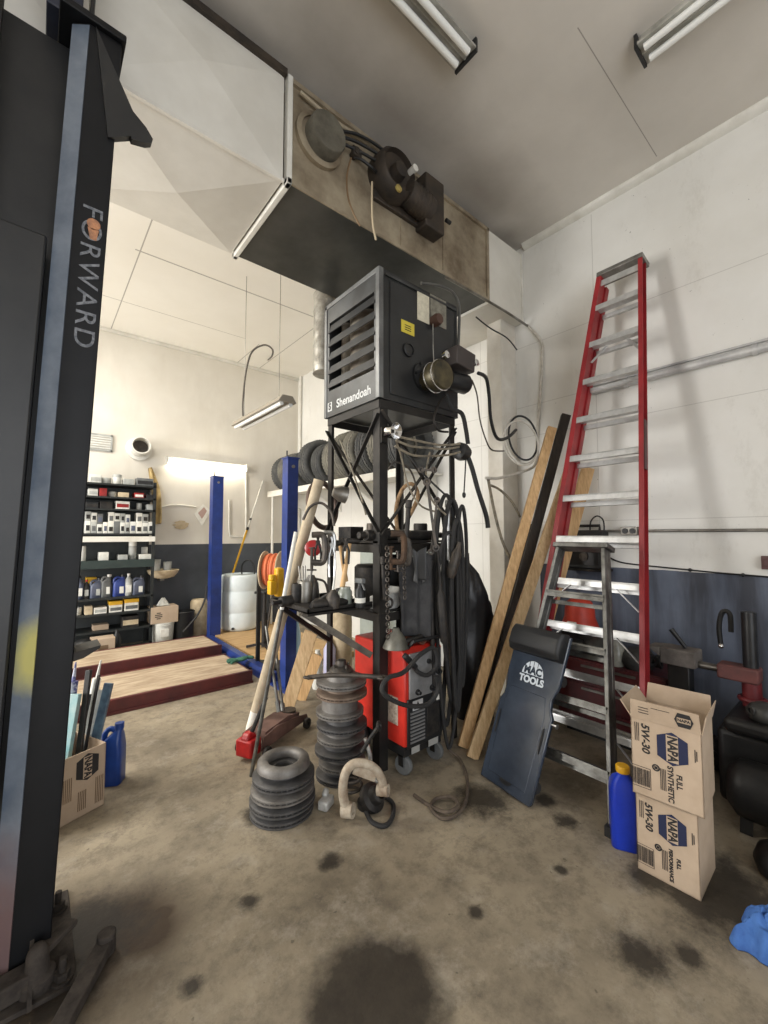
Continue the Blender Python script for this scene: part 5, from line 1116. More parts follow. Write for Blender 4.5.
# second shelf
carton(86,96,7,2,'w','white carton left of the red carton on the second rack shelf',band='e'); carton(97,105,8,2,'r','bright red carton on the second rack shelf'); rcan(111,7,5.5,2,'w','white roll on the second rack shelf','tape_roll','roll'); carton(116,127,5,2,'t','tan tray of parts on the second rack shelf','parts_tray','tray'); carton(132,142,5.5,2,'r','crumpled dull red packet on the second rack shelf','packet','packet',band='p'); carton(144,152,4,2,'k','small black box at the end of the second rack shelf')
# third shelf
carton(84,97,6,3,'k','black box at the column end of the third rack shelf',band='d'); carton(98,111,7,3,'d','dark greasy part next to the red and white carton','greasy_part','part'); carton(114,128,8,3,'p','red and white carton lying on the third rack shelf',band='r'); rcan(138,5,7,3,'w','small white can on the third rack shelf'); carton(145,152,6,3,'e','small grey box at the end of the third rack shelf')
# fourth shelf: filter cartons in two tiers
ws = [84,90,96,102,107,113,119,124,129,135,141,147,152]
ords = ['first','second','third','fourth','fifth','sixth','seventh','eighth','ninth','tenth','eleventh','last']
for i in range(12):
    h = (12,11,9,11,10,12,11,9,12,10,11,12)[i]
    carton(ws[i],ws[i+1],h,4,'wewpwgwewpww'[i],ords[i]+' filter carton along the bottom tier of the fourth rack shelf','filter_carton','box','filter cartons on the rack',band='kgksegkdsegk'[i].replace('e','d'))
for i in range(11):
    if i in (3, 8): continue
    h0 = (12,11,9,11,10,12,11,9,12,10,11,12)[i]; h = (9,9,10,0,11,8,9,10,0,11,9)[i]
    carton(ws[i],ws[i+1],h,4,'ewgwpwewwpe'[i],ords[i]+' filter carton along the upper tier of the fourth rack shelf','filter_carton','box','filter cartons on the rack',band='dkskgdkskgd'[i],dz=h0*U1+0.0005)
# open bay
carton(99,109,8,5,'w','white folded cloth in the dark middle bay of the rack','folded_cloth','cloth',dz=0.0); rcan(83,6,14,5,'w','white paper roll in the middle bay next to the black column','paper_roll','roll'); rcan(133,7,19,5,'e','tall pale can in the middle bay of the rack',lidm='w'); carton(118,128,5,5,'e','flat grey tray in the middle bay of the rack','parts_tray','tray'); carton(139,151,5,5,'w','white tray at the right end of the middle bay','parts_tray','tray'); rcan(145,6,12,5,'w','white spray can standing behind the white tray',y=0.26)
# bottles
def bottle(x, wpx, h, m_, label, lab='w', capm='k', jugq=False, sh=6, y=0.12):
    z = shz[sh]; r = wpx*U1/2; hh = h*U1; p = V((rxp(x, RY0+y),RY0+y,z)); t = thing('oil_bottle' if jugq else 'fluid_bottle', label, 'bottle', p)
    if jugq:
        b, hb, cpz = jug(p, hh, r, r*0.55, PI+0.15); b.build('body', bk[m_], t, world=True); hb2 = hb; hb2.build('handle', bk[m_], t, world=True)
        b = MB(); b.cyl(cpz, cpz+V((0,0,0.03)), 0.024, n=14); b.build('cap', bk[capm], t, world=True)
    else:
        b = MB(); b.lathe([(r*0.9,0),(r,0.01),(r,hh*0.6),(r*0.85,hh*0.72),(r*0.36,hh*0.86),(r*0.34,hh*0.92)], p, n=20); b.build('body', bk[m_], t, world=True)
        b = MB(); b.lathe([(r*0.4,hh*0.90),(r*0.4,hh),(0.0001,hh)], p, n=14); b.build('cap', bk[capm], t, world=True)
    if lab:
        b = MB(); b.box((p.x-r*0.62,p.y-(r*0.56 if jugq else r*1.02),z+hh*0.15),(p.x+r*0.62,p.y-(r*0.5 if jugq else r*0.8),z+hh*0.48)); b.build('label', bk[lab], t, world=True, smooth=0)
bottle(81,8,22,'s','dark slate bottle with white label nearest the black column on the bottle shelf'); bottle(88.5,5,18,'d','thin dark bottle with red cap on the bottle shelf',lab='e',capm='r'); bottle(98,10,18,'s','slate blue oil jug right of the red-capped bottle',lab='e',jugq=True); bottle(108,9,21,'g','grey oil jug in the middle of the bottle shelf',jugq=True,capm='w'); bottle(121,11,20,'b','bright blue oil jug on the bottle shelf',lab='w',jugq=True); bottle(130,7,22,'e','pale grey slim bottle right of the blue jug',lab='w',capm='w'); bottle(140,11,18,'s','slate oil jug at the wall end of the bottle shelf',jugq=True)
carton(89,100,6,6,'y','greenish yellow carton at the back of the bottle shelf',y=0.27,dep=0.12,dz=0.17)
# box shelf and bottom
rcan(80,7,7,7,'w','white roll beside the column on the low box shelf','paper_roll','roll'); carton(87,95,8,7,'t','tan cloth bag on the low box shelf','cloth_bag','bag'); carton(96,109,6,7,'p','white carton in front of the cloth bag on the low box shelf',band='e'); carton(111,124,7,7,'p','white tub with yellow lid left of its twin','plastic_tub','tub',lid='y',band='g'); carton(126,140,8,7,'p','white tub with yellow lid right of its twin','plastic_tub','tub',lid='y',band='g')
carton(96,112,5,8,'c','flat cardboard tray on the lowest rack shelf','cardboard_tray','tray',y=0.1); carton(124,141,11,8,'d','dark crate of parts on the lowest rack shelf','parts_crate','crate',band='t')
for k, (x0, x1, yy) in enumerate(()): pass
# on the floor in front of the rack
def onfl(px, Y): p = wy(px, 600, Y); p.z = 0; return p
p = onfl(104, 6.22); t = thing('cardboard_box', 'small cardboard box on the floor in front of the black rack', 'box', p)
b = MB(); b.box(p+V((-0.12,-0.1,0)), p+V((0.12,0.1,0.25))); b.build('carton', card, t, world=True, bevel=0.003)
b = MB(); b.box(p+V((-0.05,-0.1015,0.08)), p+V((0.05,-0.1002,0.17))); b.build('print', mat('faded_print', srgb(120,98,76), 0.8), t, world=True, smooth=0)
p = onfl(118, 6.22); b = MB(); b.lathe([(0.045,0),(0.05,0.01),(0.05,0.2),(0.035,0.25),(0.018,0.28),(0.018,0.32),(0.0001,0.32)], p, n=20)
tag(b.build('black_bottle', black, None, loc=p), 'tall black bottle on the floor beside the small cardboard box', 'bottle')
p = onfl(85, 6.18); t = thing('welding_helmet', 'black welding helmet resting on the floor at the foot of the rack', 'helmet', p)
b = MB(); b.lathe([(0.10,0),(0.13,0.05),(0.135,0.14),(0.11,0.22),(0.05,0.26),(0.0001,0.27)], p, n=24); b.build('shell', black, t, world=True)
b = MB(); b.box(p+V((-0.05,-0.15,0.12)), p+V((0.05,-0.12,0.18))); b.build('visor', mat('visor_glass', srgb(40,44,44), 0.15), t, world=True, bevel=0.005)
# ---- between the rack and the blue post
p = wy(163, 577, 6.62); t = thing('wall_basin', 'dusty pale wash basin on the dark wall right of the rack', 'basin', p)
b = MB(); b.lathe([(0.06,-0.02),(0.14,0.0),(0.19,0.06),(0.205,0.10),(0.195,0.105),(0.17,0.06),(0.12,0.03),(0.0001,0.02)], p, n=30); b.build('bowl', bk['t'], t, world=True)
b = MB(); b.box(p+V((-0.03,0.05,-0.06)), p+V((0.03,0.216,0.02))); b.build('bracket', galv, t, world=True)
for x, h, lab in ((-0.09,0.20,'pale plastic cup standing on the left side of the wash basin'),(0.05,0.17,'pale plastic cup standing on the right side of the wash basin')):
    q = p+V((x,-0.01,0.05 if x<0 else 0.045)); b = MB(); b.lathe([(0.045,0),(0.055,h),(0.05,h),(0.042,0.01),(0.0001,0.008)], q, n=20); tag(b.build('plastic_cup', bk['e'], None, loc=q), lab, 'cup')
p = onfl(163, 6.5); t = thing('plastic_bucket', 'dirty white bucket under the cardboard box right of the rack', 'bucket', p)
b = MB(); b.lathe([(0.13,0),(0.135,0.01),(0.15,0.28),(0.155,0.285),(0.155,0.30),(0.0001,0.30)], p, n=26); b.build('body', bk['w'], t, world=True)
b = MB(); b.torus(p+V((0,0,0.27)), (0,0,1), 0.152, 0.006, 30, 6); b.build('rim', bk['w'], t, world=True)
b = MB(); b.box((p.x-0.05,p.y-0.15,0.12),(p.x+0.05,p.y-0.14,0.22)); b.build('label', paper, t, world=True, smooth=0)
q = p+V((0,0,0.3015)); t = thing('cardboard_box', 'cardboard box with dark printed mark sitting on the dirty white bucket', 'box', q)
b = MB(); b.box(q+V((-0.17,-0.13,0)), q+V((0.17,0.13,0.22))); b.build('carton', card, t, world=True, bevel=0.003)
b = MB()
for k in range(4): b.prism([q+V((-0.13+0.02*abs(k-1.5),-0.1315,0.06+0.025*k)), q+V((-0.02-0.02*abs(k-1.5),-0.1315,0.06+0.025*k)), q+V((-0.02-0.02*abs(k-1.5),-0.1315,0.072+0.025*k)), q+V((-0.13+0.02*abs(k-1.5),-0.1315,0.072+0.025*k))], (0,0.001,0))
b.build('print', ink, t, world=True, smooth=0)
q = q+V((0.0,0,0.2205)); rows = [[q+V((0.16*(i/11-0.5),0.14*(j/11-0.5),0.004+0.13*max(0,1-((i/5.5-1)**2+(j/5.5-1)**2))*(0.7+0.5*noise.noise(V((i*0.5,j*0.5,2)))))) for i in range(12)] for j in range(12)]
b = MB(); b.sheet(rows, (0,0,0.003)); tag(b.build('white_rag', bk['w'], None, loc=q, sub=1), 'crumpled white rag on the cardboard box right of the rack', 'rag')
p = onfl(184, 6.5); b = MB(); b.lathe([(0.125,0),(0.13,0.01),(0.145,0.40),(0.15,0.41),(0.14,0.42),(0.12,0.02),(0.0001,0.02)], p, n=26)
tag(b.build('black_bin', black, None, loc=p), 'round black bin between the bucket and the blue post', 'bin')
p = onfl(199, 6.66); b = MB(); b.lathe([(0.11,0),(0.12,0.02),(0.12,0.50),(0.10,0.54),(0.09,0.54),(0.0001,0.53)], p, n=26)
tag(b.build('pale_drum', bk['t'], None, loc=p), 'pale tan drum behind the black bent rod', 'drum')
b = MB(); b.tube([at(207,586,6.0), at(204,602,5.95), at(196,617,5.85), at(183,632,5.7)], 0.013, 8)
tag(b.build('bent_rod', black, None, loc=at(183,632,5.7)), 'thin black bent rod leaning in front of the pale drum', 'rod')

# ================================================================== far wall fittings
LY = L-0.004
a, c = wy(166, 463, LY), wy(245, 470.5, LY); zt = (a.z+c.z)/2
t = thing('tube_light', 'glowing fluorescent tube light mounted on the far wall', 'light', ((a.x+c.x)/2, LY, zt))
tubeglow = mat('tube_glow', srgb(255,252,240), 0.4, emit=(srgb(255,244,220), 32.0))
b = MB(); b.box((a.x,LY-0.05,zt+0.02),(c.x,LY,zt+0.09)); b.build('housing', whitemetal, t, world=True, bevel=0.006)
b = MB(); b.cyl((a.x+0.02,LY-0.07,zt),(c.x-0.02,LY-0.07,zt),0.019,n=14); b.build('tube', tubeglow, t, world=True)
for x in (a.x, c.x): b = MB(); b.box((x-0.012,LY-0.09,zt-0.025),(x+0.012,LY,zt+0.09)); b.build('socket', whitemetal, t, world=True)
b = MB(); b.tube([wy(x,y,LY-0.012) for x, y in ((246,474),(246,500),(246,531),(243,537),(230,536),(229,528),(229,500))], 0.014, 8, smooth=False)
tag(b.build('conduit_pipe', whitemetal, None, loc=wy(246,474,LY)), 'white conduit dropping from the glowing tube in a U along the far wall', 'conduit')
b = MB(); b.tube([wy(x,y,LY-0.012) for x, y in ((161,507),(176,505),(196,507))], 0.012, 8)
tag(b.build('conduit_pipe', whitemetal, None, loc=wy(161,507,LY)), 'short white conduit behind the paper notice on the far wall', 'conduit')
c = wy(139, 449, LY); t = thing('vent_pipe', 'round white vent pipe with dark mouth sticking out above the rack', 'vent', c)
b = MB(); b.lathe([(0.165,0.0),(0.165,0.02),(0.12,0.03),(0.12,0.26),(0.105,0.26),(0.10,0.08)], c, (-0.05,-1,0.05), 30); b.build('sleeve', whitemetal, t, world=True)
b = MB(); b.lathe([(0.0001,0.10),(0.103,0.10),(0.103,0.09)], c, (-0.05,-1,0.05), 30); b.build('damper', castiron, t, world=True)
# tan strap coat hanging
rows = []
pts = [((148,468),(152,466)),((150,480),(156,478)),((152,492),(160,487)),((153,505),(161,500)),((153,516),(162,512)),((154,525),(162,524))]
for i, (l_, r_) in enumerate(pts):
    row = []
    for k in range(8):
        u = k/7; q = wy(l_[0]+(r_[0]-l_[0])*u, l_[1]+(r_[1]-l_[1])*u, LY-0.05); row.append(q+V((0,0.03*math.sin(u*9+i*0.8),0)))
    rows.append(row)
b = MB(); b.sheet(rows, (0,0.012,0)); tag(b.build('hanging_apron', mat('tan_canvas', srgb(200,176,124), 0.85, 0, srgb(158,134,90), 10), None, loc=wy(150,467,LY), sub=1), 'tan canvas apron hanging on the far wall beside the rack', 'apron')
b = MB(); b.prism([wy(x,y,LY-0.008) for x, y in ((194,514),(203,504),(211,511),(202,526))], (0,0.006,0)); o = b.build('hanging_notice', paper, None, loc=wy(202,515,LY)); tag(o, 'tilted white paper notice pinned on the far wall left of the blue post', 'notice')
b = MB(); b.prism([wy(x,y,LY-0.0095) for x, y in ((198,513),(204,507),(207,511),(202,519))], (0,0.001,0)); b.build('print', mat('pink_grey_print', srgb(178,150,140), 0.8), o, world=False, loc=wy(202,515,LY)).location = (0,0,0)
b = MB(); b.prism([wy(181+9*math.cos(2*PI*k/18)*(0.8+0.25*math.sin(3*k)), 525+4.5*math.sin(2*PI*k/18), LY-0.01) for k in range(18)], (0,0.008,0)); tag(b.build('hanging_scrap', bk['t'], None, loc=wy(181,525,LY)), 'torn tan paper scrap pinned low on the far wall beside the rack', 'paper')
t = thing('reflection_slats', 'pale slats drawn for a ceiling reflection high on the far wall behind the black column', 'louvre', wy(100,446,LY))  # slats stand in for a faint reflection of the far ceiling
p0, p1 = wy(84,432,LY), wy(112,452,LY); b = MB(); b.box((p0.x,LY-0.02,p1.z),(p1.x,LY,p1.z+0.02)); b.box((p0.x,LY-0.02,p0.z-0.02),(p1.x,LY,p0.z)); b.box((p0.x,LY-0.02,p1.z),(p0.x+0.02,LY,p0.z)); b.box((p1.x-0.02,LY-0.02,p1.z),(p1.x,LY,p0.z)); b.build('frame', bk['e'], t, world=True)
b = MB()
for k in range(6): z = p1.z+0.03+(p0.z-p1.z-0.05)*k/5.5; b.box((p0.x+0.02,LY-0.015,z),(p1.x-0.02,LY,z+0.02))
b.build('slats', bk['w'], t, world=True)
# hanging shop light
t = thing('shop_light', 'slim white shop light hanging under the far bay ceiling', 'hanging light', (1.72,4.0,2.74))
b = MB(); b.prism([(1.72-0.09,3.42,2.70),(1.72+0.09,3.42,2.70),(1.72+0.05,3.42,2.76),(1.72-0.05,3.42,2.76)], (0,1.18,0)); b.build('housing', mat('lamp_tan', srgb(150,142,128), 0.5, 0.2), t, world=True, bevel=0.004)
for x in (-0.045,0.045): b = MB(); b.cyl((1.72+x,3.45,2.688),(1.72+x,4.57,2.688),0.019,n=12); b.build('tube', glasswhite, t, world=True)
b = MB(); b.tube([at(243,416,4.5), at(243,400,4.4), at(246,372,4.3), at(252,352,4.3), at(264,345,4.3), at(272,349,4.3), at(272,356,4.3), fl(268,360,H)], 0.009, 8); b.build('cord', mat('cord_dark', srgb(84,78,70), 0.7), t, world=True)
for y in (3.6, 4.45): b = MB(); b.cyl((1.72,y,2.75),(1.72,y,H),0.003,n=6); b.build('hanger', galv, t, world=True)

# ================================================================== tyres on the wall shelf
SHZ = 2.22
sh = thing('tyre_shelf', 'long white wall shelf holding the row of tyres', 'shelf', (W, 5.0, SHZ))
b = MB(); b.box((2.98,3.30,SHZ-0.03),(W-0.003,6.62,SHZ)); b.build('board', whitemetal, sh, world=True, bevel=0.004)
b = MB(); b.box((2.98,3.30,SHZ-0.09),(3.0,6.62,SHZ-0.03)); b.build('front_lip', whitemetal, sh, world=True)
for y in (3.4, 4.4, 5.4, 6.4): b = MB(); b.prism([(W-0.003,y,SHZ-0.03),(3.05,y,SHZ-0.03),(W-0.003,y,SHZ-0.36)], (0,0.03,0)); b.build('bracket', whitemetal, sh, world=True)
def tyre(R, w, rim=0.6):
    b = MB(); r = R*rim
    half = [(r,-w*0.34),(r+0.012,-w*0.40),(r+0.35*(R-r),-w*0.49),(r+0.62*(R-r),-w*0.5),(r+0.80*(R-r),-w*0.45),(r+0.92*(R-r),-w*0.38),(r+0.975*(R-r),-w*0.32),(R*0.995,-w*0.24),(R-0.002,-w*0.17),(R-0.014,-w*0.16),(R-0.014,-w*0.12),(R,-w*0.11),(R,-w*0.02),(R-0.012,-w*0.015)]
    b.lathe(half + [(a, -h) for a, h in half[::-1]] + [(r,0)], n=44, ax=(0,1,0), closed=True)
    for k in range(44):                              # tread blocks on the shoulders
        a = 2*PI*(k+0.5)/44
        for sy in (-1, 1):
            c = V((R*0.978*math.cos(a), sy*w*0.30, R*0.978*math.sin(a))); b.cbox(c, (0.016,w*0.13,0.026), (0,-a,0.0))
    return b
ty_a = mat('tyre_black', srgb(60,62,64), 0.75, 0, srgb(84,84,82), 10, 0.15); ty_b = mat('tyre_dusty', srgb(128,125,114), 0.85, 0, srgb(94,92,86), 8, 0.15)
spec = [(6.42,0.30,0.19,'a','far end tyre of the wall shelf, left of the nearer blue post'),(6.17,0.30,0.19,'b','second tyre from the far end of the wall shelf'),(5.90,0.30,0.19,'a','third tyre from the far end of the wall shelf'),
        (5.42,0.345,0.23,'a','largest black tyre, first right of the nearer blue post'),(5.12,0.30,0.19,'a','black tyre second right of the nearer blue post'),(4.84,0.315,0.20,'b','dusty tyre third right of the nearer blue post'),(4.58,0.33,0.20,'b','dusty tyre fourth right of the nearer blue post'),(4.31,0.335,0.21,'b','dusty tyre fifth right of the nearer blue post'),(4.04,0.335,0.20,'a','dark tyre sixth right of the nearer blue post'),(3.77,0.33,0.20,'b','dusty tyre seventh right of the nearer blue post, behind the stand'),(3.50,0.335,0.21,'a','dark tyre nearest the white column on the wall shelf')]
for i, (y, R, w_, k, lab) in enumerate(spec):
    o = tag(tyre(R, w_).build('tyre', ty_a if k == 'a' else ty_b, None), lab, 'tyre', 'tyres on the wall shelf'); o.location = (3.28+0.02*math.sin(4*i), y, SHZ+R+0.006); o.rotation_euler = (0,0.3*i,0.0)
b = MB(); b.cyl((W-0.03,6.70,0),(W-0.03,6.70,H),0.022,n=12)
tag(b.build('wall_pipe', whitemetal, None, loc=(W-0.03,6.70,0)), 'white vertical pipe in the far corner beside the tyre shelf', 'pipe')
b = MB(); b.cyl((3.02,6.5,0),(3.02,6.5,SHZ-0.09),0.02,n=12)
tag(b.build('support_post', whitemetal, None, loc=(3.02,6.5,0)), 'slim white post holding up the far end of the tyre shelf', 'post')

# ================================================================== hose reel, yellow tool, dark jack stand near the blue post
p = at(273, 570, 4.75); t = thing('hose_reel', 'drum reel wound with orange hose beside the nearer blue post', 'hose reel', p)
ax = V((0.72,-0.69,0)).normalized()
b = MB(); b.lathe([(0.05,-0.10),(0.21,-0.10),(0.215,-0.09),(0.21,-0.085),(0.11,-0.08),(0.11,0.08),(0.21,0.085),(0.215,0.09),(0.21,0.10),(0.05,0.10)], p, ax, 36); b.build('drum', bk['t'], t, world=True)
b = MB()
for k in range(5): b.torus(p+ax*(-0.06+0.03*k), ax, 0.16+0.012*(k % 2), 0.018, 34, 8)
b.tube([p+V((0.1,-0.15,0.15)), p+V((0.1,-0.28,-0.05)), p+V((0.05,-0.3,-0.3)), p+V((0.0,-0.2,-0.38)), p+V((0.05,-0.2,-0.2))], 0.018, 8)
b.build('hose', orangep, t, world=True)
b = MB(); q = p.copy(); q.z = 0.06; b.bar(q-ax*0.16, p-ax*0.16, 0.04, 0.03); b.bar(q+ax*0.16, p+ax*0.16, 0.04, 0.03); b.bar(q-ax*0.2, q+ax*0.2, 0.3, 0.02); b.build('reel_stand', black, t, world=True)
p = at(279, 582, 3.70); t = thing('post_mounted_lock', 'yellow lock housing strapped to the front of the nearer blue post', 'housing', p)
b = MB(); b.cbox(p+V((-0.0,0,0)), (0.075,0.075,0.25)); b.build('cover', yellowp, t, world=True, bevel=0.02, seg=3)
b = MB(); b.cbox(p+V((-0.075,-0.02,-0.04)), (0.06,0.07,0.12)); b.cyl(p+V((-0.075,-0.02,0.02)), p+V((-0.075,-0.02,0.07)), 0.03, n=14); b.build('release_knob', yellowp, t, world=True, bevel=0.01)
q = fl(264, 648, 0.062); t = thing('jack_stand', 'dark upright transmission jack with cross handle beside the orange hose', 'jack', q)
b = MB(); b.cyl(q+V((0,0,0.02)), q+V((0.0,0,0.45)), 0.035, n=16); b.cyl(q+V((0,0,0.45)), q+V((0.0,0,0.70)), 0.022, n=14); b.build('post', castdark, t, world=True)
for k in range(3): a = 2*PI*k/3+0.4; b = MB(); b.bar(q+V((0,0,0.06)), q+V((0.22*math.cos(a),0.22*math.sin(a),0.02)), 0.03, 0.03); b.build('leg', castdark, t, world=True)
b = MB(); b.cyl(q+RT*-0.13+V((0,0,0.70)), q+RT*0.12+V((0,0,0.70)), 0.016, n=10); b.lathe([(0.02,0),(0.05,0.01),(0.05,0.03),(0.0001,0.03)], q+V((0,0,0.69)), n=16); b.build('cross_handle', black, t, world=True)
b = MB(); b.cyl(q+RT*0.04+V((0,0,0.25)), q+RT*0.12+V((0,0,0.85)), 0.012, n=8); b.build('pump_handle', castiron, t, world=True)
# poles leaning at the left of the stand
a, c = fl(249, 738), at(319, 480, 3.16); a = a+V((0,0,0.005))
t = thing('cardboard_tube', 'long thick beige cardboard tube leaning against the left side of the stand', 'tube', a)
b = MB(); b.cyl(a, c, 0.040, n=24); b.build('tube', mat('tube_card', srgb(186,172,148), 0.85, 0, srgb(162,148,124), 6), t, world=True)
b = MB(); d_ = (c-a).normalized(); b.cyl(a+d_*0.06, a+d_*0.20, 0.0407, n=24); b.build('label', paper, t, world=True)
a, c = fl(251, 776), at(296, 532, 2.66)
t = thing('long_pole', 'thin pole, chrome below and white above, leaning in front of the cardboard tube', 'pole', a)
b = MB(); b.cyl(a, a.lerp(c,0.68), 0.012, n=12); b.build('lower_rod', aludirty, t, world=True); b = MB(); b.cyl(a.lerp(c,0.68), c, 0.013, n=12); b.build('upper_rod', whitemetal, t, world=True)
for (x0,y0,x1,y1,lab) in ((279,712,266,626,'left of two slim metal rods standing on the floor jack'),(283,711,276,652,'right of two slim metal rods standing on the floor jack')):
    a, c = at(x0,y0,3.1), at(x1,y1,3.3); b = MB(); b.cyl(a, c, 0.011, n=10); b.cyl(a, a.lerp(c,0.12), 0.018, n=10); tag(b.build('metal_rod', aludirty, None, loc=a), lab, 'rod')
# floor jack
p = fl(272, 742); t = thing('floor_jack', 'low dusty red floor jack behind the short rotor stack', 'floor jack', p)
dj = (fl(300,722)-fl(258,752)).normalized(); sj = V((-dj.y,dj.x,0))
for s in (-1, 1):
    b = MB(); q = p+sj*(s*0.085)
    b.prism([q+dj*x+V((0,0,z)) for x, z in ((-0.22,0.05),(-0.20,0.13),(-0.05,0.15),(0.18,0.12),(0.32,0.09),(0.34,0.05))], sj*0.012); b.build('side_plate', mat('jack_dusty', srgb(120,92,82), 0.75, 0, srgb(92,70,64), 9, 0.1), t, world=True)
b = MB(); b.prism([p+sj*-0.07+dj*x+V((0,0,z)) for x, z in ((-0.18,0.10),(-0.16,0.15),(0.1,0.16),(0.24,0.13),(0.24,0.09))], sj*0.14); b.build('lift_arm', 'jack_dusty', t, world=True)
b = MB(); b.lathe([(0.05,0),(0.055,0.01),(0.055,0.025),(0.0001,0.025)], p+dj*0.2+V((0,0,0.132)), n=20); b.build('saddle', castiron, t, world=True)
b = MB(); b.cbox(p-dj*0.25+V((0,0,0.085)), (0.11,0.13,0.11), (0,0,math.atan2(dj.y,dj.x))); b.cyl(p-dj*0.25-sj*0.03+V((0,0,0.13)), p-dj*0.25+sj*0.03+V((0,0,0.13)), 0.05, n=18); b.build('pump_head', mat('jack_red', srgb(196,32,34), 0.4, 0, srgb(150,24,26), 8), t, world=True, bevel=0.012)
for x in (-0.2, 0.28):
    for s in (-1, 1): b = MB(); q = p+dj*x+sj*(s*0.115); b.lathe([(0.012,-0.015),(0.036,-0.015),(0.04,-0.01),(0.04,0.01),(0.036,0.015),(0.012,0.015)], q+V((0,0,0.041)), sj, 20, closed=True); b.build('wheel', castdark, t, world=True)
b = MB(); b.cyl(p-dj*0.27+V((0,0,0.10)), at(266,712,2.98)+V((0,0,0.1)), 0.014, n=10); b.build('handle_socket', castdark, t, world=True)
# pale board propped behind the tall rotor stack
a, c = fl(286, 712), at(311, 632, 3.55)
b = MB(); b.bar(a, c, 0.11, 0.03, up=-FW); tag(b.build('scrap_board', woodg, None, loc=a), 'short pale board propped behind the tall rotor stack', 'board')
a, c = fl(300, 700), at(297, 660, 3.95)
b = MB(); b.bar(a, at(318,655,3.9), 0.10, 0.03, up=-FW); tag(b.build('scrap_board', woodm, None, loc=a), 'second pale board lying lower behind the tall rotor stack', 'board')
# small containers seen through the stand
for (x, ytop, ybot, wpx, d, m_, nm, lab) in ((297,620,664,8,4.3,'bl','plastic_bottle','light blue bottle on the floor just right of the nearer blue post'),(342,606,655,20,4.5,'t','plastic_pail','beige pail on the floor seen through the stand'),(330,640,668,12,4.4,'lv','detergent_jug','white and lavender jug on the floor seen under the tray'),(318,650,674,10,4.2,'w','white_can','white can on the floor seen between the boards')):
    p = at(x, 600, d); p.z = 0; z1 = 1.5+(537-ytop)*d/420; r = wpx*d/840
    mm = {'bl': mat('pale_blue', srgb(170,204,218), 0.4), 'lv': mat('lavender', srgb(200,198,226), 0.5), 't': bk['t'], 'w': bk['w']}[m_]
    b = MB(); b.lathe([(r*0.9,0),(r,0.02),(r,z1*0.78),(r*(0.9 if nm == 'plastic_pail' else 0.5),z1*0.93),(r*(0.92 if nm == 'plastic_pail' else 0.45),z1),(0.0001,z1)], p, n=24)
    tag(b.build(nm, mm, None, loc=p), lab, 'container')
# control arm with hub and spring lying in front of the tall stack
p = fl(362, 812); t = thing('control_arm', 'rusty beige suspension control arm standing on the floor in front of the welder', 'suspension arm', p)
bone = mat('weathered_iron', srgb(186,176,158), 0.7, 0.15, srgb(132,112,92), 9, 0.2)
d0 = 2.30; pts = [at(x,y,d0-0.0) for x, y in ((348,812),(344,800),(343,786),(346,772),(354,764),(366,764),(376,770),(382,780),(383,790))]
b = MB(); b.tube(pts, 0.026, 10, rend=0.022); b.lathe([(0.02,-0.03),(0.038,-0.03),(0.038,0.03),(0.02,0.03)], pts[0]+V((0,0,0.01)), (0.5,-0.8,0.1), 18, closed=True); b.lathe([(0.014,-0.03),(0.03,-0.03),(0.03,0.03),(0.014,0.03)], pts[-1], (0.5,-0.8,0.1), 18, closed=True); b.bar(pts[4]-V((0,0,0.02)), pts[6]-V((0,0,0.03)), 0.03, 0.05); b.build('arm', bone, t, world=True)
p = fl(368, 806, 0.0)
b = MB(); b.lathe([(0.05,0),(0.075,0.02),(0.075,0.05),(0.05,0.065),(0.045,0.10),(0.03,0.11),(0.03,0.07),(0.0001,0.07)], p+V((0,0,0.03)), (0.2,-0.7,0.6), 24); b.lathe([(0.06,0),(0.06,0.03),(0.03,0.03)], p, n=20)
tag(b.build('wheel_bearing', castdark, None, loc=p), 'dark wheel bearing lying under the beige control arm', 'bearing')
p = fl(358,800); b = MB(); b.tube([p+V((0.05*math.cos(t*0.7),0.05*math.sin(t*0.7)+0.05,0.012+0.006*t)) for t in range(24)], 0.008, 8)
tag(b.build('coil_spring', castiron, None, loc=p), 'small grey coil spring beside the dark wheel bearing', 'spring')
b = MB(); p = fl(326,808); b.cbox(p+V((0,0,0.03)), (0.09,0.06,0.05), (0.0,0.0,0.5)); b.cyl(p+V((0.0,0.02,0.05)), p+V((0.03,0.04,0.075)), 0.018, n=12)
tag(b.build('brake_caliper', pale, None, loc=p, bevel=0.01), 'small pale metal caliper on the floor beside the short rotor stack', 'caliper')
a, c = fl(364,800)+V((0.0,0.0,0.1)), at(379,726,2.33); a = at(362,752,2.36)
b = MB(); b.tube([a, a.lerp(c,0.5)+V((0,0,0.006)), c], 0.011, 8); b.torus(c, (0.5,-0.8,0.2), 0.02, 0.008, 18, 6)
o = tag(b.build('ratchet', castdark, None, loc=a), 'dark ratchet handle sticking up behind the beige control arm', 'ratchet')
a, c = at(371,772,2.36), at(365,738,2.40); b = MB(); b.tube([at(378,782,2.34), a, at(370,755,2.38), c], 0.011, 8)
tag(b.build('bent_bar', alu, None, loc=a), 'bright bent metal bar standing inside the beige control arm', 'bar')
b = MB(); b.tube([fl(x,y,0.012) for x, y in ((366,812),(372,822),(384,826),(392,818),(393,804),(384,796))], 0.012, 8)
tag(b.build('rubber_hose', rubber, None, loc=fl(366,812)), 'short black rubber hose curled on the floor by the control arm', 'hose')
b = MB(); b.tube([V((2.165,1.94,0.15)), fl(448,748,0.06), fl(460,760,0.012), fl(467,778,0.012), fl(466,800,0.012), fl(456,815,0.012), fl(441,818,0.012), fl(431,808,0.012), fl(436,799,0.014), fl(452,797,0.03), fl(458,806,0.03), fl(446,812,0.03), fl(430,806,0.012), fl(414,795,0.012)], 0.010, 8)
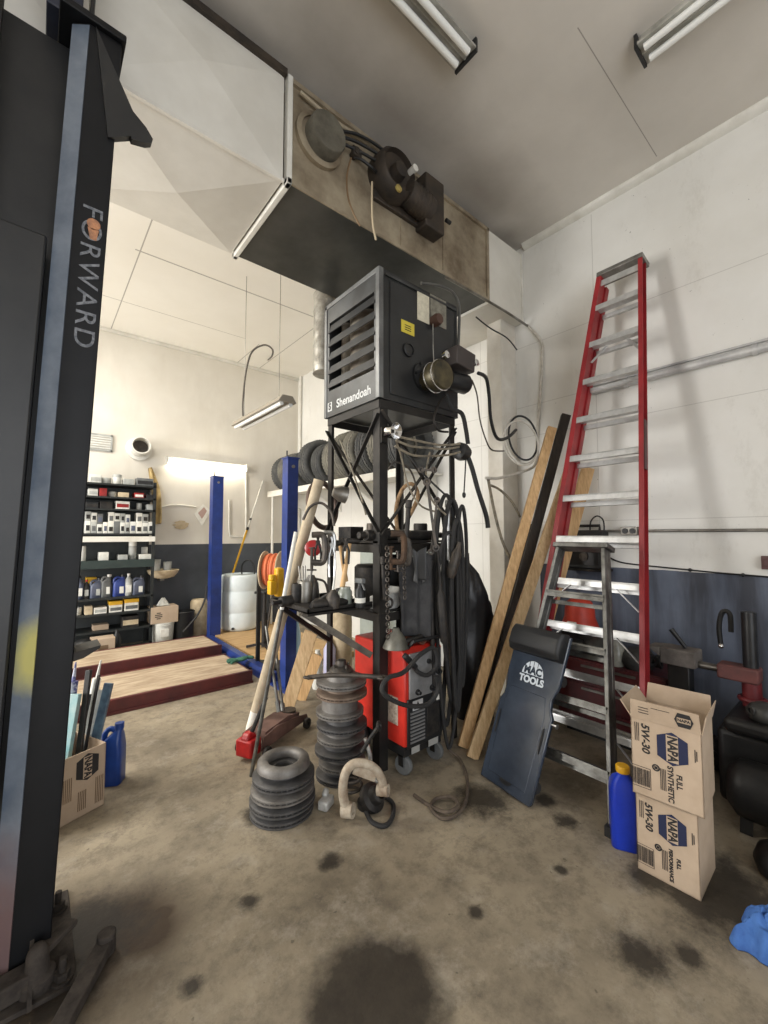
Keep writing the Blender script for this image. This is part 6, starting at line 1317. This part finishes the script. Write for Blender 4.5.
tag(b.build('welding_cable', mat('dusty_brown_cable', srgb(96,84,72), 0.75, 0, srgb(70,60,52), 20), None, loc=fl(450,800)), 'dusty brown cable from the welder curled on the floor', 'cable')

# ================================================================== carton of wiper blades behind the column
q1 = fl(104,804); q0 = fl(60,828); xd_ = (q1-q0).normalized(); q0 = q1-xd_*0.36
t, pm, P = oilbox('parts_carton', 'open cardboard carton full of wiper packages behind the black column', q0, xd_, 0.36, 0.335, 0.30, False, None)
for ch in [c for c in t.children if c.name.startswith('top_flap')]: bpy.data.objects.remove(ch)
Mh = pm(0.74,0.74); b = MB(); hexa(b, 0.07, 0.056, 0); b.tr(Mh).build('logo', ink, t, world=True, smooth=0); b = MB(); b.box((-0.056,-0.022,0.0006),(0.056,0.022,0.0011)); b.tr(Mh).build('logo_panel', card, t, world=True, smooth=0); text('NAPA', 0.05, Mh @ Matrix.Translation((0,0,0.0016)), ink, 'logo_lettering', t, bold=0.0018, sx=0.8)
for u_, v_, w_ in ((0.62,0.25,0.05),(0.86,0.30,0.07),(0.42,0.5,0.06)):
    b = MB()
    for k in range(5): b.box((-w_,0.009*k,0),(w_,0.009*k+0.004,0.0005))
    b.tr(pm(u_,v_)).build('fine_print', mat('brown_print', srgb(112,90,66), 0.85), t, world=True, smooth=0)
dd_ = V((-xd_.y, xd_.x, 0)); 
if dd_.dot(q0-EYE) < 0: dd_ = -dd_
def inbox(u, w_): return q0+xd_*(0.36*u)+dd_*w_+V((0,0,0.012))
for (u, w_, x1, y1, wd3, th, m_, nm, lab) in ((0.50,0.14,74,694,0.075,0.03,'tl','wiper_package','teal and white wiper package standing in the carton'),(0.62,0.20,76,662,0.05,0.03,'sp','caulk_tube','blue speckled tube standing in the carton'),(0.70,0.10,89,670,0.03,0.02,'k','wiper','black wiper blade with the tallest tip in the carton'),(0.72,0.17,90,694,0.018,0.012,'k','wiper','short thin black wiper blade in the carton'),(0.80,0.14,99,675,0.016,0.012,'d','wiper','thin dark wiper blade beside the grey strip in the carton'),(0.82,0.20,103,690,0.05,0.015,'e','wiper_package','pale grey flat strip leaning in the carton'),(0.90,0.15,109,683,0.05,0.02,'nv','wiper_package','navy printed wiper package leaning at the outer end of the carton'),(0.88,0.24,101,660,0.045,0.04,'w','caulk_tube','white caulk tube with pointed tip in the carton')):
    a = inbox(u, w_); c = at(x1, y1, (a.dot(FW))+0.12)
    mm = bk.get(m_) or {'tl': mat('teal_print', srgb(120,176,184), 0.4, 0, srgb(190,206,204), 5), 'sp': mat('speckle', srgb(190,196,214), 0.5, 0, srgb(92,96,150), 12, lo=0.48, hi=0.52), 'nv': mat('navy_print', srgb(48,62,84), 0.35, 0, srgb(100,128,146), 7)}[m_]
    b = MB()
    if nm == 'caulk_tube': b.cyl(a, a.lerp(c,0.86), wd3/2, n=16); b.cyl(a.lerp(c,0.86), c, wd3*0.22, 0.004, n=10)
    else: b.bar(a, c, wd3, th, up=-FW)
    tag(b.build(nm, mm, None, loc=a, bevel=0.003), lab, 'wiper package' if 'wiper' in nm else 'tube')
p = fl(101,792)+FW*0.10; t = thing('fluid_jug', 'blue plastic jug behind the carton of wiper packages', 'jug', p)
b, hb, cpz = jug(p, 0.34, 0.06, 0.055, PI*1.0-0.5); bj = mat('jug_navy', srgb(28,66,140), 0.35, 0, srgb(20,50,112), 5); b.build('body', bj, t, world=True); hb.build('handle', bj, t, world=True); b = MB(); b.cyl(cpz, cpz+V((0,0,0.03)), 0.026, n=14); b.build('cap', bj, t, world=True)
# ================================================================== right wall fittings
wxx = W-0.004
a, c = wx(590,396,W-0.03), wx(790,339,W-0.03); zt = wx(700,364,W-0.03).z
b = MB(); b.cyl((W-0.032,a.y,zt),(W-0.032,-3.0,zt),0.030,n=16)
for y in (a.y-0.3, 0.5, -0.5): b.cyl((W-0.032,y,zt),(W-0.032,y+0.03,zt),0.037,n=16)
b.cyl((W-0.012,a.y,zt+0.055),(W-0.012,-3.0,zt+0.055),0.010,n=8)
tag(b.build('wall_pipe', mat('pale_pipe', srgb(206,206,204), 0.4, 0.2, srgb(170,170,170), 5), None, loc=(W-0.03,0,zt)), 'pale horizontal pipe along the right wall behind the red ladder', 'pipe')
zo = wx(631,531,wxx).z; yo = wx(631,531,wxx).y
t = thing('outlet_box', 'grey double electrical outlet box on the right wall between the ladder rails', 'outlet', (wxx,yo,zo))
b = MB(); b.box((wxx-0.045,yo-0.06,zo-0.033),(wxx,yo+0.06,zo+0.033)); b.build('box', galv, t, world=True, bevel=0.004)
for s in (-1,1): b = MB(); b.lathe([(0.022,0),(0.022,0.006),(0.0001,0.006)], (wxx-0.045,yo+s*0.027,zo), (-1,0,0), 18); b.build('socket', black, t, world=True)
b = MB(); b.cyl((wxx-0.015,yo+0.06,zo),(wxx-0.015,yo+0.46,zo),0.011,n=10); b.cyl((wxx-0.015,yo-0.06,zo),(wxx-0.015,-3,zo),0.011,n=10)
tag(b.build('conduit_pipe', galv, None, loc=(wxx-0.015,yo,zo)), 'thin metal conduit running level through the outlet box on the right wall', 'conduit')
b = MB(); b.tube([wx(x,y,wxx-0.006) for x, y in ((600,545),(608,556),(620,562),(640,565),(660,567),(690,570),(720,573),(745,575),(780,578))], 0.006, 6)
for x, y in ((690,570),(743,575)): q = wx(x,y,wxx-0.006); b.sphere(q, 0.013, 8, 6)
tag(b.build('wall_cable', black, None, loc=wx(620,562,wxx)), 'thin black cable pinned along the paint line of the right wall', 'cable')
q = wx(768.5,563,wxx); b = MB(); b.box((wxx-0.04,q.y-0.03,q.z-0.04),(wxx,q.y+0.03,q.z+0.045)); b.box((wxx-0.046,q.y-0.02,q.z-0.02),(wxx-0.04,q.y+0.02,q.z+0.025))
tag(b.build('switch_box', mat('brown_box', srgb(84,56,54), 0.6), None, loc=q, bevel=0.004), 'small brown switch box on the right wall at the picture edge', 'switch')
# black charger between the ladders
p = wx(581,570,W-0.16); x0 = W-0.22
t = thing('battery_charger', 'black battery charger on a small bracket behind the red ladder', 'charger', (W-0.12,p.y,p.z))
y0, y1 = wx(599,550,W-0.2).y, wx(563,550,W-0.2).y; z0 = wx(581,569,W-0.2).z; z1 = wx(581,528,W-0.2).z
b = MB(); b.prism([(W-0.14,y0,z0),(W-0.14,y0,z0+0.19),(W-0.11,y0,z1-0.02),(W-0.006,y0,z1-0.02),(W-0.006,y0,z0)], (0,y1-y0,0)); b.build('case', mat('charger_black', srgb(32,33,34), 0.5, 0, srgb(48,48,48), 8), t, world=True, bevel=0.012)
b = MB(); b.box((W-0.144,y0+0.03,z0+0.03),(W-0.139,y1-0.03,z0+0.16)); b.build('front_panel', mat('charger_panel', srgb(20,20,21), 0.35), t, world=True, bevel=0.003)
b = MB(); b.lathe([(0.035,0),(0.035,0.012),(0.0001,0.014)], (W-0.144,(y0+y1)/2,z0+0.10), (-1,0,0), 20); b.build('dial', castiron, t, world=True)
b = MB(); b.tube([(W-0.06,y0+0.05,z1-0.02),(W-0.06,y0+0.05,z1+0.02),(W-0.06,y1-0.05,z1+0.02),(W-0.06,y1-0.05,z1-0.02)], 0.012, 8, smooth=False); b.build('handle', black, t, world=True)
b = MB(); b.tube([wx(x,y,W-0.06) for x, y in ((590,530),(591,521),(597,516),(603,520),(604,530),(601,534))], 0.006, 6); b.build('cord', black, t, world=True)
b = MB(); b.box((W-0.15,y0-0.02,z0-0.02),(W-0.003,y1+0.02,z0-0.001)); b.build('bracket', blackmetal, t, world=True)
# dark red cabinet low behind the ladders and things on it
cx0, cx1, cy0, cy1, cz = 3.20, 3.62, 0.95, 1.72, 0.56
t = thing('tool_cabinet', 'low dusty dark red tool cabinet against the right wall behind the ladders', 'cabinet', ((cx0+cx1)/2,(cy0+cy1)/2,0))
dred = mat('cabinet_red', srgb(88,26,28), 0.5, 0, srgb(58,24,26), 5)
b = MB(); b.box((cx0+0.015,cy0,0.04),(cx1,cy1,cz)); b.build('body', dred, t, world=True, bevel=0.006)
for k in range(3):
    b = MB(); b.box((cx0,cy0+0.02,0.07+0.165*k),(cx0+0.015,cy1-0.02,0.22+0.165*k)); dr = b.build('drawer', dred, t, world=True, bevel=0.003)
    b = MB(); b.box((cx0-0.015,cy0+0.2,0.185+0.165*k),(cx0,cy1-0.2,0.2+0.165*k)); b.build('handle', galv, dr, world=True)
b = MB(); b.box((cx0+0.05,cy0+0.05,0),(cx1-0.05,cy1-0.05,0.04)); b.build('plinth', black, t, world=True)
greasy = mat('greasy_metal', srgb(72,72,70), 0.5, 0.4, srgb(44,43,42), 8, 0.25)
def lump(p, r, seed, name, label, m_=greasy, cat='engine part', cyls=3):
    p = V(p); g = random.Random(seed); t = thing(name, label, cat, p)
    b = MB(); h = r*1.3
    b.lathe([(r*0.7,0),(r*0.9,h*0.15),(r,h*0.5),(r*0.8,h*0.85),(r*0.45,h)], p, (g.uniform(-.2,.2),g.uniform(-.2,.2),1), 20); b.build('body', m_, t, world=True)
    for k in range(cyls):
        a = g.uniform(0,2*PI); q = p+V((r*0.85*math.cos(a),r*0.85*math.sin(a),h*g.uniform(0.35,0.7))); d = V((math.cos(a),math.sin(a),g.uniform(-0.1,0.4)))
        b = MB(); rr = r*g.uniform(0.25,0.4); b.lathe([(rr,0),(rr,r*0.3),(rr*1.25,r*0.32),(rr*1.25,r*0.42),(rr*0.6,r*0.42),(rr*0.6,r*0.2)], q-d*r*0.1, d, 14); b.build('port', m_, t, world=True)
    return t
lump((3.32,1.16,cz), 0.11, 1, 'gear_housing', 'grey gear housing on the dark red cabinet nearest the red rail'); lump((3.36,1.45,cz), 0.12, 2, 'oil_pump', 'greasy pump body in the middle of the dark red cabinet'); lump((3.34,1.62,cz), 0.09, 3, 'starter_motor', 'greasy starter motor at the far end of the dark red cabinet')
p = V((3.27,1.30,cz)); b = MB(); b.lathe([(0.05,0),(0.055,0.01),(0.055,0.13),(0.035,0.16),(0.03,0.18),(0.0001,0.18)], p, n=20)
tag(b.build('glass_jar', mat('cloudy_glass', srgb(150,150,140), 0.25, 0, srgb(110,108,100), 12), None, loc=p), 'cloudy jar on the dark red cabinet seen between the ladder rungs', 'jar')
# red plastic dome on a grey drum behind the small ladder
p = wx(580,628,3.42); p = V((3.42,p.y,0)); zt2 = wx(580,628,3.42).z
b = MB(); b.cbox((p.x+0.02,p.y,(cz+zt2)/2), (0.2,0.24,zt2-cz-0.002)); tag(b.build('battery', castdark, None, loc=(p.x,p.y,cz), bevel=0.008), 'dark battery block on the cabinet under the red plastic dome', 'battery')
p.z = zt2; t = thing('red_dome', 'red plastic dome cover on the dark block behind the small ladder', 'cover', p)
b = MB(); b.lathe([(0.145,0),(0.14,0.02),(0.115,0.09),(0.11,0.16),(0.095,0.21),(0.06,0.24),(0.0001,0.25)], p, n=28); b.build('shell', mat('dome_red', srgb(206,66,44), 0.45, 0, srgb(176,50,34), 5), t, world=True)
b = MB(); b.box((p.x-0.16,p.y-0.04,p.z),(p.x-0.135,p.y+0.03,p.z+0.07)); b.build('tag', whiteplastic, t, world=True, bevel=0.004)
# ================================================================== dark machine at the right edge
mk_ = mat('machine_black', srgb(17,17,18), 0.5, 0.2, srgb(30,29,28), 7, 0.2); dr2 = mat('dusty_red', srgb(104,60,56), 0.75, 0.1, srgb(74,48,46), 9, 0.15); cr2 = mat('machine_red', srgb(116,34,38), 0.5, 0, srgb(78,28,30), 7)
MX, MY = 3.20, 0.54
t = thing('tyre_machine', 'greasy black shop machine with upright pipe and dusty red arm at the right edge', 'machine', (3.1,0.4,0))
b = MB(); b.box((2.95,0.05,0.05),(3.5,0.66,0.44)); b.box((2.90,0.10,0.44),(3.42,0.62,0.52)); b.build('body', mk_, t, world=True, bevel=0.03, seg=3)
b = MB(); b.lathe([(0.0001,0),(0.09,0.01),(0.135,0.05),(0.14,0.08),(0.14,0.44),(0.135,0.47),(0.09,0.51),(0.0001,0.52)], (2.86,0.08,0.20), (0,1,0), 28); b.build('air_tank', mk_, t, world=True)
for y_ in (0.14,0.52):
    b = MB(); b.bar((2.80,y_,0),(2.84,y_,0.14),0.05,0.012); b.build('tank_foot', mk_, t, world=True)
b = MB(); b.lathe([(0.03,0.0),(0.05,0.01),(0.05,0.10),(0.035,0.12),(0.035,0.2),(0.0001,0.2)], (2.86,0.24,0.335), (0,0,1), 18); b.build('valve', castdark, t, world=True)
zA, zB = wx(740,672,MX).z, wx(744,612,MX).z
b = MB(); b.cyl((MX,MY,zA+0.04),(MX,MY,zB),0.036,n=22); b.cyl((MX,MY,zB),(MX,MY,zB+0.004),0.03,n=22); b.build('upright_pipe', mat('pipe_black', srgb(34,34,36), 0.35, 0.4, srgb(50,50,50), 8), t, world=True)
ya, yb = wx(761,672,MX).y, wx(719,672,MX).y
b = MB(); b.box((MX-0.06,ya,zA-0.045),(MX+0.06,yb,zA+0.04)); b.build('arm', dr2, t, world=True, bevel=0.012)
b = MB(); b.cyl((MX,MY,0.5),(MX,MY,zA-0.04),0.045,n=22); b.torus((MX,MY,0.56), (0,0,1), 0.055, 0.014, 22, 8); b.build('red_post', cr2, t, world=True)
b = MB(); b.cyl((MX-0.01,yb-0.01,zA),(MX-0.01,yb+0.20,zA),0.022,n=14); b.build('shaft', mat('worn_steel', srgb(120,116,110), 0.35, 0.8, srgb(80,76,72), 10), t, world=True)
yc = wx(680,655,MX).y
b = MB(); b.box((MX-0.08,yc-0.10,zA-0.02),(MX+0.08,yc+0.09,zA+0.08)); b.prism([(MX-0.08,yc+0.09,zA+0.08),(MX-0.08,yc+0.17,zA+0.07),(MX-0.08,yc+0.09,zA+0.02)], (0.16,0,0)); b.build('jaw_block', mat('dusty_iron', srgb(112,106,100), 0.85, 0.1, srgb(80,74,70), 9, 0.25), t, world=True, bevel=0.008)
b = MB(); b.box((MX-0.05,yc-0.06,0.5),(MX+0.05,yc+0.06,zA-0.02)); b.build('jaw_pedestal', mk_, t, world=True, bevel=0.008)
a_, c_ = wx(686,648,MX), wx(671,629,MX); b = MB(); b.cyl(a_, c_, 0.012, 0.016, n=10); b.build('lever', black, t, world=True)
q = wx(724,628,MX+0.1); b = MB(); b.tube([wx(x,y,MX+0.1) for x, y in ((721,646),(719,628),(721,615),(725,611),(730,615),(731,632))], 0.014, 8); b.build('loop_handle', mk_, t, world=True); b = MB(); b.sphere(wx(721,646,MX+0.08), 0.016, 12, 8); b.build('handle_ball', chrome, t, world=True)
for y, z, r in ((0.52,0.2,0.07),):
    pass
lump((2.56,0.34,0), 0.11, 5, 'engine_block', 'black greasy engine casting on the floor behind the oil cartons', mk_); 
b = MB(); p = V((2.60,-0.02,0)); b.lathe([(0.11,0),(0.12,0.01),(0.12,0.32),(0.11,0.33),(0.0001,0.33)], p, n=26); tag(b.build('black_drum', mk_, None, loc=p), 'black oil drum on the floor at the lower right edge', 'drum')
lump((3.08,0.85,0.0), 0.13, 8, 'transmission_case', 'dusty transmission case on the floor right of the red ladder', mat('dusty_case', srgb(84,80,76), 0.8, 0.1, srgb(56,53,50), 8, 0.25)); lump((3.06,0.24,0.521), 0.10, 9, 'carburettor', 'dusty carburettor on top of the black machine', castiron); lump((3.34,0.20,0.521), 0.09, 11, 'water_pump', 'dark water pump on the back of the black machine', castdark)
lump((3.46,0.84,0.0), 0.14, 12, 'rear_axle_case', 'dark axle case against the right wall behind the transmission case', castdark)
lump((3.0,0.46,0.521), 0.07, 14, 'fuel_pump', 'small dusty fuel pump at the front edge of the black machine', greasy)
# ================================================================== cables on the white column and corner
wc = mat('white_cable', srgb(206,202,192), 0.6, 0, srgb(176,170,158), 20)
def ring(cx, cy, rx_, ry_, d, r, tilt=0.0):
    pts = [at(cx+rx_*math.cos(2*PI*k/18)+tilt*math.sin(2*PI*k/18)*6, cy+ry_*math.sin(2*PI*k/18), d) for k in range(18)]; b = MB(); b.tube(pts, r, 8, closed=True); return b
for i, (cx, cy, rx_, ry_, d, m_, lab) in enumerate(((522,440,16,24,3.60,wc,'largest white cable loop of the coil hung on the white column'),(523,438,14,22,3.57,black,'black cable loop of the coil hung on the white column'),(521,443,17,22,3.54,wc,'lower white cable loop of the coil hung on the white column'))):
    tag(ring(cx,cy,rx_,ry_,d,0.009,0.5).build('cable_coil', m_, None, loc=at(cx,cy-ry_,d)), lab, 'cable coil')
b = MB(); b.tube([at(x,y,d) for x, y, d in ((486,478,3.2),(500,478,3.4),(518,473,3.6),(532,468,3.72),(536,462,3.78))], 0.012, 8)
tag(b.build('grey_hose', wc, None, loc=at(500,478,3.4)), 'pale cable sweeping from the stand to the foot of the cable coil', 'cable')
b = MB(); b.tube([at(490,485,3.3), at(500,490,3.42), at(512,502,3.5), at(520,517,3.55)], 0.010, 8)
tag(b.build('grey_hose', tanw, None, loc=at(500,490,3.42)), 'thin grey hose curving down in front of the white column', 'hose')
b = MB(); b.tube([at(488,478,3.4), at(494,510,3.45), at(502,540,3.5), at(511,560,3.52)], 0.012, 8)
tag(b.build('grey_strip', tanw, None, loc=at(488,478,3.4)), 'straight grey strip leaning against the white column', 'strip')
b = MB(); b.tube([wx(x,y,W-0.015) for x, y in ((527,325),(541,342),(542,360),(540,400),(537,440),(536,470),(535,540))], 0.013, 8)
tag(b.build('wall_conduit', wc, None, loc=wx(541,345,W-0.015)), 'white cable running down the right wall in the corner beside the column', 'cable')
b = MB(); b.tube([at(476,317,3.3), at(490,328,3.4), at(507,338,3.55), at(517,350,3.6)], 0.006, 6)
tag(b.build('hanging_wire', black, None, loc=at(476,317,3.3)), 'thin dark wire drooping from the duct to the white column', 'wire')
b = MB(); b.tube([at(472,380,2.95), at(477,395,3.0), at(480,420,3.05), at(486,440,3.1), at(492,450,3.2), at(504,451,3.4)], 0.006, 6)
tag(b.build('hanging_wire', castiron, None, loc=at(472,380,2.95)), 'thin grey wire hanging from the oil burner beside the black cable', 'wire')
b = MB(); b.tube([at(466,455,3.0), at(465,475,3.0), at(464,492,3.0)], 0.005, 6); q = at(464,495,3.0); b.sphere(q, (0.014,0.014,0.022), 10, 8)
tag(b.build('pull_cord', black, None, loc=at(466,455,3.0)), 'thin black pull cord with knob hanging under the round plug', 'cord')
# white boards on the right wall behind the stand
for (x0, x1, y, z0, z1, lab) in ():
    pass
# ================================================================== further clutter on and behind the stand
p0 = at(343, 547, 4.9); p1 = at(372, 600, 4.9)
t = thing('storage_cabinet', 'pale grey-green cabinet standing behind the stand against the right wall', 'cabinet', (3.3, 3.9, 0))
zc = p0.z; b = MB(); b.box((3.15,3.45,0.05),(W-0.004,4.25,zc)); b.build('body', mat('pale_green', srgb(172,180,174), 0.5, 0, srgb(150,158,152), 4), t, world=True, bevel=0.008)
b = MB(); b.box((3.14,3.47,0.1),(3.15,3.84,zc-0.04)); b.build('door', 'pale_green', t, world=True, bevel=0.003); b = MB(); b.box((3.14,3.86,0.1),(3.15,4.23,zc-0.04)); b.build('door', 'pale_green', t, world=True, bevel=0.003)
b = MB(); b.box((3.17,3.47,0),(3.6,4.23,0.05)); b.build('plinth', black, t, world=True)
# hammers hanging from the rail: head on top, handle down
def hammer(px, py, d, tilt, label, hl=0.30):
    p = at(px, py, d); t = thing('hammer', label, 'hammer', p); q = p+V((tilt,0,-hl))
    b = MB(); b.cyl(p, q, 0.013, 0.017, 12); b.build('handle', woodm, t, world=True)
    b = MB(); b.lathe([(0.02,-0.06),(0.024,-0.05),(0.018,-0.02),(0.022,0.0),(0.018,0.02),(0.010,0.06),(0.004,0.075)], p, RT, 14); b.build('head', castdark, t, world=True)
hammer(350, 541, 2.78, -0.06, 'wooden-handled hammer hanging slanted left of the front leg')
hammer(340, 543, 2.84, 0.05, 'wooden-handled hammer hanging left of the slanted hammer', 0.26)
# chains and straps hanging in front of the jacket
def chain(px, y0, y1, d, r, label, m_):
    a, c = at(px, y0, d), at(px+1, y1, d); n_ = int((a-c).length/(r*2.6)); b = MB()
    for k in range(n_):
        q = a.lerp(c, (k+0.5)/n_); b.torus(q, (1,0,0) if k % 2 else (0,1,0), r, r*0.3, 10, 5)
    return tag(b.build('hanging_chain', m_, None, loc=a), label, 'chain')
chain(387, 545, 640, 2.6, 0.014, 'dark chain hanging just right of the front leg', castiron)
chain(404, 560, 600, 2.66, 0.012, 'short chain hanging in front of the work jacket', castiron)
for i, (x, y0, y1, d, lab) in enumerate(((383,556,600,2.7,'dark metal pipe hanging close behind the front leg'),(409,500,545,2.74,'dark metal pipe hanging above the work jacket'),(448,500,560,2.95,'bright steel tube hanging among the hoses'),(430,560,700,2.82,'long dark pipe hanging at the edge of the work jacket'))):
    a, c = at(x,y0,d), at(x+(2,-3,1,4)[i],y1,d); b = MB(); b.lathe([(0.016,0),(0.022,0.005),(0.022,0.05),(0.016,0.055),(0.016,(a-c).length)], a, c-a, 14)
    tag(b.build('metal_pipe', (castdark,castdark,alu,castdark)[i], None, loc=a), lab, 'pipe')
# more cords strung through the upper frame
for i, pts in enumerate((((396,440),(402,460),(408,485),(420,505),(436,512)),((402,446),(420,470),(440,490),(452,500)),((340,440),(352,470),(362,500),(366,515)),((388,470),(396,462),(410,470),(416,490),(408,508)),((430,452),(426,475),(432,500),(446,515)))):
    b = MB(); b.tube([at(x, y, 2.80+0.02*i) for x, y in pts], 0.007, 6)
    tag(b.build('cord', (tanw, black, tanw, castiron, tanw)[i], None, loc=at(*pts[0], 2.8)), ('dusty cord hanging from the clamp lamp down to the middle shelf','black cord slanting across the right brace of the stand','dusty cord hanging inside the left brace of the stand','grey cord hooked in an arch above the tan rope','dusty cord dropping from the strung wires to the hoses')[i], 'cord')
b = MB(); b.tube([at(x,y,3.05) for x, y in ((303,520),(310,507),(321,503),(331,512),(334,526))], 0.010, 8)
tag(b.build('rubber_hose', castiron, None, loc=at(303,520,3.05)), 'grey hose draped over the rail inside the big steel ring', 'hose')
# things on the middle shelf
for (x, y, r, h, m_, nm, lab) in ((1.80,2.28,0.045,0.12,castiron,'metal_can','grey metal can at the left end of the middle shelf'),(1.98,2.38,0.05,0.09,castdark,'metal_can','low dark can behind the steel roller bar'),(2.34,2.36,0.055,0.13,castdark,'metal_can','dark can at the right end of the middle shelf')):
    p = V((x,y,1.4605)); b = MB(); b.lathe([(r,0),(r,h*0.9),(r*0.92,h),(r*0.86,h),(r*0.84,h-0.006),(0.0001,h-0.006)], p, n=22); tag(b.build(nm, m_, None, loc=p), lab, 'can')
# things on the lower shelf and tray
p = V((2.30,2.16,1.0005)); b = MB(); b.lathe([(0.05,0),(0.055,0.02),(0.055,0.07),(0.03,0.10),(0.03,0.13),(0.0001,0.13)], p, n=20); tag(b.build('oil_filter', castdark, None, loc=p), 'dark oil filter at the right end of the lower shelf', 'filter')
p = V((1.60,2.40,TZ+0.0005)); b = MB(); b.cbox(p+V((0,0,0.03)), (0.14,0.10,0.06), (0,0,0.3)); b.cbox(p+V((0.02,0.01,0.075)), (0.06,0.05,0.03), (0,0,0.3)); tag(b.build('bench_block', castdark, None, loc=p, bevel=0.008), 'dark steel block in the middle of the side tray', 'block')
p = V((1.44,2.56,TZ+0.0005)); b = MB(); b.lathe([(0.055,0),(0.055,0.13),(0.05,0.14),(0.045,0.14),(0.043,0.01),(0.0001,0.01)], p, n=22)
for k in range(5): a = 2*PI*k/5; b.cyl(p+V((0.02*math.cos(a),0.02*math.sin(a),0.02)), p+V((0.05*math.cos(a),0.05*math.sin(a),0.24)), 0.006, n=8)
tag(b.build('tool_cup', galv, None, loc=p), 'metal cup holding thin rods at the back of the side tray', 'cup')
# black tool roll and grinder lying on the welder's right, floor clutter under the stand
p = V((1.86,2.62,0)); b = MB(); b.lathe([(0.10,0),(0.11,0.02),(0.11,0.2),(0.08,0.26),(0.04,0.28),(0.0001,0.28)], p, n=24); tag(b.build('gas_canister', castdark, None, loc=p), 'dark gas canister standing behind the welder', 'canister')
b = MB(); b.cyl((2.42,2.44,0.0),(2.42,2.44,0.74),0.085,n=26); b.lathe([(0.085,0.74),(0.07,0.81),(0.035,0.86),(0.03,0.90),(0.0001,0.90)], (2.42,2.44,0), n=26)
tag(b.build('gas_cylinder', mat('cylinder_dark', srgb(44,46,48), 0.45, 0.2, srgb(60,58,54), 6), None, loc=(2.42,2.44,0)), 'dark gas cylinder standing behind the hoses on the right of the stand', 'gas cylinder')
# ================================================================== light
def area(name, loc, rot, sx, sy, power, col=(1,1,1)):
    l = bpy.data.lights.new(name, 'AREA'); l.shape = 'RECTANGLE'; l.size = sx; l.size_y = sy; l.energy = power; l.color = col
    o = bpy.data.objects.new(name, l); C.objects.link(o); o.location = loc; o.rotation_euler = rot; return o
# daylight through the open left-wall door, plus a fill lamp added behind the camera
area('daylight_left', (XL-0.05, 4.1, 1.75), (0, -PI/2, 0), 3.0, 2.1, 400, (1.0,0.98,0.95))
area('fill_front', (-0.9, YN-0.05, 1.8), (PI/2, 0, 0), 4.8, 3.3, 165, (0.95,0.97,1.0))
# fluorescent lamps of the far bay (lit): tube on the far wall, ceiling rows out of frame
a_ = area('bay_ceiling_lamp', (-1.2, 5.0, H-0.12), (0,0,0), 2.4, 0.3, 150, (1.0,0.96,0.88))
w = bpy.data.worlds.new('world'); bpy.context.scene.world = w; w.use_nodes = True
w.node_tree.nodes['Background'].inputs[0].default_value = (0.75,0.85,1.0,1); w.node_tree.nodes['Background'].inputs[1].default_value = 0.35
sc = bpy.context.scene
sc.view_settings.view_transform = 'Standard'; sc.view_settings.look = 'None'; sc.view_settings.gamma = 1.0; sc.view_settings.exposure = 0.12; sc.view_settings.use_curve_mapping = False
sc.cycles.use_denoising = True; sc.cycles.max_bounces = 8; sc.cycles.diffuse_bounces = 5; sc.cycles.sample_clamp_indirect = 6.0
